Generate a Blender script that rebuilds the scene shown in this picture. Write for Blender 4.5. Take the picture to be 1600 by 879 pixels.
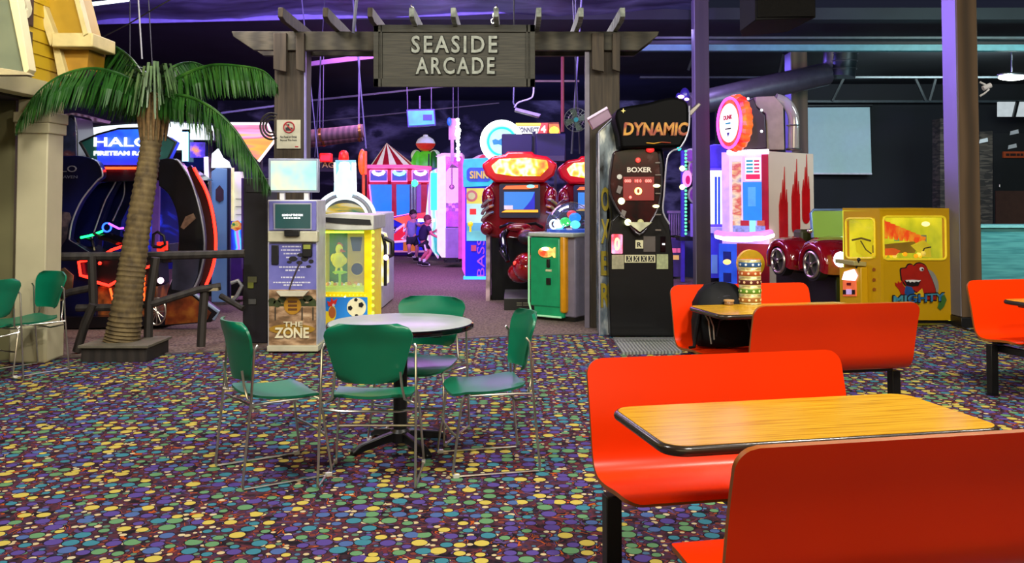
import bpy, bmesh, math, random
from mathutils import Matrix, Vector
random.seed(7)
SC = bpy.context.scene
COL = SC.collection
for o in list(bpy.data.objects): bpy.data.objects.remove(o)
# ---------------------------------------------------------------- camera
F = 1435.0; CX = 800.0; CY = 255.0; H = 1.5; P = math.radians(2.2)
cam = bpy.data.cameras.new('camera'); camo = bpy.data.objects.new('camera', cam); COL.objects.link(camo)
cam.sensor_fit = 'HORIZONTAL'; cam.sensor_width = 36; cam.lens = F/1600*36
cam.shift_y = -(439.5-CY)/1600
cam.clip_start = .05; cam.clip_end = 200
camo.location = (0, 0, H); camo.rotation_euler = (math.pi/2+P, 0, 0)
SC.camera = camo
# ---------------------------------------------------------------- view, world, room lights
vs = SC.view_settings
vs.view_transform = 'Standard'; vs.look = 'None'; vs.gamma = 1; vs.exposure = 0.0
try: vs.use_curve_mapping = False
except Exception: pass
wd = bpy.data.worlds.new('hall_air'); SC.world = wd; wd.use_nodes = True
bg = wd.node_tree.nodes['Background']; bg.inputs[0].default_value = (.35, .4, .75, 1); bg.inputs[1].default_value = .035
def lamp(name, kind, loc, target, power, color=(1, 1, 1), size=.5, sy=None, spot=60, blend=.5):
    l = bpy.data.lights.new(name, kind); l.energy = power; l.color = color
    if kind == 'AREA':
        l.size = size
        if sy: l.shape = 'RECTANGLE'; l.size_y = sy
    else: l.shadow_soft_size = size
    if kind == 'SPOT': l.spot_size = math.radians(spot); l.spot_blend = blend
    o = bpy.data.objects.new(name, l); COL.objects.link(o); o.location = loc
    d = Vector(target)-Vector(loc); o.rotation_euler = d.to_track_quat('-Z', 'Y').to_euler()
    return o
lamp('ceiling_panel_light', 'AREA', (.5, -4.6, 4.3), (.6, -1.5, 0), 400, (1, .80, .45), 9, 3.6)
lamp('hall_lamp', 'AREA', (1.5, 1.5, 4.4), (1.5, 3.6, .4), 230, (1, .93, .80), .5, .3)
lamp('hall_lamp', 'AREA', (2.6, 4.3, 4.4), (2.4, 6.6, .4), 190, (1, .93, .8), .5, .3)
lamp('hall_lamp', 'AREA', (-2.6, 3.4, 4.4), (-2.4, 5.6, 0), 160, (1, .96, .90), 1.2, .3)
lamp('hall_lamp', 'AREA', (-3.0, 5.6, 4.4), (-4.2, 8.8, 1.8), 120, (1, .95, .82), .8, .3)
lamp('hall_lamp', 'AREA', (4.6, 5.0, 4.4), (4.6, 7.4, .4), 160, (1, .93, .8), 1.2, .3)
lamp('gate_lamp', 'AREA', (-.3, 6.3, 4.3), (-.3, 10, 2.6), 60, (.95, 1, .93), .8, .3)
lamp('violet_wash', 'SPOT', (-4.5, 11.2, 3.9), (-3.2, 14.6, 4.4), 900, (.38, .2, 1), .1, spot=130)
lamp('violet_wash', 'SPOT', (-1, 11.2, 3.9), (-.6, 14.6, 4.4), 800, (.38, .2, 1), .1, spot=130)
lamp('violet_wash', 'SPOT', (2.5, 11.2, 3.9), (1.8, 14.6, 4.5), 500, (.36, .2, 1), .1, spot=120)
lamp('violet_wash', 'SPOT', (3.3, 11.5, 3.9), (5.2, 10.95, 3.1), 900, (.35, .2, 1), .05, spot=60)
lamp('violet_wash', 'SPOT', (3.6, 18.6, 4.3), (5.6, 18.2, 3.3), 900, (.22, .16, 1), .1, spot=60)
lamp('violet_wash', 'SPOT', (1.0, 9.6, 4.3), (2.4, 9.3, 3.75), 60, (.35, .28, 1), .05, spot=50)
lamp('teal_wash', 'AREA', (8, 12.6, 3.0), (8, 15, 4.4), 110, (.4, .85, .9), 4, .3)
lamp('violet_wash', 'SPOT', (1.0, 9.6, 4.3), (2.4, 9.3, 3.75), 60, (.35, .28, 1), .05, spot=50)
lamp('teal_wash', 'AREA', (8.5, 11.5, 4.3), (8, 14.2, .9), 190, (.8, 1, .95), 2, .4)
lamp('arcade_wash', 'AREA', (-2.0, 17, 4.3), (-2, 17.5, 0), 420, (.72, .30, 1), 3, 3)
lamp('arcade_wash', 'AREA', (-.4, 12.6, 4.3), (-.4, 12.0, 0), 120, (.95, .85, .95), 2, 1)
lamp('arcade_wash', 'AREA', (3.4, 15.5, 4.3), (3.2, 16, 0), 90, (.5, .4, 1), 2, 1)
lamp('arcade_wash', 'AREA', (-3.2, 10.4, 4.2), (-3.4, 10.2, 0), 90, (.9, .8, .8), 1.5, .6)
lamp('blue_wash', 'AREA', (.5, 22, 2.9), (.5, 30, 3.0), 110, (.12, .14, 1), 6, .5)
lamp('rink_wash', 'AREA', (9, 18, 4.3), (8.2, 24, 2.6), 170, (.75, .95, 1), 3, .5)
# ---------------------------------------------------------------- pixel of the photo -> point of the hall
def W(px, py, Y):
    u = (px-CX)/F; v = (CY-py)/F
    t = Y/(math.cos(P)-v*math.sin(P))
    return Vector((t*u, Y, H+t*(math.sin(P)+v*math.cos(P))))
def G(px, py, z=0.0):
    u = (px-CX)/F; v = (CY-py)/F
    dz = math.sin(P)+v*math.cos(P); t = (z-H)/dz
    return Vector((t*u, t*(math.cos(P)-v*math.sin(P)), z))
# ---------------------------------------------------------------- mesh builder
I4 = Matrix.Identity(4)
def FR(x, y, rz=0, z=0): return Matrix.Translation((x, y, z)) @ Matrix.Rotation(math.radians(rz), 4, 'Z')
class MB:
    def __init__(s, T=None): s.v = []; s.f = []; s.m = []; s.T = T or I4; s.cm = 0
    def add(s, vs, fs):
        n = len(s.v); s.v += [s.T @ Vector(v) for v in vs]
        for f in fs: s.f.append([n+i for i in f]); s.m.append(s.cm)
        return s
    def hexa(s, a, b):      # two quads
        return s.add(list(a)+list(b), [(0,1,2,3),(7,6,5,4),(0,4,5,1),(1,5,6,2),(2,6,7,3),(3,7,4,0)])
    def box(s, x0, x1, y0, y1, z0, z1):
        return s.hexa([(x0,y0,z0),(x1,y0,z0),(x1,y0,z1),(x0,y0,z1)], [(x0,y1,z0),(x1,y1,z0),(x1,y1,z1),(x0,y1,z1)])
    def bar(s, p0, p1, w, h):
        p0 = Vector(p0); p1 = Vector(p1); d = (p1-p0).normalized()
        r = d.cross(Vector((0,0,1)))
        r = Vector((1,0,0)) if r.length < 1e-4 else r.normalized()
        u = r.cross(d); r *= w/2; u *= h/2
        return s.hexa([p0-r-u,p0+r-u,p0+r+u,p0-r+u], [p1-r-u,p1+r-u,p1+r+u,p1-r+u])
    def ext(s, pts, d):     # extrude polygon by vector
        n = len(pts); d = Vector(d); a = [Vector(p) for p in pts]
        return s.add(a+[p+d for p in a], [tuple(range(n)), tuple(range(2*n-1, n-1, -1))]+[(i,(i+1)%n,n+(i+1)%n,n+i) for i in range(n)])
    def yz(s, pts, x0, x1): return s.ext([(x0,p[0],p[1]) for p in pts], (x1-x0,0,0))
    def xz(s, pts, y0, y1): return s.ext([(p[0],y0,p[1]) for p in pts], (0,y1-y0,0))
    def xy(s, pts, z0, z1): return s.ext([(p[0],p[1],z0) for p in pts], (0,0,z1-z0))
    def pp(s, pts, Y, th):  return s.ext([W(p[0],p[1],Y) for p in pts], (0,th,0))
    def pb(s, x0, y0, x1, y1, Y, th): return s.pp([(x0,y1),(x1,y1),(x1,y0),(x0,y0)], Y, th)
    def pd(s, cx, cy, rx, ry, Y, th, n=28): return s.pp([(cx+rx*math.cos(2*math.pi*i/n), cy-ry*math.sin(2*math.pi*i/n)) for i in range(n)], Y, th)
    def disc(s, cx, cz, rx, rz, y0, y1, n=24, a0=0, a1=360):
        full = abs(a1-a0) >= 360
        k = n if full else n+1
        return s.xz([(cx+rx*math.cos(math.radians(a0+(a1-a0)*i/n)), cz+rz*math.sin(math.radians(a0+(a1-a0)*i/n))) for i in range(k)], y0, y1)
    def rect(s, x0, x1, z0, z1, r, y0, y1, n=5):
        pts = []
        for cx, cz, a in ((x1-r,z0+r,-90),(x1-r,z1-r,0),(x0+r,z1-r,90),(x0+r,z0+r,180)):
            for i in range(n+1):
                t = math.radians(a+90*i/n); pts.append((cx+r*math.cos(t), cz+r*math.sin(t)))
        return s.xz(pts, y0, y1)
    def cyl(s, p0, p1, r0, r1=None, n=14):
        if r1 is None: r1 = r0
        return s.tube([p0, p1], [r0, r1], n)
    def tube(s, pts, r, n=8, closed=False):
        pts = [Vector(p) for p in pts]; k = len(pts)
        if not isinstance(r, (list, tuple)): r = [r]*k
        vs = []; up = None
        for i, p in enumerate(pts):
            if closed: d = pts[(i+1)%k]-pts[i-1]
            else: d = pts[min(i+1,k-1)]-pts[max(i-1,0)]
            d.normalize()
            if up is None:
                up = Vector((0,0,1)) if abs(d.z) < .9 else Vector((1,0,0))
            a = d.cross(up)
            if a.length < 1e-5: a = d.cross(Vector((.3,1,.2)))
            a.normalize(); b = a.cross(d).normalized(); up = b
            for j in range(n):
                t = 2*math.pi*j/n; vs.append(p+a*math.cos(t)*r[i]+b*math.sin(t)*r[i])
        fs = []
        for i in range(k if closed else k-1):
            for j in range(n):
                fs.append((i*n+j, i*n+(j+1)%n, ((i+1)%k)*n+(j+1)%n, ((i+1)%k)*n+j))
        if not closed: fs += [tuple(range(n)), tuple(range((k-1)*n, k*n))[::-1]]
        return s.add(vs, fs)
    def lathe(s, prof, c=(0,0,0), n=28, A=None):
        A = A or I4; c = Vector(c); k = len(prof); vs = []
        for r, z in prof:
            for j in range(n):
                t = 2*math.pi*j/n; vs.append(c+(A @ Vector((r*math.cos(t), r*math.sin(t), z))))
        fs = [(i*n+j, i*n+(j+1)%n, (i+1)*n+(j+1)%n, (i+1)*n+j) for i in range(k-1) for j in range(n)]
        fs += [tuple(range(n))[::-1], tuple(range((k-1)*n, k*n))]
        return s.add(vs, fs)
    def sph(s, c, r, n=16, m=9, A=None):
        if not isinstance(r, (tuple, list)): r = (r,r,r)
        A = A or I4; c = Vector(c); vs = []
        for i in range(m+1):
            a = math.pi*(i/m)
            a = max(.02, min(math.pi-.02, a))
            for j in range(n):
                t = 2*math.pi*j/n
                vs.append(c+(A @ Vector((r[0]*math.sin(a)*math.cos(t), r[1]*math.sin(a)*math.sin(t), r[2]*math.cos(a)))))
        fs = [(i*n+j, (i+1)*n+j, (i+1)*n+(j+1)%n, i*n+(j+1)%n) for i in range(m) for j in range(n)]
        fs += [tuple(range(n)), tuple(range(m*n, (m+1)*n))[::-1]]
        return s.add(vs, fs)
    def ring(s, c, R, r, axis='y', n=32, m=8, a0=0, a1=360, sz=1):
        c = Vector(c); full = abs(a1-a0) >= 360; pts = []
        for i in range(n if full else n+1):
            t = math.radians(a0+(a1-a0)*i/n); x, z = R*math.cos(t), R*sz*math.sin(t)
            pts.append(c+{'y': Vector((x,0,z)), 'x': Vector((0,x,z)), 'z': Vector((x,z,0))}[axis])
        return s.tube(pts, r, m, closed=full)
# ---------------------------------------------------------------- objects
MW = {}
CNT = {}
def finish(name, mb, mats, parent, bev=0, smooth=40):
    me = bpy.data.meshes.new(name)
    if parent is None:
        xs = [v.x for v in mb.v]; ys = [v.y for v in mb.v]; zs = [v.z for v in mb.v]
        org = Vector(((min(xs)+max(xs))/2, (min(ys)+max(ys))/2, min(zs)))
        M = Matrix.Translation(org)
    else: M = MW[parent.name]
    inv = M.inverted()
    me.from_pydata([inv @ v for v in mb.v], [], mb.f)
    if not isinstance(mats, (list, tuple)): mats = [mats]
    for m in mats: me.materials.append(m)
    for p, i in zip(me.polygons, mb.m): p.material_index = min(i, len(mats)-1)
    bm = bmesh.new(); bm.from_mesh(me); bmesh.ops.recalc_face_normals(bm, faces=bm.faces); bm.to_mesh(me); bm.free()
    if smooth:
        for p in me.polygons: p.use_smooth = True
        me.set_sharp_from_angle(angle=math.radians(smooth))
    o = bpy.data.objects.new(name, me); COL.objects.link(o)
    if parent is None: o.location = M.to_translation()
    else: o.parent = parent
    MW[o.name] = M
    if bev:
        b = o.modifiers.new('bevel', 'BEVEL'); b.width = bev; b.segments = 2; b.limit_method = 'ANGLE'; b.angle_limit = math.radians(50)
    return o
def tag(o, label, cat, group=None):
    o['label'] = label; o['category'] = cat
    if group: o['group'] = group
    return o
def thing(name, label, cat, x, y, rz=0, z=0, group=None):
    o = bpy.data.objects.new(name, None); COL.objects.link(o); o.empty_display_size = .1
    o.location = (x, y, z); o.rotation_euler = (0, 0, math.radians(rz)); MW[o.name] = FR(x, y, rz, z)
    return tag(o, label, cat, group)
def part(name, mb, mat, parent, bev=0, label=None, smooth=40):
    o = finish(name, mb, mat, parent, bev, smooth)
    if label: o['label'] = label
    return o
def solo(name, mb, mat, label, cat, group=None, bev=0): return tag(finish(name, mb, mat, None, bev), label, cat, group)
def struct(name, mb, mat, bev=0):
    o = finish(name, mb, mat, None, bev); o['kind'] = 'structure'; return o
def copy_tree(o, parent=None):
    c = o.copy(); COL.objects.link(c)
    if parent is not None: c.parent = parent
    for ch in [x for x in bpy.data.objects if x.parent == o]: copy_tree(ch, c)
    return c
def lettering(name, s, mat, parent, org, right, up, w, h, d=.008, bold=0.0, shear=0.0, spacing=1.0, label=None):
    """text fitted in a box w x h whose lower left corner is org; stands out d along right x up turned to the viewer"""
    cu = bpy.data.curves.new(name, 'FONT'); cu.body = s; cu.offset = bold; cu.shear = shear; cu.resolution_u = 3
    cu.space_character = spacing; cu.align_x = 'CENTER'
    to = bpy.data.objects.new(name+'_tmp', cu); COL.objects.link(to)
    bpy.context.view_layer.update()
    me = bpy.data.meshes.new_from_object(to.evaluated_get(bpy.context.evaluated_depsgraph_get()))
    bpy.data.objects.remove(to); bpy.data.curves.remove(cu)
    xs = [v.co.x for v in me.vertices]; ys = [v.co.y for v in me.vertices]
    x0, x1, y0, y1 = min(xs), max(xs), min(ys), max(ys)
    right = Vector(right).normalized(); up = Vector(up).normalized(); nrm = right.cross(up)
    mb = MB(); base = Vector(org)
    vs = [base+right*((v.co.x-x0)/(x1-x0)*w)+up*((v.co.y-y0)/(y1-y0)*h) for v in me.vertices]
    k = len(vs)
    # front at +d, side walls from boundary edges
    fs = [tuple(p.vertices) for p in me.polygons]
    from collections import Counter
    ec = Counter(); eo = {}
    for f in fs:
        for a, b in zip(f, f[1:]+f[:1]): ec[(min(a,b),max(a,b))] += 1; eo[(min(a,b),max(a,b))] = (a, b)
    allv = [v+nrm*d for v in vs]+vs
    allf = list(fs)+[(eo[e][1], eo[e][0], eo[e][0]+k, eo[e][1]+k) for e, c in ec.items() if c == 1]
    mb.add(allv, allf)
    bpy.data.meshes.remove(me)
    me = bpy.data.meshes.new(name); M = MW[parent.name] if parent else Matrix.Translation(base); inv = M.inverted()
    me.from_pydata([inv @ v for v in mb.v], [], mb.f); me.materials.append(mat)
    o = bpy.data.objects.new(name, me); COL.objects.link(o); MW[o.name] = M
    if parent: o.parent = parent
    else: o.location = base
    if label: o['label'] = label
    return o
def ptext(name, s, mat, parent, x0, y0, x1, y1, Y, d=.008, **k):
    a = W(x0, y1, Y); b = W(x1, y0, Y)
    return lettering(name, s, mat, parent, a, (1,0,0), (0,0,1), b.x-a.x, b.z-a.z, d, **k)
def ltext(name, s, mat, parent, T, x0, x1, z0, z1, y, d=.008, **k):
    """in the local frame T, on the plane y, facing -y"""
    a = T @ Vector((x0, y, z0)); r = (T.to_3x3() @ Vector((1,0,0)))
    return lettering(name, s, mat, parent, a, r, (0,0,1), x1-x0, z1-z0, d, **k)
def print_rows(name, m, parent, x0, x1, y, h, Y, seed=0):
    """a line of print too small to read: word sized strokes"""
    rd = random.Random(int(x0*7+y*13)+seed); mb = MB(); x = x0
    while x < x1-1:
        w = min(rd.uniform(2, 6)*max(1, h/2.5), x1-x); mb.pb(x, y-h/2, x+w, y+h/2, Y, .003); x += w+1.1
    return part(name, mb, m, parent)
# ---------------------------------------------------------------- materials
def lin(c):
    if isinstance(c, str):
        c = c.lstrip('#'); c = [int(c[i:i+2], 16)/255 for i in (0, 2, 4)]
        c = [x/12.92 if x <= .04045 else ((x+.055)/1.055)**2.4 for x in c]
    return (c[0], c[1], c[2], 1)
MATS = {}
def ramp(nt, stops, interp='LINEAR'):
    r = nt.nodes.new('ShaderNodeValToRGB'); cr = r.color_ramp; cr.interpolation = interp
    while len(cr.elements) > 1: cr.elements.remove(cr.elements[-1])
    cr.elements[0].position = stops[0][0]; cr.elements[0].color = lin(stops[0][1])
    for p, c in stops[1:]:
        e = cr.elements.new(p); e.color = lin(c)
    return r
def mat(name, col, rough=.5, metal=0, emit=0, vary=.12, scale=8, stops=None, tex='noise', stretch=(1,1,1), coat=0, bump=0, interp='LINEAR', ecol=None, spec=.5, detail=3, dist=0):
    if name in MATS: return MATS[name]
    m = bpy.data.materials.new(name); m.use_nodes = True; nt = m.node_tree; N = nt.nodes; L = nt.links
    b = N['Principled BSDF']; b.inputs['Roughness'].default_value = rough; b.inputs['Metallic'].default_value = metal
    b.inputs['Specular IOR Level'].default_value = spec
    if coat: b.inputs['Coat Weight'].default_value = coat; b.inputs['Coat Roughness'].default_value = .08
    tc = N.new('ShaderNodeTexCoord'); mp = N.new('ShaderNodeMapping'); mp.inputs['Scale'].default_value = stretch
    L.new(tc.outputs['Object'], mp.inputs[0])
    if tex == 'noise':
        t = N.new('ShaderNodeTexNoise'); t.inputs['Scale'].default_value = scale; t.inputs['Detail'].default_value = detail; t.inputs['Distortion'].default_value = dist; out = t.outputs[0]
    elif tex == 'wave':
        t = N.new('ShaderNodeTexWave'); t.inputs['Scale'].default_value = scale; t.inputs['Distortion'].default_value = dist or 2; t.inputs['Detail'].default_value = detail; out = t.outputs[1]
    elif tex == 'vor':
        t = N.new('ShaderNodeTexVoronoi'); t.inputs['Scale'].default_value = scale
        sp = N.new('ShaderNodeSeparateColor'); L.new(t.outputs['Color'], sp.inputs[0]); out = sp.outputs[0]
    L.new(mp.outputs[0], t.inputs[0])
    if stops: r = ramp(nt, stops, interp)
    else:
        c = lin(col); r = ramp(nt, [(.3, [x*(1-vary) for x in c[:3]]), (.7, [min(1, x*(1+vary)) for x in c[:3]])])
    L.new(out, r.inputs[0])
    if emit >= .7: b.inputs['Base Color'].default_value = (.02, .02, .02, 1)      # near-black base so room light doesn't wash out strong emission
    else: L.new(r.outputs[0], b.inputs['Base Color'])
    if emit:
        b.inputs['Emission Strength'].default_value = emit
        if ecol: b.inputs['Emission Color'].default_value = lin(ecol)
        else: L.new(r.outputs[0], b.inputs['Emission Color'])
    if bump:
        bp = N.new('ShaderNodeBump'); bp.inputs['Strength'].default_value = bump; bp.inputs['Distance'].default_value = .01
        L.new(out, bp.inputs['Height']); L.new(bp.outputs[0], b.inputs['Normal'])
    MATS[name] = m; return m
def glow(name, col='#ffffff', s=1, **k): return mat(name, col, .4, emit=s, vary=k.pop('vary', .06), **k)
def glass(name, tint='#dfeaff', refl=.12, alpha=.1):
    if name in MATS: return MATS[name]
    m = bpy.data.materials.new(name); m.use_nodes = True; nt = m.node_tree; N = nt.nodes; L = nt.links
    N.remove(N['Principled BSDF']); out = N['Material Output']
    tr = N.new('ShaderNodeBsdfTransparent'); tr.inputs[0].default_value = lin(tint)
    gl = N.new('ShaderNodeBsdfGlossy'); gl.inputs['Roughness'].default_value = .06
    df = N.new('ShaderNodeBsdfDiffuse'); df.inputs[0].default_value = lin(tint)
    m1 = N.new('ShaderNodeMixShader'); m1.inputs[0].default_value = alpha; L.new(tr.outputs[0], m1.inputs[1]); L.new(df.outputs[0], m1.inputs[2])
    fr = N.new('ShaderNodeFresnel'); fr.inputs[0].default_value = 1.45
    ge = N.new('ShaderNodeNewGeometry'); ib = N.new('ShaderNodeMath'); ib.operation = 'SUBTRACT'; ib.inputs[0].default_value = 1; L.new(ge.outputs['Backfacing'], ib.inputs[1])
    a0 = N.new('ShaderNodeMath'); a0.operation = 'ADD'; L.new(fr.outputs[0], a0.inputs[0]); a0.inputs[1].default_value = refl*.3
    ad = N.new('ShaderNodeMath'); ad.operation = 'MULTIPLY'; L.new(a0.outputs[0], ad.inputs[0]); L.new(ib.outputs[0], ad.inputs[1])
    m2 = N.new('ShaderNodeMixShader'); L.new(ad.outputs[0], m2.inputs[0]); L.new(m1.outputs[0], m2.inputs[1]); L.new(gl.outputs[0], m2.inputs[2])
    L.new(m2.outputs[0], out.inputs[0]); MATS[name] = m; return m
def carpet():
    m = bpy.data.materials.new('dotted_carpet'); m.use_nodes = True; nt = m.node_tree; N = nt.nodes; L = nt.links
    b = N['Principled BSDF']; b.inputs['Roughness'].default_value = .95; b.inputs['Specular IOR Level'].default_value = .1
    tc = N.new('ShaderNodeTexCoord'); P0 = tc.outputs['Object']
    def mathn(op, a, c=None):
        n = N.new('ShaderNodeMath'); n.operation = op
        for i, x in enumerate((a, c)):
            if x is None: continue
            if isinstance(x, (int, float)): n.inputs[i].default_value = x
            else: L.new(x, n.inputs[i])
        return n.outputs[0]
    def mix(f, a, c):
        n = N.new('ShaderNodeMix'); n.data_type = 'RGBA'; L.new(f, n.inputs[0])
        for i, x in ((6, a), (7, c)):
            if isinstance(x, tuple): n.inputs[i].default_value = x
            else: L.new(x, n.inputs[i])
        return n.outputs[2]
    nz = N.new('ShaderNodeTexNoise'); nz.inputs['Scale'].default_value = 14; nz.inputs['Detail'].default_value = 3; L.new(P0, nz.inputs[0])
    br = ramp(nt, [(.36, '#17131b'), (.46, '#33202a'), (.54, '#4a2630'), (.62, '#332842'), (.7, '#1c1824')]); L.new(nz.outputs[0], br.inputs[0])
    cur = br.outputs[0]
    # brush strokes
    wv = N.new('ShaderNodeTexNoise'); wv.inputs['Scale'].default_value = 5.5; wv.inputs['Detail'].default_value = 1; wv.inputs['Distortion'].default_value = 1.6; L.new(P0, wv.inputs[0])
    for lo, hi, colr, off in ((.0, .010, '#a04818', .5), (.0, .018, '#5c2632', .56), (.0, .016, '#4a3a66', .44)):
        a = mathn('ABSOLUTE', mathn('SUBTRACT', wv.outputs[0], off)); k = mathn('LESS_THAN', a, hi)
        mk = N.new('ShaderNodeTexNoise'); mk.inputs['Scale'].default_value = 9+off*5; L.new(P0, mk.inputs[0])
        k = mathn('MULTIPLY', k, mathn('GREATER_THAN', mk.outputs[0], .47)); cur = mix(k, cur, lin(colr))
    def dots(cur, scale, loc, rmin, rvar, cols, thr=0.0):
        mp = N.new('ShaderNodeMapping'); mp.inputs['Location'].default_value = loc; mp.inputs['Scale'].default_value = (1,1,0); L.new(P0, mp.inputs[0])
        v = N.new('ShaderNodeTexVoronoi'); v.voronoi_dimensions = '2D'; v.inputs['Scale'].default_value = scale; v.inputs['Randomness'].default_value = .62; L.new(mp.outputs[0], v.inputs[0])
        sp = N.new('ShaderNodeSeparateColor'); L.new(v.outputs['Color'], sp.inputs[0])
        rad = mathn('ADD', mathn('MULTIPLY', sp.outputs[1], rvar), rmin)
        k = mathn('LESS_THAN', v.outputs['Distance'], rad)
        if thr: k = mathn('MULTIPLY', k, mathn('GREATER_THAN', sp.outputs[2], thr))
        r = ramp(nt, cols, 'CONSTANT'); L.new(sp.outputs[0], r.inputs[0])
        ring = mathn('LESS_THAN', v.outputs['Distance'], mathn('ADD', rad, .055))
        if thr: ring = mathn('MULTIPLY', ring, mathn('GREATER_THAN', sp.outputs[2], thr))
        cur = mix(ring, cur, lin('#171019'))
        return mix(k, cur, r.outputs[0])
    cur = dots(cur, 19, (.37, .11, 0), .17, .15, [(0, '#b3a07a'), (.2, '#4f6b5a'), (.38, '#42607c'), (.56, '#553e78'), (.72, '#b5a988'), (.86, '#6a342e')], .12)
    cur = dots(cur, 11.0, (0, 0, 0), .22, .20, [(0, '#b09f4a'), (.22, '#57805a'), (.44, '#356f80'), (.64, '#4c3c7e'), (.88, '#43598a')], .06)
    L.new(cur, b.inputs['Base Color']); return m
CARPET = carpet()
BLK = mat('black_paint', '#0b0b0f', .45); BLKG = mat('black_gloss', '#08080c', .12, coat=.6)
STEEL = mat('black_steel', '#0d0d0e', .38, vary=.2, spec=.4); CHR = mat('chrome', '#d8d4cc', .28, 1); ALU = mat('brushed_aluminium', '#8f9096', .3, .9)
WHT = mat('white_laminate', '#d9d9dc', .4); CRM = mat('cream_paint', '#c9bd92', .6, vary=.08, scale=3)
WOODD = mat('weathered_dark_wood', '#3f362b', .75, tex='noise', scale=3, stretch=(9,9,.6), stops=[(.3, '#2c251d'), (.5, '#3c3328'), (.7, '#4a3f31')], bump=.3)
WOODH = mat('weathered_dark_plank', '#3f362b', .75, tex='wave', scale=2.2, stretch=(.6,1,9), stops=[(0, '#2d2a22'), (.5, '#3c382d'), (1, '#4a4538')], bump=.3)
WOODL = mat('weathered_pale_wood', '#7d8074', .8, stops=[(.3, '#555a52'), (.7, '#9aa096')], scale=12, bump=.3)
GREEN = mat('green_plastic', '#05694c', .34, vary=.05, spec=.5)
REDL = mat('red_bentwood_laminate', (.66, .027, .0004), .3, vary=.04, scale=2, spec=.22)
EDGE = mat('bentwood_edge', '#8a4a12', .4)
OAK = mat('oak_laminate', '#b07a1a', .2, tex='noise', scale=3, stretch=(1.2, 26, 1), stops=[(.3, '#a3700c'), (.5, '#bf8f18'), (.62, '#c89a22'), (.8, '#9c6c0c')], detail=4)
VINYL = mat('brown_vinyl_edge', '#2a211a', .22)
# ================================================================ THE ROOM
BROWN = mat('woven_brown_carpet', '#4b3f3c', .95, tex='noise', scale=38, stretch=(1,1,1), stops=[(.3, '#463b37'), (.5, '#6b5c55'), (.7, '#85746a')], spec=.1, detail=4)
a = G(-260, 578); b_ = G(75, 560); c = G(330, 549); d = G(780, 525.5); e = G(1130, 515); f = G(1480, 507); g = G(1900, 497)
line = [(p.x, p.y) for p in (a, b_, c, d, e, f, g)]
struct('floor', MB().xy([(-9, -9), (12, -9), (12, line[-1][1])]+line[::-1]+[(-9, line[0][1])], -.1, 0), CARPET)
struct('floor', MB().xy([(-9, line[0][1])]+line+[(14, line[-1][1]), (14, 31), (-9, 31)], -.1, 0), BROWN)
mb = MB()
for p, q in zip(line[:-1], line[1:]): mb.bar((p[0], p[1], .004), (q[0], q[1], .004), .05, .008)
struct('trim_1', mb, mat('floor_trim', '#4d463f', .6))
NAVY = mat('navy_wall', '#0b0d1c', .8, vary=.2, scale=1.5)
CLOUD = mat('night_cloud_mural', '#15152a', .85, scale=.55, stretch=(1, 1, 2.2), stops=[(.0, '#0b0c20'), (.5, '#0e0f26'), (.56, '#3b3750'), (.63, '#6f6a86'), (.68, '#25243c'), (1, '#0b0c20')], detail=6, dist=.4)
struct('wall_back', MB().box(-9, 6.2, 28, 28.2, 0, 4.6), CLOUD)
struct('wall_right', MB().box(13.8, 14, -9, 31, 0, 4.9), NAVY)
struct('wall_left', MB().box(-9.2, -9, -9, 31, 0, 4.9), NAVY)
struct('wall_front', MB().box(-9, 14, -9.2, -9, 0, 4.9), mat('front_wall_paint', '#3a342c', .8))
DKW = mat('dark_hall_wall', '#0d1015', .8, vary=.15, scale=1)
struct('wall_rear', MB().box(6.2, 14, 24, 24.2, 0, 4.6), DKW)
FOIL = mat('foil_insulation', '#55586a', .45, .2, stops=[(.3, '#303244'), (.5, '#5a5d72'), (.7, '#8085a0')], scale=2.2, stretch=(.4, 1, 1), bump=.8, dist=.6)
DARKC = mat('dark_ceiling_deck', '#13161c', .75, stops=[(.35, '#0d0f14'), (.6, '#171b20'), (.8, '#1f2426')], scale=1.1)
mb = MB(); nx, ny = 60, 22
vsx = []
for j in range(ny+1):
    for i in range(nx+1):
        x = -9+12.2*i/nx; y = 6+9.3*j/ny
        vsx.append((x, y, 4.40+.029*(x+6.9)+.045*(15.3-y)+.05*math.sin(y*1.9+x*.4)+.035*math.sin(x*2.1+y)+.03*random.random()))
mb.add(vsx, [(j*(nx+1)+i, j*(nx+1)+i+1, (j+1)*(nx+1)+i+1, (j+1)*(nx+1)+i) for j in range(ny) for i in range(nx)])
struct('ceiling', mb, FOIL)
struct('ceiling', MB().box(-9, 14, 15.3, 31, 4.5, 4.7), DARKC)
struct('ceiling', MB().box(-9, 14, -9, 15.3, 4.9, 5.0), DARKC)
# valance under the foil; its violet-lit edge is put into the colour
solo('ceiling_valance', MB().pp([(60, 30), (440, 23), (700, 17), (1010, 5), (1010, 9), (700, 25), (440, 31), (60, 40)], 15.25, .05), mat('violet_lit_edge', '#7a74b8', .7),
     'long valance strip coloured as the violet-lit foil edge behind the pergola', 'valance')
BEAMG = mat('grey_steel_beam', '#30393d', .5, vary=.2)
TEAL = mat('teal_lit_beam', '#44757b', .5, vary=.15)  # teal light on the beam is put into its colour
def beam(label, x0, x1, y0, y1, Y, m, th=.15, yr=None):
    yr = yr or (y0, y1)
    return solo('ceiling_beam', MB().pp([(x0, y1), (x1, yr[1]), (x1, yr[0]), (x0, y0)], Y, th), m, label, 'ceiling beam')
beam('thin pale upper rail above the wide teal ceiling beam', 1000, 1700, 57, 60.5, 14.9, BEAMG)
beam('dark web between the pale rail and the teal ceiling beam', 1000, 1700, 61, 69, 15.1, mat('dark_beam_web', '#0d0c14', .6))
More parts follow.
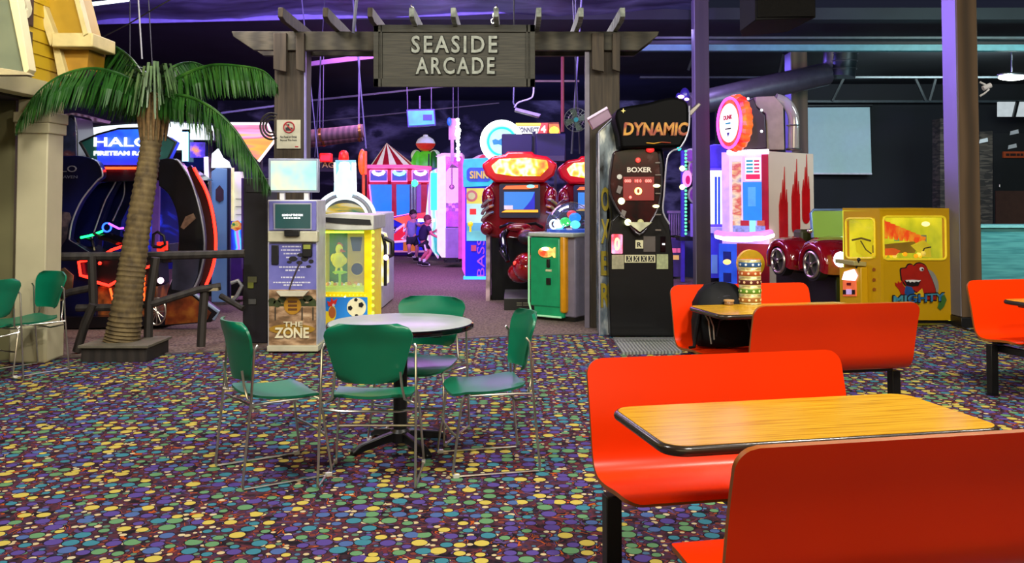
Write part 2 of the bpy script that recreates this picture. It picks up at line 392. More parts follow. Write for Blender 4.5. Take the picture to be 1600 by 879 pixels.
beam('wide teal ceiling beam crossing above the projection screen', 1000, 1700, 69.5, 79, 14.9, TEAL)
beam('thin grey beam halfway down behind the purple duct', 1000, 1700, 119, 122, 19, BEAMG)
beam('lowest grey beam along the top of the dark far wall', 1180, 1700, 156.5, 160, 23.6, BEAMG)
beam('slim sloping pale pipe seen below the arcade sign at left', 470, 700, 157, 160, 20, BEAMG, .06, (133, 135.5))
beam('thin sloping grey pipe above the hanging blue screen', 470, 780, 191, 193, 22, BEAMG, .05, (160, 161.5))
beam('pale pipe crossing the dark wall right of the arcade sign', 835, 905, 125, 128, 18, mat('warm_pipe', '#6d5a52', .5), .05)
beam('long pale pipe running left of the gate above the marquees', 345, 428, 175, 178, 14, BEAMG, .05, (164, 167))
beam('pinkish ceiling tube seen through the gate beside the sign', 476, 584, 97, 104, 17, mat('pink_lit_tube', '#6d4a6e', .5), .1, (83, 91))
solo('light_bar', MB().pp([(120, 6), (200, -3), (200, 1), (120, 11)], 13, .05), glow('white_tube', '#e8fbff', 3), 'bright white light bar at the ceiling beside the yellow gable', 'light')
# slanted braces in the right hand roof
for k, (x0, y0, x1, y1, Y) in enumerate(((1300, 158, 1318, 122, 20), (1452, 157, 1462, 122, 20), (1430, 122, 1446, 157, 20.2), (1216, 120, 1224, 82, 19), (1075, 110, 1085, 82, 19))):
    solo('roof_brace', MB().bar(W(x0, y0, Y), W(x1, y1, Y), .05, .05), mat('dark_brace', '#14181a', .7), ['slanted roof brace left of the screen top', 'slanted roof brace nearest the wide wooden column', 'roof brace leaning down to meet its neighbour near the column', 'short roof brace beside the purple column face', 'short roof brace over the boxing machine'][k], 'roof brace')
# thin hanging cables
cab = mat('pale_cable', '#55566a', .5); dimc = mat('dim_cable', '#2c2c38', .6)
for k, (x0, y0, x1, y1, Y, r, lab) in enumerate((
    (218, 28, 222, 92, 9.2, .008, 'stiff white rod hanging above the palm crown'), (234, 34, 238, 105, 11, .007, 'grey cable hanging just right of the rod above the palm'), (203, 34, 203, 88, 11, .006, 'thin cable hanging left of the palm rod'),
    (559, 83, 572, 232, 14, .012, 'long pale cable running down to the orange oval sign'), (482, 100, 497, 246, 14, .009, 'slanting cable close beside the left gate post'), (502, 83, 492, 245, 14.2, .008, 'dark cable crossing behind the left gate post'),
    (716, 136, 716, 186, 20, .01, 'cable over the hanging strip of white bulbs'), (636, 137, 637, 171, 19, .01, 'left cable of the hanging blue screen'), (674, 137, 674, 171, 19, .01, 'right cable of the hanging blue screen'),
    (555, 20, 552, 52, 10.5, .02, 'white pipe dropping behind the pergola rafters'), (803, 10, 803, 40, 11, .008, 'thin rod standing between two pergola rafters'), (879, 128, 879, 206, 16.5, .03, 'reddish pole behind the hanging fan'),
    (134, 8, 133, 40, 11, .012, 'white drop pipe beside the yellow gable'), (903, 84, 893, 240, 12.5, .012, 'tangle cable hanging by the fan cage'), (899, 84, 906, 240, 12.6, .01, 'second cable hanging by the fan cage'))):
    m_ = mat('red_lit_pole', '#7a2a20', .5) if 'reddish' in lab else mat('white_rod', '#9a9aa8', .5) if 'stiff' in lab else dimc if (Y in (11, 14.2, 12.6)) else cab
    pa, pb_ = W(x0, y0, Y), W(x1, y1, Y); zc = 4.9 if Y < 15.3 else 4.5
    pa = pa+(pa-pb_)*((zc-pa.z)/(pa.z-pb_.z)) if 'drop pipe' not in lab else Vector((pa.x, pa.y, zc))
    solo('hanging_cable', MB().cyl(pa, pb_, r, n=8), m_, lab, 'cable')
solo('power_cord', MB().tube([W(160, 58, 10), W(200, 38, 10), W(240, 14, 10), W(290, -14, 10), W(330, -60, 10.2)], .008), BLK, 'black power cord rising diagonally over the palm towards the ceiling', 'cord')
# ---- columns
def column(name, px0, px1, Y, d, z1, m, lab, base_m=None):
    t0 = W(px0, 310, Y); t1 = W(px1, 310, Y); cx = (t0.x+t1.x)/2; hw = (t1.x-t0.x)/2
    t = thing(name, lab, 'column', cx, Y+d/2)
    part('column_shaft', MB().box(cx-hw, cx+hw, Y, Y+d, .12, z1), m, t, .006)
    part('column_base', MB().box(cx-hw-.02, cx+hw+.02, Y-.02, Y+d+.02, 0, .12), base_m or BLK, t, .005)
    part('violet_catch_board', MB().box(cx-hw-.012, cx-hw, Y+.01, Y+d-.01, .13, z1-.01), mat('pale_catch_board', '#6c6a74', .6, tex='wave', scale=2, stretch=(1,1,.4), vary=.15), t)  # added paler board so the violet light shows on the left face
    part('column_cap', MB().box(cx-hw-.03, cx+hw+.03, Y-.03, Y+d+.03, z1, z1+.08), base_m or BLK, t, .005)
    return t
COLW = mat('column_board', '#4c3b27', .7, tex='wave', scale=1.6, stretch=(1,1,.4), stops=[(0, '#3a2c1c'), (.5, '#4a3823'), (1, '#5a4630')], bump=.2)
column('wooden_column', 1500, 1532, 10.75, .36, 4.4, COLW, 'wide brown wooden column beside the yellow dinosaur machine')
column('wooden_column', 1239, 1264, 18, .42, 4.4, COLW, 'dark column rising behind the white cabinet with red drips')
column('wooden_column', 1088, 1110, 14.6, .25, 4.8, mat('dark_column_board', '#2b2320', .7, tex='wave', scale=2, stretch=(1,1,.4)), 'slim dark column between the boxing machine and the round cap sign')
# ---- screen, stone pier, double door, teal counter on the far right wall
t = thing('projection_screen', 'blank pale green projection screen on the dark far wall', 'screen', W(1313, 310, 23.6).x, 23.7)
part('screen_sheet', MB().pp([(1262, 270), (1362, 270.5), (1359, 165.5), (1262, 167)], 23.7, .02), mat('screen_cloth', '#b4d4ce', .8, vary=.03), t)
part('roller_tube', MB().cyl(W(1258, 165, 23.7), W(1362, 164.5, 23.7), .05), BLK, t)
part('bottom_bar', MB().cyl(W(1262, 271, 23.7), W(1362, 271.5, 23.7), .025), WHT, t)
STONE = mat('stacked_board_stone', '#3b322c', .85, tex='vor', scale=5, stretch=(1, 1, 5), stops=[(0, '#241f1c'), (.4, '#3a322c'), (.7, '#4b423a'), (1, '#2c2724')], interp='CONSTANT')
solo('stone_pier', MB().pb(1469, 185, 1481, 409, 21.5, .4), STONE, 'narrow stacked stone pier behind the left edge of the wooden column', 'pier')
solo('stone_pier', MB().pb(1531, 205, 1551, 409, 21.5, .4), STONE, 'stacked stone pier right of the wooden column beside the doors', 'pier')
t = struct('door_1', MB().pb(1552, 208, 1700, 400, 23.9, .1), mat('dark_door_paint', '#15171a', .6))
part('kick_panel', MB().pb(1556, 298, 1700, 398, 23.86, .04), mat('brown_kick_panel', '#4a2d22', .7), t)
part('door_handle', MB().cyl(W(1562, 288, 23.8), W(1562, 292, 23.8), .02), CHR, t)
s = part('warning_sign', MB().pb(1568, 236.5, 1640, 246.5, 23.84, .06), mat('orange_sign', '#b5481c', .6), t)
print_rows('sign_print', mat('sign_dark_letter', '#2a0e08', .6), s, 1572, 1636, 241.5, 4, 23.83)
for k, (x, y) in enumerate(((1537, 220), (1585, 207), (1582, 229))):
    solo('paper_notice', MB().pp([(x-7, y+4), (x+7, y+1), (x+6, y-5), (x-6, y-2)], 21.49 if k == 0 else 23.88, .01), WHT, ['tilted paper notice on the stone pier', 'upper small paper above the double door', 'lower small paper above the double door'][k], 'notice')
t = thing('serving_counter', 'low teal counter behind the far right bench', 'counter', W(1620, 310, 14).x, 14)
p0 = W(1534, 352, 14); x0 = p0.x
part('counter_front', MB().box(x0, x0+4, 14.05, 14.7, .1, p0.z-.04), mat('teal_laminate', '#4d989c', .35, tex='noise', scale=2, stretch=(1, 1, 14), stops=[(.3, '#3b7f86'), (.7, '#62b0b2')]), t, .01)
part('counter_top', MB().box(x0-.02, x0+4, 14.0, 14.8, p0.z-.04, p0.z), mat('teal_top', '#7fc4c6', .3), t, .006)
part('counter_plinth', MB().box(x0+.03, x0+4, 14.1, 14.65, 0, .1), BLK, t)
# bright far ceiling lamp and white window
t = thing('ceiling_lamp', 'glowing white ceiling lamp at the top right', 'light', W(1580, 120, 16).x, 16, z=W(1580, 120, 16).z)
part('lamp_lens', MB().sph(W(1581, 121, 16), (.24, .12, .055)), glow('lamp_white', '#f6fff0', 9), t)
part('lamp_housing', MB().sph(W(1581, 117, 16.02), (.26, .14, .05)), ALU, t)
part('lamp_rod', MB().cyl(W(1581, 116, 16), W(1581, 70, 16), .015), ALU, t)
t = thing('security_camera', 'small white tangle of camera and cables on the wooden column', 'camera', W(1540, 138, 10.9).x, 10.9, z=W(1540, 150, 10.9).z)
part('camera_body', MB().cyl(W(1536, 138, 10.9), W(1548, 133, 10.9), .03), WHT, t)
part('camera_arm', MB().tube([W(1531, 128, 10.9), W(1539, 132, 10.9), W(1545, 140, 10.9), W(1538, 146, 10.9), W(1531, 150, 10.9)], .012), WHT, t)
w_ = struct('window_1', MB().pb(1560, 159, 1700, 182, 22.8, .06), glow('far_window_light', '#cfdbe0', .8))
part('window_bar', MB().bar(W(1584, 183, 22.7), W(1590, 158, 22.7), .08, .06), BLK, w_)
part('window_bar', MB().bar(W(1630, 183, 22.7), W(1636, 158, 22.7), .08, .06), BLK, w_)
# duct
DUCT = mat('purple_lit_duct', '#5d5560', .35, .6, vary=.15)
t = thing('air_duct', 'large round metal air duct sloping behind the columns', 'duct', W(1200, 140, 17).x, 17, z=3)
part('duct_run', MB().tube([W(1075, 165, 16.5), W(1180, 140, 17), W(1290, 116, 17.6)], [.22, .22, .22], 16), DUCT, t)
part('duct_elbow', MB().tube([W(1288, 117, 17.6), W(1298, 110, 17.6), W(1301, 98, 17.6), W(1302, 74, 17.6)], .18, 14), DUCT, t)
part('duct_drum', MB().cyl(W(1321, 66, 17.5), W(1316, 120, 17.5), .24), mat('dark_duct', '#2c3136', .4, .5), t)
for y in (84, 96, 108): part('duct_band', MB().ring(W(1320-(y-74)*.08, y, 17.5), .245, .012, 'z', 24, 6), ALU, t)
# speaker at the top
t = thing('hanging_loudspeaker', 'black boxy loudspeaker hanging at the top of the picture', 'loudspeaker', W(1220, 10, 9).x, 9, z=3.4)
a = W(1156, 25, 9.6); b2 = W(1180, 32, 9.0); c2 = W(1276, 27, 9.0)
SPK = mat('speaker_black', '#080707', .8, spec=.15)
part('speaker_cabinet', MB().ext([(a.x, a.y, b2.z), (b2.x, b2.y, b2.z), (c2.x, c2.y+.02, c2.z), (c2.x-.05, 9.8, c2.z), (a.x+.1, 9.9, b2.z)], (0, 0, .42)), SPK, t, .01)
part('speaker_grille', MB().ext([(b2.x+.02, 8.985, b2.z+.03), (c2.x-.02, 8.99, c2.z+.01), (c2.x-.02, 8.99, c2.z+.36), (b2.x+.02, 8.985, b2.z+.38)], (0, .02, 0)), mat('grille', '#0b0a09', .9, scale=120, vary=.5, spec=.1), t)
part('hanging_bracket', MB().box(b2.x+.25, b2.x+.35, 9.2, 9.3, b2.z+.42, 4.5), BLK, t)
# ================================================================ THE GATE (pergola)
YG = 10.75
def xz_(px, py, Y=YG): w = W(px, py, Y); return w.x, w.z
t = thing('pergola_gate', 'dark weathered wooden pergola gate over the arcade entrance', 'pergola', 0-.6, YG)
for (x0, x1) in ((427, 475), (922, 969)):
    X0 = W(x0, 310, YG).x; X1 = W(x1, 310, YG).x
    part('post', MB().box(X0, X1, YG, YG+.34, 0, 3.3), WOODD, t, .008)
zt = W(700, 51, YG).z; zb = W(700, 80, YG).z
xl = W(362, 310, YG).x; xr = W(1030, 310, YG).x
for y0 in (YG-.08, YG+.34):
    part('crossbeam', MB().xz([(xl, zt), (xr, zt), (xr-.02, zt-.05), (xr-.24, zb), (xl+.26, zb), (xl+.02, zt-.06)], y0, y0+.08), WOODH, t, .006)
for i, px in enumerate((438, 508, 578, 643, 708, 775, 842, 908, 973)):
    x = W(px, 12, 9.95).x
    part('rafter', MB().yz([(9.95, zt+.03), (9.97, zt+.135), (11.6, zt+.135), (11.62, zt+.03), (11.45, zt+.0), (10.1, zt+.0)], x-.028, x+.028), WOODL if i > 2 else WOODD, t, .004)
for (x0, x1) in ((427, 447), (462, 475), (925, 944), (957, 969)):
    part('knee_block', MB().pp([(x0, 108), (x1, 112), (x1, 51), (x0, 51)], YG-.16, .08), WOODD, t, .005)
part('post_edging', MB().pb(475, 80, 477.5, 520, YG-.01, .05), mat('violet_edge_strip', '#8d86c8', .4), t)
part('post_edging', MB().pb(914, 80, 921, 520, YG-.01, .05), mat('grey_edge_strip', '#6b6474', .5), t)
# hanging sign
t = thing('arcade_sign', 'long dark wooden hanging sign lettered in grey capitals', 'sign', W(710, 100, 10.35).x, 10.35, z=W(710, 135, 10.35).z)
part('sign_board', MB().pb(585, 40, 834, 134.5, 10.37, .1), mat('sign_plank', '#3c3a31', .7, tex='noise', scale=3, stretch=(1, 1, 22), stops=[(.3, '#2c2b24'), (.55, '#413e34'), (.8, '#4d493d')], bump=.2), t, .006)
FRM = mat('sign_frame', '#35332a', .7, tex='noise', scale=4, stretch=(1, 1, 12), vary=.25)
for r_ in ((583.5, 38.5, 836, 50), (583.5, 122.5, 836, 135.5), (583.5, 38.5, 591.5, 135.5), (594.5, 38.5, 597, 135.5), (828, 38.5, 836, 135.5), (822, 38.5, 825, 135.5)):
    part('frame_board', MB().pb(*r_, 10.34, .04), FRM, t, .004)
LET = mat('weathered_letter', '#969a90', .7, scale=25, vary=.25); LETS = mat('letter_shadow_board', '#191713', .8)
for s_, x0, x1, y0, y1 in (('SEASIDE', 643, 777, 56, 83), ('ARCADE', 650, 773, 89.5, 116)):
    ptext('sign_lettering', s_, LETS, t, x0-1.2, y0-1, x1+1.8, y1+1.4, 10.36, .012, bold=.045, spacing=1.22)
    ptext('sign_lettering', s_, LET, t, x0, y0, x1, y1, 10.35, .022, bold=.018, spacing=1.25)
for px in (650, 770):
    for k in range(7):
        c_ = W(px-(5-k)*(1.4 if px < 700 else -1.2), 10+k*4.6, 10.41)
        part('chain_link', MB().ring(c_, .018, .006, 'y' if k % 2 else 'x', 10, 5, sz=1.5), CHR, t)
# no food notice
t = thing('entry_notice', 'white notice with a red no food symbol on the left gate post', 'sign', W(451, 200, YG).x, YG-.03, z=W(451, 232, YG).z)
part('notice_board', MB().pb(432.5, 187, 469.5, 232, YG-.03, .025), mat('notice_paper', '#b9b6a0', .6), t)
SR = mat('notice_red', '#a3202a', .5)
c_ = W(451.5, 198.5, YG-.04)
part('prohibition_ring', MB().ring(c_, .062, .008, 'y', 28, 6).bar(c_+Vector((-.04, 0, .04)), c_+Vector((.04, 0, -.04)), .01, .012), SR, t)
part('food_pictogram', MB().pb(446, 199, 457, 204, YG-.036, .006).pb(449, 194, 452, 200, YG-.036, .006), BLK, t)
ptext('notice_text', 'No Food or Drink', BLK, t, 438, 212, 464, 215.5, YG-.031, .003, bold=.02)
ptext('notice_text', 'Beyond This Point', BLK, t, 438, 217.5, 464, 221, YG-.031, .003, bold=.02)
part('notice_emblem', MB().pb(461, 228, 466, 230, YG-.032, .003), SR, t)
# ================================================================ FACADE at the left
YEL = mat('yellow_clapboard', '#c8a41c', .6, vary=.06, scale=3)
fx = -4.42
t = thing('shop_facade', 'yellow clapboard shop front with cream gable trims at the top left', 'facade', fx-.3, 8, z=0)
mb = MB()
k = 0
z = 2.6
while z < 5:
    mb.xz([(fx-.12, z), (fx+.012, z), (fx, z+.12), (fx-.12, z+.12)], 5.2, 9.05); z += .12
part('clapboard_wall', mb, YEL, t)
part('fascia_board', MB().box(fx-.1, fx+.05, 5.2, 8.75, 2.44, 2.6), CRM, t, .006)
part('soffit', MB().box(fx-2.0, fx-.1, 5.2, 9.0, 2.42, 2.47), mat('soffit_dark', '#2a261e', .8), t)
GRN = mat('grey_green_panel', '#5b6654', .7, stops=[(.3, '#4d5849'), (.7, '#6b745f')], scale=2)
part('gable_panel', MB().pp([(-60, 110), (-60, -20), (12, -20), (38, 112)], 7.55, .1), GRN, t)
part('rake_trim', MB().pp([(38, 118), (45, 108), (24, -20), (10, -20)], 7.5, .12), CRM, t, .004)
part('sill_board', MB().pp([(-60, 117), (-60, 96), (38, 112), (46, 117)], 7.45, .1), mat('pale_sill', '#a59a78', .6), t, .004)
fr = part('narrow_window', MB().box(fx+.01, fx+.03, 7.9, 8.36, 2.6, 3.02), mat('window_frame_dark', '#3a2f26', .5), t)
part('pane', MB().box(fx+.03, fx+.035, 7.93, 8.32, 2.63, 2.98), mat('window_grey', '#565a60', .2), fr)
sg = part('letter_board', MB().box(fx+.012, fx+.035, 7.4, 8.37, 3.07, 3.55), mat('letter_board_brown', '#3a1c12', .6), t, .03)
lettering('shop_letters', 'ERS', mat('cream_letter', '#d8cfae', .5), sg, (fx+.036, 7.45, 3.12), (0, 1, 0), (0, 0, 1), .86, .38, .012, bold=.02)
# dormer with cream trims
Yd = 8.7
part('dormer_cheek', MB().pp([(60, -15), (116, -15), (134, 54), (84, 54)], Yd, .35), mat('ochre_panel', '#a5820c', .6, vary=.06), t)
part('dormer_soffit', MB().pp([(86, 70), (140, 70), (136, 108), (98, 116)], Yd+.05, .35), mat('amber_panel', '#a07410', .6), t)
part('cornice', MB().pb(80, 51, 145, 73, Yd-.12, .5), mat('cream_cornice', '#c7b57a', .6), t, .012)
part('rake_trim', MB().pp([(50, -15), (60, -15), (88, 60), (78, 72)], Yd-.1, .1), mat('cream_cornice', '#c7b57a'), t, .004)
part('rake_trim', MB().pp([(112, -15), (120, -15), (137, 52), (130, 56)], Yd-.14, .1), mat('cream_cornice', '#c7b57a'), t, .004)
part('rake_trim', MB().pp([(82, 73), (92, 73), (104, 118), (90, 118)], Yd-.02, .1), mat('cream_cornice', '#c7b57a'), t, .004)
# support pillar with plinth
pl = W(25, 310, 8.45).x; pr = W(73, 310, 8.45).x
t = thing('facade_pillar', 'square cream pillar under the yellow shop front', 'pillar', (pl+pr)/2, 8.6)
part('pillar_shaft', MB().box(pl, pr, 8.45, 8.75, .34, 2.42), mat('cream_pillar', '#b5ad8c', .6, vary=.07, scale=3), t, .01)
part('plinth', MB().box(pl-.03, pr+.03, 8.42, 8.78, 0, .34), mat('cream_pillar', '#b5ad8c'), t, .025)
part('capital', MB().box(pl-.03, pr+.03, 8.42, 8.78, 2.2, 2.3).box(pl-.02, pr+.02, 8.43, 8.77, 2.1, 2.2), mat('cream_pillar', '#b5ad8c'), t, .01)
solo('partition_wall', MB().box(-7.5, W(22, 310, 8.6).x, 8.6, 8.7, 0, 2.42), mat('olive_partition', '#6f6b48', .7, vary=.1, scale=2), 'plain olive partition wall behind the green chairs at the left edge', 'partition')
# ================================================================ RAIL
RW = mat('dark_rail_wood', '#231d19', .7, tex='wave', scale=3, vary=.3, bump=.2)
t = thing('branch_railing', 'rustic dark branch railing behind the palm', 'railing', W(230, 310, 9.1).x, 9.1)
def rail(name, pts, Y, w, dz): part(name, MB().tube([W(x, y, Y+dy) for x, y, dy in pts], w, 8), RW, t)
rail('top_rail', [(70, 401, -.2), (150, 400, -.1), (260, 399, 0), (382, 396, .1)], 9.2, .042, 0)
rail('lower_rail', [(72, 470, .1), (110, 456, .1), (150, 448, .1)], 9.0, .035, 0)
rail('lower_rail', [(120, 481, 0), (185, 480, 0), (240, 474, 0), (310, 452, .1), (345, 447, .15)], 9.0, .036, 0)
rail('lower_rail', [(345, 462, .2), (380, 482, .1)], 9.0, .03, 0)
rail('rail_post', [(120, 549, 0), (133, 505, 0), (146, 475, 0)], 8.98, .045, 0)
rail('rail_post', [(146, 478, 0), (143, 400, 0)], 9.05, .042, 0)
rail('rail_post', [(231, 549, 0), (233, 470, 0), (243, 402, 0)], 9.0, .045, 0)
rail('rail_post', [(314, 541, 0), (316, 500, 0), (320, 450, 0)], 9.15, .045, 0)
part('rail_cap', MB().bar(W(309, 452, 9.15), W(343, 451, 9.15), .1, .03), mat('pale_cap_wood', '#8a7f62', .7), t)
# ================================================================ PALM
t = thing('palm_planter', 'low square wooden planter box at the foot of the palm', 'planter', W(183, 310, 8.75).x, 8.8)
xa = W(131, 310, 8.5).x; xb = W(233, 310, 8.5).x
part('planter_board', MB().box(xa, xb, 8.5, 8.54, 0, .13), RW, t, .004)
part('planter_board', MB().box(xa, xb, 9.0, 9.04, 0, .13), RW, t, .004)
part('planter_board', MB().box(xa, xa+.04, 8.54, 9.0, 0, .13), RW, t, .004)
part('planter_board', MB().box(xb-.04, xb, 8.54, 9.0, 0, .13), RW, t, .004)
part('planter_lid', MB().box(xa-.02, xb+.02, 8.47, 9.07, .13, .155), mat('grey_plank', '#5d5749', .75, vary=.2), t, .004)
TR = mat('palm_trunk', '#6d5a38', .8, tex='noise', scale=14, stretch=(1, 1, .6), stops=[(.3, '#3e321f'), (.5, '#5c4c2e'), (.7, '#6d5c38')], bump=.4)
LF = mat('palm_leaf', '#1d5a22', .42, stops=[(.3, '#0d2a0a'), (.55, '#1e4716'), (.8, '#3c6426')], scale=5, spec=.15)
LF2 = mat('palm_young_leaf', '#3f6a33', .45, stops=[(.3, '#233a1c'), (.7, '#4c683c')], scale=9)
t = thing('palm_tree', 'tall artificial palm with drooping green fronds and ringed trunk', 'palm tree', W(192, 310, 8.8).x, 8.8)
trunk_px = [(190, 536, 8.78), (195, 505, 8.78), (202, 450, 8.78), (209, 400, 8.8), (218, 340, 8.8), (228, 280, 8.82), (235, 230, 8.84), (240, 180, 8.86), (241, 145, 8.86)]
rad = [.165, .15, .13, .12, .11, .10, .095, .12, .09]
P_ = [W(*p) for p in trunk_px]
def interp(pts, rs, n):
    out = []; k = len(pts)-1
    for i in range(n+1):
        u = i/n*k; j = min(int(u), k-1); f_ = u-j
        p0 = pts[max(j-1, 0)]; p1 = pts[j]; p2 = pts[j+1]; p3 = pts[min(j+2, k)]
        q = .5*((2*p1)+(-p0+p2)*f_+(2*p0-5*p1+4*p2-p3)*f_**2+(-p0+3*p1-3*p2+p3)*f_**3)
        out.append((q, rs[j]*(1-f_)+rs[j+1]*f_))
    return out
c_ = interp(P_, rad, 150)
part('trunk', MB().tube([p for p, r in c_], [r*(1+.06*(1 if (i % 3) == 0 else 0)-.03*(i % 3 == 2)) for i, (p, r) in enumerate(c_)], 20), TR, t, smooth=60)
fib = MB(T=None)
for k in range(16):
    a = 2*math.pi*k/16; b0 = W(240, 168, 8.86); r = .115
    d = Vector((math.cos(a), math.sin(a), 0))
    fib.tube([b0+d*r*1.0+Vector((0, 0, -.32)), b0+d*(r*1.12)+Vector((0, 0, -.1)), b0+d*(r*.9)+Vector((0, 0, .12))], [.006, .022, .012], 6)
part('crown_fibre', fib, mat('palm_fibre', '#6d5330', .85, scale=20, vary=.3), t)
def frond(pts, droop, n=46, L0=.42, side=None, m=None, wid=.024, spread=.3):
    pts = [W(*p) for p in pts]; c = interp(pts, [1]*len(pts), n); mb = MB()
    mb.tube([p for p, _ in c], [.017*(1-i/n)+.004 for i in range(n+1)], 6)
    for i in range(2, n+1):
        p = c[i][0]; tdir = (c[min(i+1, n)][0]-c[i-1][0]).normalized()
        s_ = i/n
        ln = L0*(math.sin(math.pi*min(1, .12+s_*.88))**.55*.9+.12)
        sd = tdir.cross(Vector((0, 0, 1))).normalized()
        for sg in (-1, 1):
            for rep in (0, 1):
                jit = random.uniform(-.12, .12)
                d0 = (sd*sg*spread+tdir*(.35+jit)+Vector((0, 0, -droop))).normalized()
                d1 = (sd*sg*spread*.5+tdir*.3+Vector((0, 0, -1.15))).normalized()
                base = p+tdir*rep*.02
                mid = base+d0*ln*.5; tip = mid+d1*ln*.5*random.uniform(.85, 1.1)
                wv = (tdir*(.85)+sd*sg*random.uniform(-.5, .5)).normalized()*wid*.5*random.uniform(.8, 1.15)
                nn = wv.cross(d0).normalized()*.003
                mb.add([base-wv*.4, base+wv*.4, mid+wv+nn, mid-wv+nn, tip+wv*.12, tip-wv*.12], [(0, 1, 2, 3), (3, 2, 4, 5)])
    return part('frond', mb, m or LF, t, smooth=0)
frond([(236, 150, 8.8), (200, 122, 8.6), (150, 107, 8.4), (100, 116, 8.3), (58, 145, 8.2), (28, 190, 8.15)], .75, 50, .40)
frond([(236, 140, 8.85), (205, 92, 9.0), (168, 66, 9.2), (140, 58, 9.3)], .9, 36, .42)
frond([(245, 142, 8.85), (285, 118, 8.7), (330, 102, 8.6), (375, 103, 8.5), (410, 110, 8.45), (430, 128, 8.4)], .8, 46, .34)
frond([(248, 130, 8.9), (270, 105, 9.1), (298, 97, 9.3), (322, 104, 9.5)], .8, 30, .24)
frond([(250, 150, 8.8), (290, 150, 8.6), (330, 168, 8.45), (365, 200, 8.4), (395, 245, 8.35), (418, 285, 8.3)], .6, 50, .40)
frond([(240, 145, 8.9), (220, 130, 9.3), (205, 135, 9.6), (190, 165, 9.8)], .8, 26, .38)
frond([(236, 152, 8.8), (205, 140, 8.95), (170, 132, 9.1), (138, 140, 9.2)], .8, 34, .36)
frond([(246, 152, 8.8), (262, 150, 8.7), (285, 165, 8.6)], .9, 20, .28)
mb = MB()
for k in range(110):
    a = random.uniform(0, 2*math.pi); b0 = W(239, 128, 8.8)+Vector((math.cos(a)*.07, math.sin(a)*.07, random.uniform(-.06, .13)))
    o_ = Vector((math.cos(a), math.sin(a), 0)); ln = random.uniform(.18, .42)
    p1 = b0+o_*random.uniform(.08, .2)+Vector((0, 0, .04)); p2 = p1+o_*.10+Vector((0, 0, -ln)); wv = o_.cross(Vector((0, 0, 1)))*.013
    mb.add([b0-wv, b0+wv, p1+wv, p1-wv, p2+wv*.4, p2-wv*.4], [(0, 1, 2, 3), (3, 2, 4, 5)])
part('hanging_young_leaves', mb, LF2, t, smooth=0)
# ================================================================ ROUND TABLE AND GREEN CHAIRS
tc_ = G(625, 697); tx, ty = tc_.x, tc_.y
t = thing('round_table', 'round pedestal table with a grey top and black edge', 'table', tx, ty)
T = FR(tx, ty)
part('tabletop', MB(T).lathe([(0.001, .722), (.425, .722), (.436, .728), (.436, .748), (.432, .75), (0.001, .75)], n=56), [mat('grey_table_laminate', '#a0a8a8', .3, vary=.06, scale=14)], t, smooth=30)
part('edge_band', MB(T).lathe([(.434, .714), (.446, .718), (.448, .73), (.446, .744), (.437, .7485)], n=56), BLKG, t)
part('pedestal', MB(T).cyl((0, 0, .09), (0, 0, .70), .042, n=24), STEEL, t)
part('top_spider', MB(T).bar((-.25, -.25, .705), (.25, .25, .705), .05, .025).bar((-.25, .25, .705), (.25, -.25, .705), .05, .025), STEEL, t)
for k in range(4):
    A = FR(tx, ty, 38+k*90)
    part('foot', MB(A).yz([(-.03, .10), (-.03, .04), (-.12, .035), (-.26, .012), (-.31, 0), (-.33, 0), (-.33, .02), (-.27, .055), (-.12, .085)], -.02, .02), STEEL, t, .006)
part('foot_hub', MB(T).lathe([(.02, .03), (.06, .035), (.062, .09), (.045, .11), (.02, .11)]), STEEL, t)
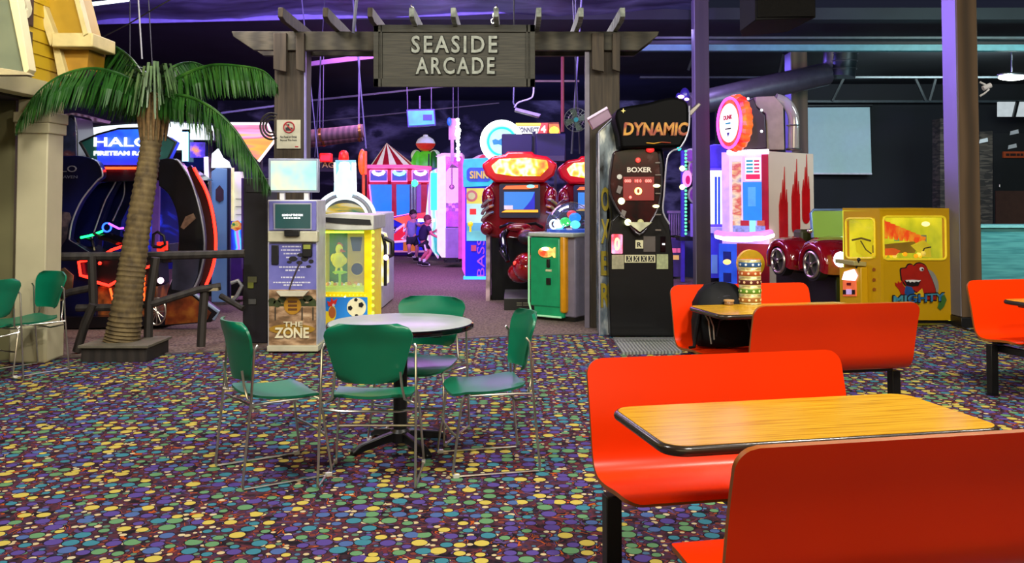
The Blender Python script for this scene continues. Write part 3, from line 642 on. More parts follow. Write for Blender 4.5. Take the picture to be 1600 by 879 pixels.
def make_chair(label):
    t = thing('stacking_chair', label, 'chair', 0, 0, 0, 0)
    # seat shell: grid with dish and waterfall front, 12 mm thick
    nx, ny = 14, 14; top = []; bot = []
    for j in range(ny+1):
        v = j/ny; y = -.20+.42*v
        hw = .205+.02*v; e_ = min(v, 1-v)*.42; rr = .07
        if e_ < rr: hw -= rr-math.sqrt(max(0, rr*rr-(rr-e_)**2))
        for i in range(nx+1):
            u = -1+2*i/nx
            z = .445+.012*u*u-.012*math.sin(math.pi*v)+.02*(1-v)**3-(.028*((v-.8)/.2)**2 if v > .8 else 0)
            top.append((u*hw, y, z)); bot.append((u*hw*.98, y, z-.014))
    n0 = len(top); fs = []
    for j in range(ny):
        for i in range(nx):
            q = j*(nx+1)+i; fs += [(q, q+1, q+nx+2, q+nx+1), (n0+q, n0+q+nx+1, n0+q+nx+2, n0+q+1)]
    bd = [i for i in range(nx+1)]+[(j+1)*(nx+1)-1 for j in range(1, ny+1)]+[ny*(nx+1)+i for i in range(nx-1, -1, -1)]+[j*(nx+1) for j in range(ny-1, 0, -1)]
    fs += [(bd[k], n0+bd[k], n0+bd[(k+1) % len(bd)], bd[(k+1) % len(bd)]) for k in range(len(bd))]
    part('seat', MB().add(top+bot, fs), GREEN, t, smooth=60)
    # back shell
    nx, ny = 16, 14; fr = []; bk = []
    for j in range(ny+1):
        v = j/ny; z = .535+.315*v
        hw = .165+.072*min(1, v*1.25)
        rt = .085; e_ = (1-v)*.315
        if e_ < rt: hw -= .085-math.sqrt(max(0, rt*rt-(rt-e_)**2))
        rb = .04; e_ = v*.315
        if e_ < rb: hw -= .03-.03*math.sqrt(max(0, 1-((rb-e_)/rb)**2))
        for i in range(nx+1):
            u = -1+2*i/nx
            y = -.215-.05*v+.05*u*u-(.018*(1-v)**2)*0
            if v > .68: y -= .10*(v-.68)*.5
            fr.append((u*hw, y, z)); bk.append((u*hw, y-.014, z))
    n0 = len(fr); fs = []
    for j in range(ny):
        for i in range(nx):
            q = j*(nx+1)+i; fs += [(q, q+1, q+nx+2, q+nx+1), (n0+q, n0+q+nx+1, n0+q+nx+2, n0+q+1)]
    bd = [i for i in range(nx+1)]+[(j+1)*(nx+1)-1 for j in range(1, ny+1)]+[ny*(nx+1)+i for i in range(nx-1, -1, -1)]+[j*(nx+1) for j in range(ny-1, 0, -1)]
    fs += [(bd[k], n0+bd[k], n0+bd[(k+1) % len(bd)], bd[(k+1) % len(bd)]) for k in range(len(bd))]
    part('backrest', MB().add(fr+bk, fs), GREEN, t, smooth=60)
    r = .0070
    for s in (-1, 1):
        part('leg', MB().tube([(s*.238, -.175, .735), (s*.246, -.195, .71), (s*.25, -.21, .45), (s*.252, -.25, .03), (s*.252, -.245, .009)], r), CHR, t)
        part('leg', MB().tube([(s*.19, .14, .43), (s*.215, .17, .42), (s*.225, .185, .38), (s*.248, .235, .03), (s*.25, .225, .009)], r), CHR, t)
        part('floor_runner', MB().tube([(s*.252, -.245, .009), (s*.25, .225, .009)], r), CHR, t)
        part('back_support', MB().tube([(s*.17, -.235, .60), (s*.178, -.225, .52), (s*.19, -.21, .455), (s*.235, -.19, .43), (s*.25, -.215, .435)], r), CHR, t)
        part('seat_rod', MB().tube([(s*.25, -.212, .43), (s*.21, -.12, .425), (s*.2, .13, .425)], r), CHR, t)
        part('glide', MB().box(s*.25-.01, s*.25+.01, .2, .235, 0, .022), mat('clear_glide', '#b8b8b0', .3), t, .003)
    part('stretcher', MB().tube([(-.235, .21, .215), (-.1, .222, .213), (.1, .222, .213), (.235, .21, .215)], r), CHR, t)
    part('stretcher', MB().tube([(-.245, -.2, .40), (-.15, -.14, .375), (.15, -.14, .375), (.245, -.2, .40)], r), CHR, t)
    return t
ch0 = make_chair('green chair nearest the viewer, its back turned, at the round table')
def place(o, x, y, head): o.location = (x, y, 0); o.rotation_euler = (0, 0, math.radians(head-90))
def feet(bl, br):   # centre and heading from the two rear feet as seen on the carpet
    bl = G(*bl); br = G(*br); m_ = (bl+br)/2; d = (br-bl); f_ = Vector((-d.y, d.x, 0)).normalized()
    return m_.x+f_.x*.245, m_.y+f_.y*.245, math.degrees(math.atan2(f_.y, f_.x))
x, y, h = feet((500, 766), (657, 762)); place(ch0, x, y, 90)
GRP = 'green stacking chairs'
ch0['group'] = GRP
for lab, (x, y, h) in (('green chair on the left side of the round table, facing right', (-1.31, 5.12, 33)),
                       ('green chair on the right side of the round table, facing left', (-.15, 5.29, 194)),
                       ('green chair on the far side of the round table, facing the viewer', (-.59, 5.92, 255)),
                       ('bright green chair cut off by the left edge of the picture', (-4.36, 7.52, 150)),
                       ('dark green chair in front of the cream pillar', (-4.24, 8.06, 236))):
    c = copy_tree(ch0); place(c, x, y, h); c['label'] = lab; c['group'] = GRP
# ================================================================ BOOTHS
def bench_mesh(T, flip, hw=.565):
    prof = [(.185, .425), (.20, .437), (.24, .445), (.33, .438), (.42, .426), (.50, .425), (.545, .437), (.575, .468), (.59, .51), (.60, .56), (.612, .62), (.63, .70), (.655, .79), (.672, .855)]
    fine = []
    for i in range(len(prof)-1):
        for k in range(4):
            f_ = k/4; fine.append((prof[i][0]*(1-f_)+prof[i+1][0]*f_, prof[i][1]*(1-f_)+prof[i+1][1]*f_))
    fine.append(prof[-1])
    # cubic-ish smoothing
    for _ in range(3): fine = [fine[0]]+[((a[0]+2*b[0]+c[0])/4, (a[1]+2*b[1]+c[1])/4) for a, b, c in zip(fine, fine[1:], fine[2:])]+[fine[-1]]
    # denser rows close to both ends so the corners read round
    def densify(seg): 
        out = []
        for a, b in zip(seg, seg[1:]):
            for k in range(3): out.append((a[0]+(b[0]-a[0])*k/3, a[1]+(b[1]-a[1])*k/3))
        return out+[seg[-1]]
    fine = densify(fine[:7])[:-1]+fine[6:-6]+densify(fine[-6:])
    L = [0]
    for a, b in zip(fine, fine[1:]): L.append(L[-1]+math.hypot(b[0]-a[0], b[1]-a[1]))
    tot = L[-1]; r = .065; nx = 10; A = []; B = []; n = len(fine)
    for i, (y, z) in enumerate(fine):
        a = fine[max(i-1, 0)]; b = fine[min(i+1, n-1)]; ty_, tz = b[0]-a[0], b[1]-a[1]; l_ = math.hypot(ty_, tz); ny_, nz = -tz/l_, ty_/l_
        e_ = min(L[i], tot-L[i]); w = hw
        if e_ < r: w -= r-math.sqrt(max(0, r*r-(r-e_)**2))
        for k in range(nx+1):
            u = -1+2*k/nx; th = .017
            A.append((u*w, flip*y, z)); B.append((u*w, flip*(y-ny_*th), z-nz*th))
    n0 = len(A); mb = MB(T); fs = []
    for j in range(n-1):
        for i in range(nx):
            q = j*(nx+1)+i; fs += [(q, q+1, q+nx+2, q+nx+1), (n0+q, n0+q+nx+1, n0+q+nx+2, n0+q+1)]
    bd = [i for i in range(nx+1)]+[(j+1)*(nx+1)-1 for j in range(1, n)]+[(n-1)*(nx+1)+i for i in range(nx-1, -1, -1)]+[j*(nx+1) for j in range(n-2, 0, -1)]
    mb.add(A+B, fs); m0 = len(mb.f)
    ef = [(bd[k], n0+bd[k], n0+bd[(k+1) % len(bd)], bd[(k+1) % len(bd)]) for k in range(len(bd))]
    for f_ in ef: mb.f.append(list(f_)); mb.m.append(1)
    return mb
def make_booth(label, bx=.07):
    t = thing('booth_seating', label, 'booth', 0, 0); T = I4
    r = .07; pts = []
    for cx, cy, a in ((.585-r, -.27+r, -90), (.585-r, .27-r, 0), (-.585+r, .27-r, 90), (-.585+r, -.27+r, 180)):
        for i in range(9): q = math.radians(a+90*i/8); pts.append((cx+r*math.cos(q), cy+r*math.sin(q)))
    tt = part('tabletop', MB().xy(pts, .722, .75), OAK, t)
    part('edge_band', MB().tube([(x*1.0, y*1.0, .733) for x, y in pts], .0165, 10, closed=True), VINYL, tt)
    for f_ in (1, -1):
        part('bench', bench_mesh(T, f_), [REDL, EDGE], t, smooth=50)
    for x in (-.535, .535):
        q = x/abs(x)*bx
        part('beam', MB().box(q-.025, q+.025, -.44, .44, .33, .38), STEEL, t, .004)
        for y in (-.44, .44):
            part('leg', MB().box(x-.03, x+.03, y-.03, y+.03, .012, .385), STEEL, t, .004)
            part('leg_foot', MB().box(x-.034, x+.034, y-.034, y+.034, 0, .012), STEEL, t)
        part('table_post', MB().box(q-.025, q+.025, -.025, .025, .38, .70), STEEL, t, .004)
        part('post_plate', MB().box(q-.035, q+.035, -.2, .2, .695, .72).box(q-.04, q+.04, -.045, .045, .62, .695), STEEL, t, .004)
    for y in (-.44, .44): part('seat_rail', MB().box(-.51, .51, y-.03, y+.03, .385, .418), STEEL, t, .004)
    part('crossbar', MB().box(-bx, bx, -.02, .02, .335, .375), STEEL, t, .003)
    return t
th = math.radians(12); cu, su = math.cos(th), math.sin(th)
def uv(u, v): return u*cu-v*su, u*su+v*cu
b0 = make_booth('nearest red booth with the bare oak table in the foreground')
spots = [(1.635, 2.92, None), (3.15, 5.82, 'middle red booth with a black backpack and stacked tins'), (5.6, 5.72, 'red booth cut off by the right edge beside the wooden column')]
for k, (u, v, lab) in enumerate(spots):
    o = b0 if k == 0 else copy_tree(b0) if k == 1 else make_booth(lab, .47)
    x, y = uv(u, v); o.location = (x, y, 0); o.rotation_euler = (0, 0, th)
    o['group'] = 'red booth seating'
    if lab: o['label'] = lab
# ================================================================ ON THE MIDDLE TABLE
BX, BY = uv(3.15, 5.82)
cc = G(1172, 470, .75); R0 = .077
cy0 = G(1172, 474, .75)
ZB = .75
for k, (mc, lc, lab) in enumerate((('#8a5a20', '#e0c890', 'bottom orange tin of the stack on the middle booth table'), ('#4f7a1c', '#d8d8a0', 'green banded tin second from the bottom of the stack'), ('#4a1210', '#d8b890', 'maroon banded tin in the middle of the stack'),
                                   ('#9a4a18', '#e0c0a0', 'rust orange tin second from the top of the stack'), ('#1f4a7a', '#d0d8e0', 'blue banded tin on top of the stack'))):
    z0 = ZB+.0005+k*.0625
    t = thing('game_tin', lab, 'tin', cy0.x, cy0.y, z=z0, group='stack of round game tins')
    T = FR(cy0.x, cy0.y, k*23, z0)
    part('tin_body', MB(T).lathe([(.001, 0), (R0-.003, 0), (R0, .003), (R0, .058), (R0-.003, .062), (.001, .062)], n=36), mat('tin_gold', '#b8ad70', .35, .3), t)
    part('paper_band', MB(T).lathe([(R0+.001, .014), (R0+.0015, .015), (R0+.0015, .046), (R0+.001, .047)], n=36), mat('tin_band_'+mc, mc, .5, vary=.15, scale=30), t)
    d_ = MB(T)
    for j in range(10):
        a = 2*math.pi*j/10; c_ = Vector((math.cos(a), math.sin(a), 0))*(R0+.001)+Vector((0, 0, .0305))
        A = Matrix.Rotation(a, 4, 'Z') @ Matrix.Rotation(math.pi/2, 4, 'Y')
        d_.lathe([(.0005, 0), (.0085, 0), (.0085, .002), (.0005, .002)], c_, 12, A)
    part('band_emblem', d_, mat('tin_emblem_'+lc, lc, .5), t)
    part('rim', MB(T).ring((0, 0, .004), R0, .0022, 'z', 36, 6).ring((0, 0, .059), R0, .0022, 'z', 36, 6), mat('tin_rim', '#c8c090', .3, .5), t)
cp = G(1139, 476, .75)
t = thing('shaker_jar', 'small clear jar with a pale lid beside the tins', 'jar', cp.x, cp.y, z=.75)
T = FR(cp.x, cp.y, 0, .7505)
part('jar_glass', MB(T).lathe([(.001, 0), (.03, 0), (.034, .006), (.032, .022), (.03, .024), (.001, .024)]), mat('amber_jar', '#7a5a3a', .15), t)
part('jar_lid', MB(T).lathe([(.001, .024), (.036, .024), (.037, .028), (.036, .036), (.001, .037)]), mat('tan_lid', '#b08a5a', .4), t)
# backpack on the bench
bb = uv(3.15-.27, 5.82+.40); T = FR(bb[0], bb[1], 12, .455)
BPK = mat('black_nylon', '#040509', .75, vary=.3, scale=15, spec=.25); 
t = thing('backpack', 'black backpack slumped on the middle booth bench behind the table', 'backpack', bb[0], bb[1], 12, .455)
body = MB(T)
sec = [(-.0, .21, .15, 0), (.05, .225, .155, 0), (.15, .22, .15, .01), (.26, .20, .13, .03), (.33, .165, .10, .05), (.375, .11, .06, .07), (.39, .04, .025, .08)]
vs_ = []; n = 24
for z, rx, ry, oy in sec:
    for j in range(n):
        a = 2*math.pi*j/n; ca, sa = math.cos(a), math.sin(a)
        k_ = 1/max(1e-6, (abs(ca)**3+abs(sa)**3)**(1/3))
        vs_.append((rx*ca*k_-.25*z*max(0, .2-z)+.01*math.sin(7*a+z*20), ry*sa*k_+oy+.008*math.sin(5*a+z*30)-.02, z*1.12))
fs_ = [(i*n+j, i*n+(j+1) % n, (i+1)*n+(j+1) % n, (i+1)*n+j) for i in range(len(sec)-1) for j in range(n)]+[tuple(range(n))[::-1], tuple(range((len(sec)-1)*n, len(sec)*n))]
body.add(vs_, fs_); part('bag_body', body, BPK, t, smooth=80)
part('front_pocket', MB(T).sph((.02, -.15, .12), (.16, .045, .11)), BPK, t)
part('zip', MB(T).tube([(-.13, -.175, .08), (-.11, -.19, .19), (0, -.195, .225), (.1, -.19, .19), (.13, -.175, .08)], .005), mat('zip_grey', '#3a3a44', .3, .5), t)
part('top_seam', MB(T).tube([(-.08, -.08, .335), (0, -.075, .35), (.1, -.08, .34)], .006), mat('zip_grey', '#3a3a44'), t)
part('drawcord', MB(T).tube([(-.20, -.13, .24), (-.185, -.17, .19), (-.18, -.18, .1), (-.17, -.18, .03)], .005), mat('pale_cord', '#a5a59a', .6), t)
part('drawcord', MB(T).tube([(-.17, -.15, .22), (-.155, -.185, .15), (-.15, -.185, .06)], .005), mat('pale_cord', '#a5a59a'), t)
part('shoulder_strap', MB(T).tube([(-.15, 0, .32), (-.22, -.08, .2), (-.265, -.13, .08), (-.29, -.16, .01), (-.33, -.17, .008)], [.014, .018, .016, .012, .01], 8), BPK, t)
# ================================================================ ARCADE, left side
def pt(pts, Y, r, n=8, closed=False): return MB().tube([W(p[0], p[1], Y) for p in pts], r, n, closed)
def ptp(name, pts, Y, r, m, parent, n=8, sm=0): 
    ps = [W(p[0], p[1], (p[2] if len(p) > 2 else Y)) for p in pts]
    if sm: ps = [q for q, _ in interp(ps, [1]*len(ps), sm)]
    return part(name, MB().tube(ps, r, n), m, parent)
NR = glow('red_neon', '#ff1e12', 7); NG = glow('green_neon', '#14ff6a', 5); NV = glow('violet_neon', '#a03cff', 6); NB = glow('blue_neon', '#1a48ff', 6)
NW = glow('white_neon', '#eaf6ff', 4); NC = glow('cyan_neon', '#22e6e0', 5); NP = glow('pink_neon', '#ff58e0', 6)
EDW = mat('pale_edge_strip', '#a8a8b8', .3, .3)
HN = mat('navy_machine_panel', '#080c30', .3, stops=[(.35, '#05071a'), (.6, '#0a1048'), (.8, '#141a50')], scale=1.4, coat=.3)
HK = mat('black_machine_panel', '#0a0b12', .3, stops=[(.4, '#07080d'), (.62, '#10121c'), (.8, '#241c24')], scale=2, coat=.4)
def curve(pts, n=24, Y=0): 
    ps = [Vector((p[0], p[1], 0)) for p in pts]
    return [(q.x, q.y) for q, _ in interp(ps, [1]*len(ps), n)]
X0 = W(205, 310, 11).x
hl = thing('space_shooter_cabinet', 'huge dark four seat shooting game with a lit blue crown and red neon', 'arcade machine', X0, 11.3)
L_out = [(40, 252)]+curve([(75, 246), (120, 243), (148, 250), (158, 262), (160, 275), (151, 283)], 16)+curve([(151, 283), (128, 312), (113, 345), (108, 374)], 12)+[(124, 384), (150, 400), (150, 500), (40, 510)]
lp = part('side_panel', MB().pp(L_out, 10.75, .12), HN, hl, .01, label='navy side panel with pale lettering')
ptp('panel_edging', [(158, 262), (160, 275), (151, 283), (128, 312), (113, 345), (108, 374)], 10.74, .010, EDW, hl, sm=20)
ptext('panel_lettering', 'HALO', EDW, lp, 68, 258.5, 120, 268.5, 10.74, .006)
ptext('panel_lettering', 'FIRETEAM RAVEN', mat('dim_letter', '#6d7088', .5), lp, 52, 274, 121, 278.5, 10.74, .006)
art = mat('dark_armour_art', '#3a3440', .5, stops=[(.3, '#15131a'), (.5, '#3a3240'), (.62, '#6a5860'), (.8, '#1a1820')], scale=7, detail=5)
part('panel_artwork', MB().pp([(73, 335), (82, 340), (95, 330), (108, 332), (111, 340), (107, 352), (104, 372), (90, 392), (73, 388)], 10.74, .008), art, lp)
part('panel_artwork', MB().pp([(73, 300), (88, 292), (94, 291), (96, 296), (86, 300), (74, 308)], 10.74, .008), mat('grey_art', '#4a4d58', .5), lp)
R_out = curve([(246, 250), (262, 247), (279, 252), (296, 278), (309, 315), (318, 360), (319, 395), (312, 430), (300, 456)], 26)+[(340, 486), (330, 503), (256, 509), (256, 478)]+curve([(262, 452), (274, 415), (279, 375), (276, 335), (264, 305), (248, 290)], 18)
rp = part('side_panel', MB().pp(R_out, 10.6, .14), HK, hl, .01, label='tall black arched side panel with white edging')
ptp('panel_edging', [(275, 249), (281, 254), (296, 278), (309, 315), (318, 360), (319, 395), (312, 430), (300, 456)], 10.59, .012, EDW, hl, sm=26)
ptp('panel_edging', [(300, 456), (342, 487), (334, 499)], 10.59, .02, mat('blue_white_edge', '#8fa4c8', .3), hl)
part('panel_artwork', MB().pp([(262, 466), (300, 462), (330, 488), (322, 502), (258, 507)], 10.59, .006), mat('orange_fire_art', '#6a2c10', .5, stops=[(.3, '#2a1408'), (.5, '#8a3a10'), (.65, '#b06a20'), (.8, '#3a1c0c')], scale=5), rp)
part('panel_artwork', MB().pp([(282, 355), (290, 338), (302, 333), (306, 341), (296, 350), (287, 358)], 10.59, .006), mat('pale_ship_art', '#8a7460', .5, scale=20, vary=.4), rp)
part('panel_artwork', MB().pp([(268, 452), (270, 400), (312, 400), (309, 430), (298, 456)], 10.595, .004), mat('grey_blue_art', '#2a3048', .4, stops=[(.3, '#1c2030'), (.7, '#4a4c66')], scale=3), rp)
ptp('red_neon_arc', [(303, 262), (310, 275), (323, 300), (332, 332), (337, 370), (336, 400), (330, 425), (322, 445)], 10.5, .018, NR, hl, sm=26)
part('neon_housing', MB().pp(curve([(298, 258), (320, 290), (334, 335), (338, 372), (334, 412), (320, 450)], 18)+curve([(312, 448), (322, 400), (322, 360), (312, 312), (292, 262)], 18), 10.54, .05), mat('dark_red_housing', '#2a0808', .4), hl)
cr = part('crown_sign', MB().pp([(125, 222), (152, 210), (185, 201), (215, 200), (262, 214), (274, 222), (262, 248), (228, 257), (152, 257), (140, 248)], 11.0, .15), glow('crown_blue', '#1230ff', 1.25, stops=[(.3, '#0b14b8'), (.55, '#1a40ff'), (.8, '#2a8cf0')], scale=2.2), hl)
part('crown_wing', MB().pp([(124, 221), (148, 211), (152, 257), (148, 256)], 10.98, .03), mat('crown_green', '#1c4a44', .5, emit=.35), hl)
part('crown_wing', MB().pp([(252, 212), (276, 221), (262, 250), (246, 254)], 10.98, .03), mat('crown_green', '#1c4a44'), hl)
ptp('crown_frame', [(125, 222), (140, 248), (148, 257), (152, 262)], 10.97, .018, BLK, hl)
ptp('crown_frame', [(125, 222), (152, 210), (185, 201), (215, 200), (262, 214), (275, 222), (262, 249), (250, 262)], 10.97, .012, BLK, hl)
ptext('crown_lettering', 'HALO', NW, cr, 147, 214.5, 236, 229, 10.97, .012, bold=.01)
ptext('crown_lettering', 'FIRETEAM RAVEN', NW, cr, 147, 236, 247, 242.5, 10.97, .012, bold=.02)
part('red_light_bar', MB().pb(150, 260.5, 246, 264, 10.95, .05), glow('red_bar', '#ff3010', 8), hl)
part('canopy', MB().pp([(140, 257), (262, 257), (296, 280), (120, 285)], 11.1, .9), HK, hl)
# curved screens with streaks of blue
part('game_screen', MB().pp([(160, 276), (242, 276), (280, 300), (284, 420), (160, 420)], 12.0, .1), glow('streak_screen', '#2a2cff', .8, stops=[(.3, '#080a20'), (.52, '#15106a'), (.62, '#2638ff'), (.7, '#b09cff'), (.8, '#1430c0')], scale=2.5, stretch=(1, 1, .6), dist=1.2, detail=4), hl)
part('violet_reveal', MB().pp([(240, 270), (249, 270), (247, 400), (236, 400)], 11.6, .05), mat('violet_reveal', '#5a3a8a', .4, emit=.4), hl)
for pts in ([(133, 300), (160, 285), (186, 283), (172, 310), (158, 350), (146, 385), (115, 385), (118, 345)], [(180, 290), (196, 280), (222, 278), (206, 312), (190, 345), (184, 390), (160, 392), (165, 345)]):
    part('divider_panel', MB().pp(pts, 11.3 if pts[0][0] < 150 else 11.5, .1), HN, hl)
for pts, Y in (([(178, 272), (180, 285), (165, 312), (153, 345), (143, 374)], 11.25), ([(193, 270), (194, 303), (183, 330), (176, 345)], 11.45), ([(150, 262), (149, 280)], 10.9), ([(223, 270), (223, 275)], 11.2), ([(206, 332), (207, 368)], 11.4)):
    ptp('panel_edging', pts, Y, .009, EDW, hl, sm=12)
part('console', MB().pp([(72, 381), (84, 378), (150, 398), (240, 398), (264, 380), (268, 410), (150, 416), (72, 420)], 10.95, .7), mat('console_dark', '#1a181a', .35, vary=.3), hl, .01)
part('console_top', MB().pp([(73, 376), (92, 382), (136, 397), (73, 400)], 10.9, .3), mat('console_tan', '#6d5a40', .5), hl)
for k, (x, y) in enumerate(((118, 385), (190, 372))):
    g = part('gun', MB().tube([W(x-35, y-3, 10.85), W(x-18, y-1, 10.85), W(x, y+6, 10.85), W(x+22, y+12, 10.85)], [.035, .055, .06, .04], 8), BLKG, hl)
    part('gun_grip', MB().tube([W(x+8, y+6, 10.85), W(x+4, y-10, 10.85), W(x+12, y-16, 10.85), W(x+26, y-10, 10.85), W(x+30, y+6, 10.85)], .022, 8), BLKG, g)
    part('gun_barrel', MB().tube([W(x-33, y-3, 10.8), W(x-44, y-8, 10.8)], .02, 8), mat('gun_metal', '#4a4a50', .3, .8), g)
part('barrel_light', MB().pb(78, 375.5, 85, 380.5, 10.75, .04), glow('pale_green_light', '#7dffb0', 3), hl)
ptp('gun_light', [(126, 371, 10.8), (140, 368, 10.8), (150, 365, 10.8), (160, 361, 10.8)], 10.8, .014, NG, hl)
ptp('gun_light', [(170, 349), (180, 354), (186, 357), (193, 356)], 10.8, .012, NV, hl)
part('blue_light_ring', MB().ring(W(167, 355, 10.8), .05, .01, 'y', 20, 6), NB, hl)
ptp('console_light', [(165, 396), (175, 390), (190, 385), (202, 386), (212, 381)], 10.72, .016, NR, hl)
ptp('seat_light', [(138, 406), (123, 409), (126, 430), (138, 433)], 10.7, .018, NR, hl)
ptp('seat_light', [(148, 440), (170, 446), (196, 432), (205, 428)], 10.7, .018, NR, hl)
ptp('seat_light', [(226, 418), (238, 415)], 10.7, .016, NR, hl)
part('pilot_lamp', MB().sph(W(156, 411, 10.7), .02), NR, hl)
sb = mat('seat_base_art', '#4a2c14', .5, stops=[(.3, '#140c06'), (.45, '#5a3010'), (.6, '#b06020'), (.75, '#1c120a')], scale=5, detail=4)
for x0, x1 in ((124, 143), (150, 200), (214, 246)):
    s_ = part('seat', MB().pp([(x0, 405), (x1, 403), (x1+2, 446), (x0-2, 444)], 10.78, .35), mat('dark_vinyl_seat', '#0e0d10', .4), hl, .02)
    part('seat_base', MB().pb(x0, 447, x1, 498, 10.8, .4), sb, hl, .01)
ptp('seat_glow', [(172, 450), (177, 470), (181, 486)], 10.76, .014, glow('orange_neon', '#ff4a14', 4), hl)
ptp('seat_glow', [(188, 448), (190, 462), (188, 478)], 10.76, .012, glow('orange_neon', '#ff4a14', 4), hl)
ptp('seat_glow', [(226, 430), (224, 455), (228, 480)], 10.76, .014, glow('orange_neon', '#ff4a14', 4), hl)
part('platform', MB().pp([(40, 496), (250, 494), (256, 508), (40, 516)], 10.6, 1.2), HK, hl)
part('floor_artwork', MB().pp([(73, 430), (100, 418), (114, 430), (112, 458), (96, 470), (73, 470)], 10.72, .02), mat('tan_art', '#6a5238', .5, stops=[(.3, '#2a2018'), (.55, '#7a6448'), (.7, '#b0987a')], scale=5), hl)
st = part('steering_yoke', MB().tube([W(*p, 10.7) for p in ((239, 385), (240, 366), (246, 362), (256, 368), (258, 382), (251, 386), (239, 385))], .018, 8), BLK, hl)
part('score_box', MB().pb(245, 378, 254, 394, 10.72, .06).pb(254, 377, 260, 391, 10.74, .05), [glow('red_box', '#ff2a14', 1.6)], hl)
part('white_lamp', MB().sph(W(251, 438, 10.6), .035), glow('pink_lamp', '#ffc0e8', 6), hl)
wh = part('chrome_spokes', MB().ring(W(245, 500-14, 10.45), .1, .012, 'y', 24, 6, sz=1.5), CHR, hl)
for k in range(6):
    a = math.pi*k/6; c_ = W(245, 486, 10.45); part('spoke', MB().tube([c_-Vector((math.cos(a)*.1, 0, math.sin(a)*.15)), c_+Vector((math.cos(a)*.1, 0, math.sin(a)*.15))], .006, 6), CHR, wh)
# poster cabinet top behind the left panel
t = thing('poster_cabinet', 'tall dark cabinet with an armoured figure poster left of the blue crown', 'arcade machine', W(100, 310, 12).x, 12.2)
pc = part('cabinet_back', MB().pp([(66, 510), (66, 262), (74, 232), (78, 212), (90, 192), (110, 178), (118, 182), (121, 210), (121, 498)], 12.0, .5), HK, t, .02)
part('poster', MB().pp([(76, 242), (74, 232), (80, 212), (92, 196), (110, 184), (117, 190), (119, 244)], 11.98, .015), mat('armour_poster', '#30303c', .5, stops=[(.3, '#0a0a10'), (.48, '#2c3450'), (.56, '#6a3a40'), (.63, '#a08a90'), (.7, '#15131c')], scale=3.4, detail=5), t)
part('round_emblem', MB().pd(82, 220, 9, 9, 11.96, .02), mat('emblem_red_grey', '#8a5a60', .5, stops=[(.35, '#6a4a58'), (.6, '#b08088'), (.75, '#c04a40')], scale=9), t)
# white lit signs behind the crown
t = thing('lit_header_sign', 'glowing white header sign behind the blue crown and palm trunk', 'sign', W(230, 310, 13.5).x, 13.5, z=0)
part('sign_face', MB().pp([(137, 216), (137, 200), (170, 196), (270, 190), (332, 196), (332, 218), (285, 234), (140, 236)], 13.4, .12), glow('header_white', '#e8f4ff', 1.6), t)
part('sign_frame', MB().pp([(134, 214), (134, 197), (170, 193), (270, 187), (336, 193), (336, 220), (288, 238), (137, 240)], 13.46, .12), BLK, t)
part('sign_post', MB().pb(165, 236, 172, 480, 13.5, .08).pb(296, 230, 302, 480, 13.5, .08), BLK, t)
t = thing('carnival_stall', 'pale pillar with scalloped awning behind the poster cabinet', 'kiosk', W(135, 310, 14.5).x, 14.6)
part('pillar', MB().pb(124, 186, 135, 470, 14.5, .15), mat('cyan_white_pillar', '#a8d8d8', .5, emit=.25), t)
part('awning', MB().pp([(76, 192), (80, 180), (118, 176), (156, 186), (154, 190), (118, 188)], 14.3, .4), mat('pink_stripe_awning', '#9a7a80', .6, tex='wave', scale=3, stops=[(0, '#6a4a50'), (1, '#b8a0a4')]), t)
t = thing('blue_game_cabinet', 'tall pale blue cabinet side with a dark hexagon emblem right of the red neon arc', 'arcade machine', W(344, 310, 12.2).x, 12.3)
part('cabinet_side', MB().pp([(330, 472), (330, 268), (338, 262), (357, 264), (357, 472)], 12.1, .1), mat('blue_tan_side', '#6f9ae0', .4, emit=.05, stops=[(.3, '#5a86d8'), (.6, '#86aee8'), (.8, '#a8b0b8')], scale=.9), t, .01)
part('hexagon_emblem', MB().pp([(337, 312), (337, 296), (343, 289), (349, 297), (349, 312), (343, 316)], 12.08, .015), mat('emblem_maroon', '#3a2448', .5), t)
part('cabinet_trim', MB().pb(355, 262, 359, 470, 12.05, .06), mat('dark_blue_trim', '#101844', .4), t)
t = thing('neon_display_cabinet', 'cabinet with blue white neon columns between the palm trunk and red arc', 'arcade machine', W(306, 310, 12.6).x, 12.8)
part('cabinet_body', MB().pb(284, 202, 326, 479.3, 12.7, .2), BLKG, t, .01)
for x, w_, m_ in ((287, 3, 'blue_white_tube'), (292, 2.4, 'blue_white_tube')):
    part('light_tube', MB().cyl(W(x, 252, 12.6), W(x, 206, 12.6), .02), glow('blue_white_tube', '#8fd0ff', 4), t)
part('lit_panel', MB().pb(297, 222, 319, 246, 12.65, .04), glow('violet_art_panel', '#7a50ff', 1.2, stops=[(.3, '#1c1060'), (.5, '#5a38ff'), (.62, '#ff9a50'), (.75, '#9ad8ff')], scale=5), t)
part('lit_panel', MB().pb(297, 199, 326, 218, 12.62, .04), glow('header_white', '#f4fbff'), t)
part('light_tube', MB().cyl(W(323, 282, 12.6), W(322, 245, 12.6), .03), glow('violet_white_tube', '#c8b0ff', 3), t)
part('white_glow_sign', MB().pp([(330, 262), (331, 240), (340, 232), (347, 246), (356, 252), (360, 262)], 12.55, .06), glow('header_white', '#f4fbff'), t)
t = thing('cream_booth', 'cream slatted booth side glowing behind the drooping palm frond', 'kiosk', W(368, 310, 13.5).x, 13.6)
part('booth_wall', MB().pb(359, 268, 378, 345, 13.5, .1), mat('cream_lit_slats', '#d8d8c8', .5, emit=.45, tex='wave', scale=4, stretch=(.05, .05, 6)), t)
for y in (310, 322, 334): part('slat_line', MB().pb(368, y, 378, y+1, 13.48, .02), mat('slat_grey', '#8a8a80', .6), t)
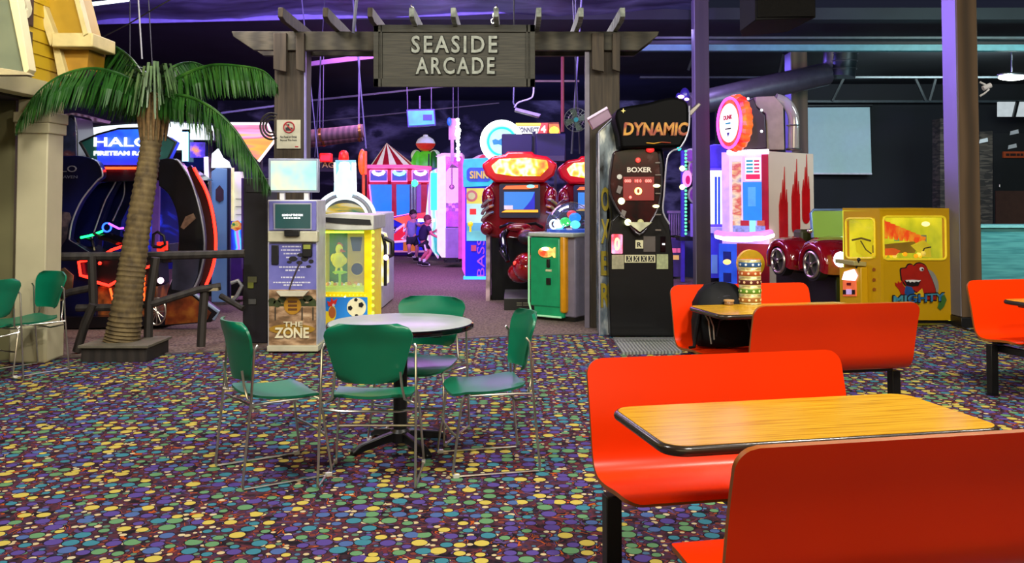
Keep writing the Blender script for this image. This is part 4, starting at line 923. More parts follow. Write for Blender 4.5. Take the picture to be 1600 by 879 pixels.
part('corner_post', MB().pb(359, 262, 364, 470, 13.45, .06), mat('yellow_lit_post', '#e8e0a8', .5, emit=.5), t)
sc = part('race_screen', MB().pb(358, 345, 380, 391, 13.3, .1), glow('race_screen', '#3050ff', 1.6, tex='wave', scale=2.6, stretch=(.6, 1, 1.3), stops=[(0, '#1420a0'), (.5, '#2048ff'), (.8, '#40c0ff'), (1, '#b060ff')]), t)
part('screen_art', MB().pp([(360, 356), (363, 346), (372, 344), (378, 350), (378, 358), (368, 361)], 13.28, .01), mat('orange_green_art', '#d08a40', .5, emit=.6, stops=[(.4, '#c03a20'), (.6, '#e0c060'), (.7, '#2a7a40')], scale=12), sc)
part('violet_base', MB().pb(357, 391, 380, 440, 13.3, .5), mat('violet_base', '#3a1a70', .5, emit=.15), t)
part('base_plinth', MB().pb(357, 440, 380, 462, 13.3, .5), BLK, t)
# neon pennant marquee
t = thing('pennant_marquee', 'lit orange and yellow pennant shaped marquee beside the left gate post', 'sign', W(397, 310, 13).x, 13, z=0)
part('marquee_face', MB().pp([(360, 193), (418, 193), (429, 220), (404, 252), (392, 240)], 12.95, .08), glow('sunset_marquee', '#ffb020', 1.3, tex='noise', scale=1.1, stretch=(.35, 1, 3.2), stops=[(.3, '#ff7a10'), (.42, '#ffb000'), (.5, '#f06a80'), (.58, '#f0a8d8'), (.64, '#ffc030'), (.75, '#e8a0e0')], dist=.5), t)
ptp('marquee_edge', [(360, 193), (418, 193), (429, 220), (404, 252)], 12.93, .018, glow('pink_white_edge', '#ffd8e8', 3), t)
part('marquee_support', MB().pb(400, 250, 408, 475.5, 13.02, .1), BLK, t)
t = thing('coiled_cable', 'dark coiled cable hanging on the left side of the gate post', 'cable', W(420, 310, 10).x, 10, z=2.1)
for r_ in (.12, .09, .06): part('coil', MB().ring(W(424, 197, 10.0), r_, .012, 'y', 28, 6, a0=60, a1=300, sz=1.2), mat('dark_cable', '#1c1815', .5), t)
# dark power cabinet between rail and kiosk
t = thing('dark_utility_cabinet', 'tall black utility cabinet with small stickers left of the kiosk', 'cabinet', W(398, 310, 9.6).x, 9.8)
part('cabinet_body', MB().pb(379, 278, 418, 536, 9.6, .4), mat('utility_black', '#100e14', .5, stops=[(.4, '#0c0a10'), (.8, '#1c1626')], scale=1.5), t, .01)
part('violet_edge', MB().pb(377, 278, 380, 420, 9.58, .1), mat('violet_edge', '#3a1c6a', .5, emit=.1), t)
for (x0, y0, x1, y1, c_) in ((387, 432, 401, 441, '#5a5a3a'), (387, 441, 396, 450, '#6a7020'), (388, 467, 400, 475, '#4a4a48'), (384, 290, 412, 300, '#1c1a22')):
    part('sticker', MB().pb(x0, y0, x1, y1, 9.585, .012), mat('sticker'+c_, c_, .6), t)
ptp('cable_bundle', [(361, 442, 9.4), (372, 438, 9.4), (378, 446, 9.4), (370, 462, 9.4), (362, 470, 9.4)], 9.4, .02, mat('grey_cable', '#6a6a70', .4), t)
# ================================================================ KIOSK
YK = 9.04
kx = W(456, 310, YK).x
t = thing('card_kiosk', 'slim white and violet self service kiosk with a lit monitor and beach artwork', 'kiosk', kx, YK+.2)
VIO = mat('violet_kiosk_panel', '#6a68b0', .4, vary=.08)
part('body', MB().pb(418, 312, 495.5, 541, YK, .42), mat('kiosk_white', '#c4c4cc', .4), t, .01)
part('base_plate', MB().pb(417, 540, 497, 549, YK-.06, .55), mat('kiosk_cream', '#b8b49c', .5), t, .005)
bz = part('screen_bezel', MB().pb(420, 314, 494, 360, YK-.02, .03), VIO, t, .004)
part('bezel_lip', MB().pp([(428, 358.5), (487, 358.5), (487, 317), (427, 317)], YK-.03, .02), mat('lip_grey', '#9a9cb0', .4), t)
s_ = part('screen', MB().pb(430, 319, 485, 356.5, YK-.035, .012), glow('dark_teal_screen', '#0e4a48', 1.0), bz)
ptext('screen_text', 'LOAD UP THE FUN', glow('text_white', '#ffffff', 2.5), s_, 441, 334, 473, 337.5, YK-.037, .003, bold=.03)
print_rows('screen_print', glow('text_white'), s_, 443, 469, 340.5, 1.6, YK-.037)
part('shelf', MB().pp([(418, 378), (496, 378), (496, 361), (418, 361)], YK-.06, .1), mat('kiosk_cream', '#b8b49c'), t, .01)
part('card_reader', MB().pb(444, 359, 467, 369, YK-.1, .06), BLK, t, .006)
part('sky_panel', MB().pb(420, 380, 494, 452, YK-.012, .02), mat('kiosk_sky', '#5f5fae', .4, stops=[(.3, '#4c4e9a'), (.7, '#7a78c0')], scale=3), t)
part('beach_panel', MB().pb(420, 452, 494, 539, YK-.012, .02), mat('kiosk_beach', '#8a6a4a', .5, stops=[(.3, '#4a3c28'), (.45, '#7a5c40'), (.6, '#b09070'), (.75, '#c8b090')], scale=6, stretch=(1, 1, 2.5), detail=5), t)
LEAF = mat('printed_leaf', '#2e3818', .5, scale=20, vary=.5)
mb = MB()
for x, y, rx, ry in ((425, 470, 6, 5), (433, 474, 6, 6), (441, 468, 7, 5), (481, 466, 8, 5), (488, 472, 6, 6), (472, 470, 6, 4)): mb.pd(x, y, rx, ry, YK-.016, .004, 12)
mb.pp([(420, 478), (494, 478), (494, 473), (440, 474), (420, 473)], YK-.0155, .004); part('printed_shrubs', mb, LEAF, t)
mb = MB()
for x, y, rx, ry in ((470, 398, 6, 3), (458, 404, 7, 4), (476, 404, 6, 4), (486, 408, 4, 3), (468, 410, 5, 3), (482, 416, 4, 2), (452, 409, 4, 2)): mb.pd(x, y, rx, ry, YK-.018, .004, 10)
part('printed_tree_crown', mb, mat('printed_dark_leaf', '#1c1a22', .5), t)
ptp('printed_tree_trunk', [(452, 452), (456, 440), (462, 425), (470, 408)], YK-.016, .008, mat('printed_bark', '#3c3030', .6), t)
part('card_slot', MB().pb(424, 383, 435, 413, YK-.03, .03), BLK, t, .004)
bv = part('bill_acceptor', MB().pb(472, 380, 487, 401, YK-.05, .04), BLK, t, .006)
part('acceptor_label', MB().pb(474, 382, 485, 389, YK-.055, .006), mat('olive_label', '#7a8030', .5, emit=.3), bv)
LB = mat('printed_text_grey', '#c8c8d8', .5)
for y, x0, x1 in ((385, 441, 470), (390.5, 439, 471), (396, 443, 468), (402, 447, 465), (417, 436, 478), (422, 446, 468), (433, 439, 476), (441, 427, 487), (445, 443, 472)):
    print_rows('panel_print', LB, t, x0, x1, y, 2.2, YK-.014)
part('card_tray', MB().pp([(431, 455), (481, 455), (474, 463), (438, 463)], YK-.09, .09), mat('tray_cream', '#c0baa4', .5), t, .004)
part('round_sign_print', MB().pd(457, 477, 13.5, 14, YK-.018, .005), mat('print_gold', '#a87818', .5), t)
for y in (471, 477, 483): part('sign_print_bar', MB().pb(450, y-1.6, 464, y+1.6, YK-.022, .005), mat('print_brown', '#5a3410', .5), t)
part('oval_print', MB().pd(456, 514, 36, 8, YK-.017, .005), mat('print_gold2', '#94701c', .5), t)
BONE = mat('print_bone', '#d8d0b0', .5)
for x in (430, 472, 489): part('fence_post_print', MB().pb(x-1, 480, x+1, 500, YK-.017, .004), mat('print_fence', '#3a3024', .5), t)
ptext('kiosk_lettering', 'THE', BONE, t, 443, 502, 473, 510, YK-.022, .006, bold=.02)
ptext('kiosk_lettering', 'ZONE', BONE, t, 429, 511, 483, 528, YK-.022, .006, bold=.03)
mo = part('monitor', MB().pb(419, 247.5, 497.5, 300.5, YK+.08, .07), mat('monitor_silver', '#9aa0b8', .3, .3), t, .008)
part('monitor_screen', MB().pb(423, 251, 494, 297, YK+.07, .012), glow('cyan_white_screen', '#aef0f0', 1.05, stops=[(.25, '#7adce8'), (.45, '#c8fcf0'), (.6, '#fffbd0'), (.8, '#9aeaf8')], scale=2.4), mo)
for x in (437, 475): part('monitor_strut', MB().pb(x, 300, x+7, 313, YK+.1, .05), WHT, t)
# ================================================================ CHICKEN PRIZE MACHINE
YC = 9.7
t = thing('chicken_prize_machine', 'bright yellow prize machine with a toy chicken in the window', 'arcade machine', W(538, 310, YC).x, YC+.35)
YLW = mat('yellow_machine', '#dcc008', .35, emit=.42)  # cabinet glow put into the shell colour by emission
x0, x1 = 495.5, 581
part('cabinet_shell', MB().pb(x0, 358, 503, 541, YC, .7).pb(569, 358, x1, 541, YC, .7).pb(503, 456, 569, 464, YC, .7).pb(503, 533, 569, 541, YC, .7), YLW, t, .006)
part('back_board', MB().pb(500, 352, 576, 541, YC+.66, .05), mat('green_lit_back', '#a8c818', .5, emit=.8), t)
part('lower_door', MB().pb(501, 464, 574, 535, YC-.01, .05), mat('door_blue_art', '#1a6ac0', .35, emit=.3, stops=[(.3, '#105aa8'), (.7, '#2a88d8')], scale=1.2), t)
part('interior_ledge', MB().pb(503, 448, 569, 460, YC+.05, .6), mat('ledge_yellow', '#d8e020', .5, emit=.6), t)
part('interior_lamp', MB().pb(504, 361, 568, 364, YC+.06, .03), glow('lime_tube', '#c8ff30', 5), t)
part('interior_lamp', MB().pb(504, 364, 508, 447, YC+.06, .03), glow('yellow_tube', '#fff020', 3.5), t)
part('interior_panel', MB().pb(512, 362, 543, 442, YC+.4, .04), mat('dark_green_panel', '#3f7a18', .5, emit=.5, scale=9, vary=.4), t)
part('prize_panel', MB().pb(543, 364, 569, 448, YC+.25, .05), mat('gold_panel', '#c8a410', .5, emit=.5), t)
part('dark_window', MB().pp([(547, 370), (566, 370), (563, 392), (551, 392)], YC+.23, .02), mat('window_green_black', '#24382a', .3), t)
part('porthole', MB().pd(558, 420, 10, 10, YC+.23, .03), mat('window_green_black', '#24382a'), t)
part('porthole_ring', MB().ring(W(558, 420, YC+.22), .07, .008, 'y', 24, 6), mat('gold_panel', '#b08a10'), t)
CHK = mat('toy_chicken_yellow', '#f0e020', .5, emit=.5)
ck = part('toy_chicken', MB().sph(W(529, 406, YC+.2), (.075, .06, .085)).sph(W(530, 389, YC+.2), (.04, .04, .055)).sph(W(521, 403, YC+.2), (.03, .05, .05)).sph(W(538, 407, YC+.2), (.03, .05, .04)).cyl(W(526, 418, YC+.2), W(524, 428, YC+.2), .012).cyl(W(533, 418, YC+.2), W(535, 428, YC+.2), .012), CHK, t)
part('chicken_comb', MB().sph(W(530, 381, YC+.2), (.02, .01, .02)).sph(W(533, 383, YC+.2), (.018, .01, .018)), mat('comb_orange', '#d05a10', .5, emit=.3), ck)
part('chicken_beak', MB().cyl(W(533, 391, YC+.15), W(540, 393, YC+.12), .018, .003), mat('comb_orange', '#d05a10'), ck)
part('perch', MB().sph(W(531, 425, YC+.2), (.08, .06, .018)).cyl(W(531, 426, YC+.2), W(531, 446, YC+.2), .014), mat('lime_perch', '#a8d818', .5, emit=.4), t)
random.seed(3)
for k in range(16):
    part('capsule', MB().sph(W(508+k*3.7+random.uniform(-1, 1), 446-random.uniform(0, 4), YC+.1+random.uniform(0, .2)), .021, 10, 6), mat(['capsule_yellow', 'capsule_orange', 'capsule_white'][k % 3], ['#f8f040', '#f0a030', '#f8f8d0'][k % 3], .3, emit=.3), t)
gp = part('window_glass', MB().pb(503, 360, 569, 456, YC+.02, .006), glass('clear_window'), t)
# printed cartoon hen and football on the door
part('printed_hen', MB().pd(510, 497, 12, 11, YC-.018, .006).pd(519, 489, 6, 12, YC-.02, .006), mat('hen_yellow', '#e0c020', .5, emit=.2), t)
part('printed_comb', MB().pp([(513, 478), (511, 470), (516, 472), (518, 465), (521, 470), (527, 466), (525, 474), (520, 479)], YC-.022, .006), mat('hen_red', '#c02018', .5, emit=.2), t)
part('printed_neck', MB().pd(519, 488, 5.5, 9, YC-.022, .005), mat('hen_brown', '#b8602a', .5), t)
part('printed_eye', MB().pd(521, 476.5, 2, 2.2, YC-.026, .005), WHT, t)
fb = part('printed_football', MB().pd(557, 480, 15, 15, YC-.018, .008), mat('football_cream', '#d8d0a8', .5, emit=.25), t)
mb = MB()
for x, y, r_ in ((564, 476, 4.5), (547, 481, 4), (556, 468, 3), (557, 493, 3)): mb.pp([(x+r_*math.cos(2*math.pi*k/5), y+r_*math.sin(2*math.pi*k/5)) for k in range(5)], YC-.024, .006)
part('football_patch', mb, BLK, fb)
part('door_lamp', MB().sph(W(539, 463.5, YC-.01), .008), NW, t)
for k in range(15):
    c_ = W(582.5, 362+k*11.5, YC-.0)
    part('green_bulb', MB().sph(c_, .017, 10, 6), glow('lime_bulb', '#9aff30', 4), t)
for k in range(12):
    part('rim_bulb', MB().sph(W(504+k*6, 461, YC-.008), .007, 8, 5), glow('amber_bulb', '#ffd040', 2.5), t)
part('canopy', MB().pp([(488, 358), (487, 343), (494, 336), (520, 333), (584, 336), (584, 359), (540, 360)], YC-.12, .9), mat('canopy_white', '#c0c0b8', .35), t, .01)
part('canopy_stripe', MB().pp([(504, 339), (540, 341), (578, 343), (580, 351), (545, 350), (510, 347)], YC-.135, .02), BLK, t)
# ================================================================ ARCADE, middle
# bowling pin machine
Y_ = 12.6
t = thing('bowling_pin_machine', 'white arched machine topped with a glowing giant bowling pin and red beacon', 'arcade machine', W(540, 310, Y_).x, Y_+.5)
part('cabinet_body', MB().pb(496, 332, 598, 481, Y_, 1.2), mat('bowling_white', '#b8b8c4', .4), t, .02)
part('pin_panel', MB().pp([(521, 308), (524, 250), (555, 250), (556, 306)], Y_-.1, .06), glow('panel_ice', '#8fd8ff', 1.2), t)
cb = W(538, 309, Y_-.2); ct = W(537, 252, Y_-.2); hh = ct.z-cb.z
part('giant_pin', MB().lathe([(.07, 0), (.1, .02*hh), (.135, .25*hh), (.14, .4*hh), (.11, .62*hh), (.075, .78*hh), (.08, .9*hh), (.06, .98*hh), (.01, hh)], cb, 24), glow('pin_white', '#d0f2ff', 1.5), t)
for x in (524, 552, 556): part('light_tube', MB().cyl(W(x, 300, Y_-.15), W(x-1, 254, Y_-.15), .012), NW, t)
part('red_beacon', MB().lathe([(.065, 0), (.07, .02), (.06, .1), (.03, .13), (.001, .135)], W(537, 250, Y_-.2), 20), glow('beacon_red', '#f01004', 1.6), t)
for r_, m_ in ((47, glow('arch_white', '#e4f2f4', 1.4)), (40, mat('arch_grey', '#8a8c98', .4)), (36, glow('arch_white', '#e4f2f4', 1.4))):
    pts = [W(539+r_*math.cos(math.radians(a)), 342-r_*.92*math.sin(math.radians(a)), Y_-.15) for a in range(8, 173, 6)]
    part('arch_tube', MB().tube(pts, .025, 8), m_, t)
part('arch_board', MB().pp([(539+44*math.cos(math.radians(a)), 342-41*math.sin(math.radians(a))) for a in range(0, 181, 8)], Y_-.1, .1), mat('arch_board_grey', '#4a5058', .5), t)
part('arch_artwork', MB().pp([(539+32*math.cos(math.radians(a)), 335-18*math.sin(math.radians(a))) for a in range(0, 181, 12)], Y_-.14, .03), glow('arch_art', '#e0c040', .8, stops=[(.3, '#20806a'), (.5, '#f0c840'), (.65, '#e8e8d0'), (.8, '#c04020')], scale=5, stretch=(.5, 1, 3)), t)
part('side_panel', MB().pp([(584, 362), (596, 366), (600, 380), (600, 446), (585, 448)], Y_-.6, .5), glow('side_white_yellow', '#f0e8c0', 1.1, stops=[(.35, '#ffffff'), (.55, '#f0e050'), (.75, '#ffffff')], scale=4), t)
ptp('side_panel_edging', [(586, 362), (598, 368), (602, 384), (602, 446)], Y_-.62, .022, BLK, t)
part('side_handle', MB().tube([W(601, 372, Y_-.7), W(613, 378, Y_-.7), W(613, 398, Y_-.7), W(603, 402, Y_-.7)], .03), BLK, t)
part('pink_lamp', MB().sph(W(603, 402, Y_-.75), .035), glow('pink_lamp', '#ffc0e8'), t)
part('amber_lamp', MB().sph(W(588, 457, Y_-.75), .045), glow('amber_lamp', '#ffb060', 4), t)
# orange oval sign seen edge on
t = thing('oval_light_sign', 'ribbed orange oval sign glowing at the left of the striped tent roof', 'sign', W(566, 310, 14).x, 14, z=0)
part('sign_lens', MB().sph(W(566, 253, 14), (.062, .1, .2)), glow('orange_lens', '#ff9a10', 1.2, tex='wave', scale=3, stretch=(.1, .1, 4), stops=[(0, '#ff5a08'), (1, '#ffd848')]), t)
part('sign_rib', MB().pb(569.5, 236, 571.5, 272, 13.9, .1), glow('red_rib', '#ff3418', 3), t)
part('sign_pole', MB().cyl(W(568, 272, 14), W(568, 462, 14), .025), mat('pole_orange', '#c04a20', .5, emit=.3), t)
# laser tag wall sign and red box, log tubes
t = thing('tag_arena_sign', 'gold lettered wall sign half hidden behind the kiosk monitor', 'sign', W(490, 310, 18).x, 18, z=0)
part('sign_board', MB().pb(440, 246, 530, 268, 18.1, .08), mat('board_black', '#0c0a10', .6), t)
ptext('sign_lettering', 'LASER TAG', mat('gold_letter', '#9a8248', .4, .5, emit=.3), t, 455, 253, 522, 262, 18.08, .03)
part('red_lamp_box', MB().pb(499, 239, 517, 252.5, 17.8, .2), glow('red_lamp_box', '#f81808', 1.3), t, .02)
part('sign_post', MB().pb(480, 268, 486, 436, 18.1, .1), BLK, t)
for k, (a_, b_2, r_) in enumerate((((470, 214), (568, 204), .12), ((478, 224), (566, 213), .09))):
    t = thing('cannon_log', ['upper horizontal timber tube with brass bands behind the gate', 'lower thinner timber tube behind the gate'][k], 'log', W(520, 310, 17).x, 17, z=2.6)
    pa = W(*a_, 17+.6*k); pb_ = W(*b_2, 17+.6*k)
    for f_ in (.3, .93): q = pa.lerp(pb_, f_); part('log_cable', MB().cyl(q, Vector((q.x, q.y, 4.5)), .008), cab, t)
    part('log_tube', MB().cyl(pa, pb_, r_), mat('log_brown', '#5a4a3c', .6, tex='wave', scale=3, vary=.3), t)
    for f_ in (.3, .93): part('brass_band', MB().tube([pa.lerp(pb_, f_), pa.lerp(pb_, f_+.04)], r_+.012, 14), mat('brass', '#8a6a2a', .3, .8), t)
# hanging screen
t = thing('hanging_screen', 'small cyan and blue screen hanging from the dark ceiling', 'screen', W(658, 310, 19).x, 19, z=0)
t.location.z = W(658, 198, 19).z; MW[t.name] = FR(t.location.x, 19, 0, t.location.z)
part('screen_case', MB().pp([(635, 171), (679, 170), (681, 196), (637, 199)], 19, .12), mat('case_violet', '#3a3a8a', .4), t, .01)
part('screen_face', MB().pp([(637, 173.5), (677, 172.5), (679, 193.5), (639, 196)], 18.97, .03), glow('cyan_screen', '#20c8e8', 1.4, stops=[(.3, '#1468ff'), (.5, '#20b8f0'), (.7, '#30f0d8')], scale=1.6), t)
part('dark_inset', MB().pb(661, 179, 675, 188, 18.95, .02), mat('inset_blue', '#1a2a70', .4), t)
part('yoke', MB().cyl(W(656, 170, 19), W(656, 150, 19), .02), cab, t)
# NERF tent machine
Y_ = 24
t = thing('tent_game_booth', 'large booth with blue windows, red frame and a red and white tent roof', 'arcade machine', W(640, 310, Y_).x, Y_+1)
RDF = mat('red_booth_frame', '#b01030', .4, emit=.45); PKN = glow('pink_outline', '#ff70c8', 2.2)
part('rear_body', MB().pb(574, 262, 726, 398.5, Y_+.5, 1.5), mat('booth_violet', '#4a2088', .5, emit=.2), t)
for r_ in ((573, 260, 577, 394), (606, 262, 611, 288), (612, 288, 619, 340), (637, 262, 643, 288), (658, 286, 667, 336), (671, 262, 674, 336), (575, 283, 673, 288), (575, 259, 673, 265)):
    part('frame_bar', MB().pb(*r_, Y_-.05, .2), RDF, t)
part('blue_window', MB().pp([(577, 288), (612, 288), (612, 338), (604, 341), (582, 334)], Y_, .1), glow('window_blue', '#1278ee', 1.2), t)
part('blue_window', MB().pp([(619, 288), (641, 288), (641, 334), (620, 338)], Y_, .1), glow('window_blue', '#1280ff'), t)
part('violet_window', MB().pb(641, 286, 674, 332, Y_+.04, .1), glow('window_violet', '#8a48d8', .9), t)
for x in (643, 648): part('silver_tube', MB().cyl(W(x, 332, Y_-.1), W(x, 289, Y_-.1), .05), mat('silver_tube', '#c0c0d0', .2, .7), t)
for a_ in ((577, 606), (611, 637), (643, 671)):
    part('upper_window', MB().pb(a_[0]+1, 267, a_[1]-1, 282, Y_-.02, .06), glow('upper_blue' if a_[0] < 640 else 'upper_violet', '#3a50e0' if a_[0] < 640 else '#9040d0', .9), t)
    xm = (a_[0]+a_[1])/2
    part('window_lamp', MB().tube([W(xm-9, 267, Y_-.15), W(xm-6, 271, Y_-.15), W(xm, 272.5, Y_-.15), W(xm+6, 271, Y_-.15), W(xm+9, 267, Y_-.15)], .045), glow('lamp_cyan_white' if a_[0] == 611 else 'lamp_pink_white', '#80f0ff' if a_[0] == 611 else '#ffc8ff', 3), t)
    ptp('window_outline', [(a_[0]+1, 266), (a_[1]-1, 266), (a_[1]-1, 283), (a_[0]+1, 283), (a_[0]+1, 266)], Y_-.1, .018, PKN, t)
part('green_lamp', MB().sph(W(648, 286, Y_-.2), .09), glow('green_lamp', '#40ffa0', 3), t)
ptp('window_outline', [(577, 288), (582, 334), (604, 341), (641, 334)], Y_-.1, .02, PKN, t)
part('lower_front', MB().pp([(580, 334), (604, 341), (641, 334), (700, 332), (700, 391), (590, 391)], Y_-.12, .12), mat('nerf_blue', '#1418c0', .4, emit=.5), t)
part('orange_flash', MB().pp([(612, 341), (640, 335), (676, 330), (676, 340), (640, 343), (646, 352), (622, 358), (630, 350)], Y_-.15, .03), mat('flash_orange', '#ff5a30', .4, emit=.6, stops=[(.35, '#ff7a30'), (.65, '#ff2a60')], scale=.8), t)
part('red_star', MB().pp([(613, 368), (622, 360), (632, 352), (630, 362), (640, 362), (628, 372), (634, 376), (612, 377)], Y_-.16, .03), mat('star_red', '#e01838', .4, emit=.5), t)
ptp('flash_outline', [(612, 364), (632, 350), (630, 361), (646, 347), (636, 366), (628, 372), (640, 376), (612, 378)], Y_-.18, .03, mat('outline_pink_white', '#f0c0e8', .5, emit=.6), t)
part('target_disc', MB().pd(598, 368, 19, 21, Y_-.15, .03), mat('target_cream', '#d8a8b8', .4, emit=.4), t)
part('target_disc', MB().pd(598, 368, 14, 16, Y_-.18, .03), mat('target_red', '#b01c30', .4, emit=.4), t)
part('target_disc', MB().pd(598, 368, 8, 9, Y_-.2, .02), mat('target_cream', '#d8a8b8'), t)
nb = part('logo_bar', MB().pp([(586, 362), (620, 353), (616, 364), (588, 371)], Y_-.24, .03), mat('logo_bar_blue', '#201060', .4, emit=.2), t)
ptext('logo_lettering', 'NERF', mat('logo_white', '#f0e8ff', .4, emit=.9), nb, 589, 357.5, 617, 367, Y_-.26, .03, bold=.02, shear=.25)
part('orange_block', MB().pb(630, 376, 650, 392, Y_-.2, .06), mat('block_orange', '#d07018', .4, emit=.4), t)
part('lower_trim', MB().pb(590, 391, 726, 394, Y_-.2, .1), mat('trim_pink', '#c880a0', .4, emit=.4), t)
# tent roof: striped gores
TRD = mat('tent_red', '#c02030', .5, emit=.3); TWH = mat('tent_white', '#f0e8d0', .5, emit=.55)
ap = W(604, 223, Y_+1.0); ay = Y_+1.0
a0 = W(574, 257, Y_-.1); a1 = W(641, 257, Y_-.1); zc = a0.z
ring = []
cxr = (a0.x+a1.x)/2; rr_ = (a1.x-a0.x)/2
n_ = 24
tr_, tw_ = MB(), MB()
for k in range(n_):
    q = [2*math.pi*(k+f_)/n_ for f_ in (0, 1)]
    p0, p1 = [Vector((cxr+rr_*1.02*max(-1, min(1, 1.25*math.cos(a))), ay+1.0*math.sin(a), zc)) for a in q]
    (tr_ if k % 2 else tw_).add([p0, p1, ap, p0-Vector((0, 0, .16)), p1-Vector((0, 0, .16))], [(0, 1, 2), (0, 3, 4, 1)])
part('tent_stripes', tr_, TRD, t); part('tent_canvas', tw_, TWH, t)
part('pink_cornice', MB().tube([W(574, 260, Y_-.25), W(641, 260, Y_-.25), W(674, 263, Y_-.25)], .05), glow('pink_cornice', '#ff60b8', 1.2), t)
# green bobber topped machine
t = thing('fishing_float_topper', 'green leafy hood with a white and red fishing float beside the tent roof', 'topper', W(664, 310, 24.7).x, 24.7, z=W(664, 262, 24.5).z)
GL = mat('hood_green', '#4ab824', .4, emit=.55)
c_ = W(665, 262, 22.6)
def gore(x0, x1, m): part('hood_petal', MB().lathe([(math.cos(math.radians(q)), math.sin(math.radians(q))) for q in (0, 12, 25, 38, 50, 62, 74, 84, 89)], W((x0+x1)/2, 262, 24.8), 20, Matrix.Diagonal(((x1-x0)/2/F*24.7, .25, .46, 1))), m, t)
gore(642, 687, GL); gore(642, 662, GL); gore(650, 682, GL); gore(668, 687, mat('hood_dark_green', '#207018', .4, emit=.2))
part('hood_shadow_gap', MB().pb(669, 240, 671, 261, 24.52, .05), mat('gap_dark', '#0a2a10', .6), t)
part('white_shoulder', MB().sph(W(650, 243, 24.9), (.14, .2, .16)).sph(W(679, 243, 24.9), (.16, .2, .16)), mat('shoulder_white', '#d0e8b0', .4, emit=.3), t)
fc = W(665, 225, 24.6); R_ = .26
part('float_top', MB().lathe([(R_, 0), (R_*.97, .05), (R_*.8, .13), (R_*.45, .19), (.07, .21), (.06, .25), (.01, .26)], fc, 24), mat('float_white', '#e8e8d8', .3, emit=.3), t)
part('float_bottom', MB().lathe([(.02, -.19), (R_*.5, -.17), (R_*.82, -.1), (R_*.98, -.03), (R_*1.02, 0), (R_, .012), (.01, .012)], fc, 24), mat('float_red', '#c83018', .3, emit=.35), t)
# pink crane
Y_ = 20
t = thing('pink_crane_machine', 'tall pink lit crane machine full of plush on castors', 'arcade machine', W(700, 310, Y_).x, Y_+.4)
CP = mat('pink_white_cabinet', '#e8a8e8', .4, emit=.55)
part('roof', MB().pp([(680, 244), (690, 239), (722, 239), (723, 246)], Y_, .9), CP, t, .01)
part('side_light_wall', MB().pp([(683, 246), (696, 242), (696, 402), (690, 402), (683, 392)], Y_-.02, .12), glow('white_pink_wall', '#ffd0ff', 1.3), t)
part('corner_post', MB().pb(716, 244, 722, 404, Y_, .15), mat('magenta_post', '#e040d0', .4, emit=.9), t)
part('lower_cabinet', MB().pb(696, 356, 717, 403, Y_, .8), mat('silver_violet_cabinet', '#8a6aa8', .4, emit=.2), t, .01)
part('hood_drape', MB().pp([(696, 244), (717, 244), (717, 262), (706, 256), (697, 268)], Y_+.02, .03), mat('drape_pink', '#d070e0', .5, emit=.5), t)
part('back_glow', MB().pb(697, 262, 716, 326, Y_+.6, .04), glow('back_white', '#e8e0ff', 1.8), t)
for k in range(12):
    part('plush_toy', MB().sph(W(698+(k % 4)*5.4, 328-(k//4)*4+random.uniform(-1, 1), Y_+.2+.1*(k//4)), (.06, .06, .055), 10, 6), mat(['plush_white', 'plush_violet', 'plush_grey'][k % 3], ['#f0f0f8', '#a070c8', '#80809a'][k % 3], .8, emit=.25), t)
part('prize_bank', MB().pb(697, 330, 716, 354, Y_+.1, .5), mat('bank_violet', '#a050b8', .6, emit=.4, scale=6, vary=.4), t)
part('crane_claw', MB().cyl(W(706, 262, Y_+.3), W(706, 290, Y_+.3), .015).sph(W(706, 292, Y_+.3), .06), CHR, t)
part('glass_pane', MB().pb(697, 246, 716, 354, Y_+.01, .01), glass('pink_pane', '#ffd8ff'), t)
for x in (697, 714): part('castor', MB().sph(W(x, 406, Y_+.1), .06, 10, 6), BLK, t)
part('kick_plate', MB().pb(694, 403, 718, 410, Y_+.05, .7), BLK, t)
t = thing('light_wall_game', 'white and cyan striped light wall beside the striped tent booth', 'arcade machine', W(678, 310, 22).x, 22.1)
part('light_wall', MB().pp([(672, 268), (684, 262), (684, 404), (676, 392), (668, 380), (664, 345)], 22.0, .3), glow('white_violet_wall', '#f0e0ff', 1.0, tex='wave', scale=1.6, stops=[(0, '#9af0ff'), (.5, '#ffffff'), (1, '#e8a0ff')]), t)
for x in (675, 678, 681): part('light_stripe', MB().cyl(W(x, 328, 21.93), W(x, 270, 21.93), .03), [NC, NP, NW][x % 3], t)
part('counter_light', MB().pb(653, 342, 678, 346.5, 21.7, .2), glow('white_bar_light', '#fff0ff', 5), t)
part('teal_curve', MB().pp([(676, 356), (684, 376), (686, 400), (680, 394)], 21.9, .05), mat('teal_curve', '#40c8b8', .4, emit=.5), t)
# hanging bulb strip
t = thing('hanging_bulb_strip', 'narrow hanging strip with a column of white bulbs', 'light', W(713, 310, 19.5).x, 19.5, z=0)
t.location.z = W(713, 250, 19.5).z; MW[t.name] = FR(t.location.x, 19.5, 0, t.location.z)
part('strip_board', MB().pb(701, 185, 714, 218, 19.5, .1).pb(704, 218, 709, 252, 19.5, .1), mat('strip_pink_grey', '#a07898', .5), t)
for k in range(12): part('bulb', MB().sph(W(715+(k % 2)*1.2, 187+k*5.6, 19.45), .04 if k not in (3, 4) else .06, 8, 5), glow('bulb_white', '#f0faff', 6), t)
part('strip_cord', MB().cyl(W(708, 185, 19.55), Vector((W(708, 185, 19.55).x, 19.55, 4.5)), .01), cab, t)
part('blue_cap', MB().sph(W(702, 190, 19.45), (.05, .05, .09)), mat('cap_blue', '#2060c0', .4, emit=.5), t)
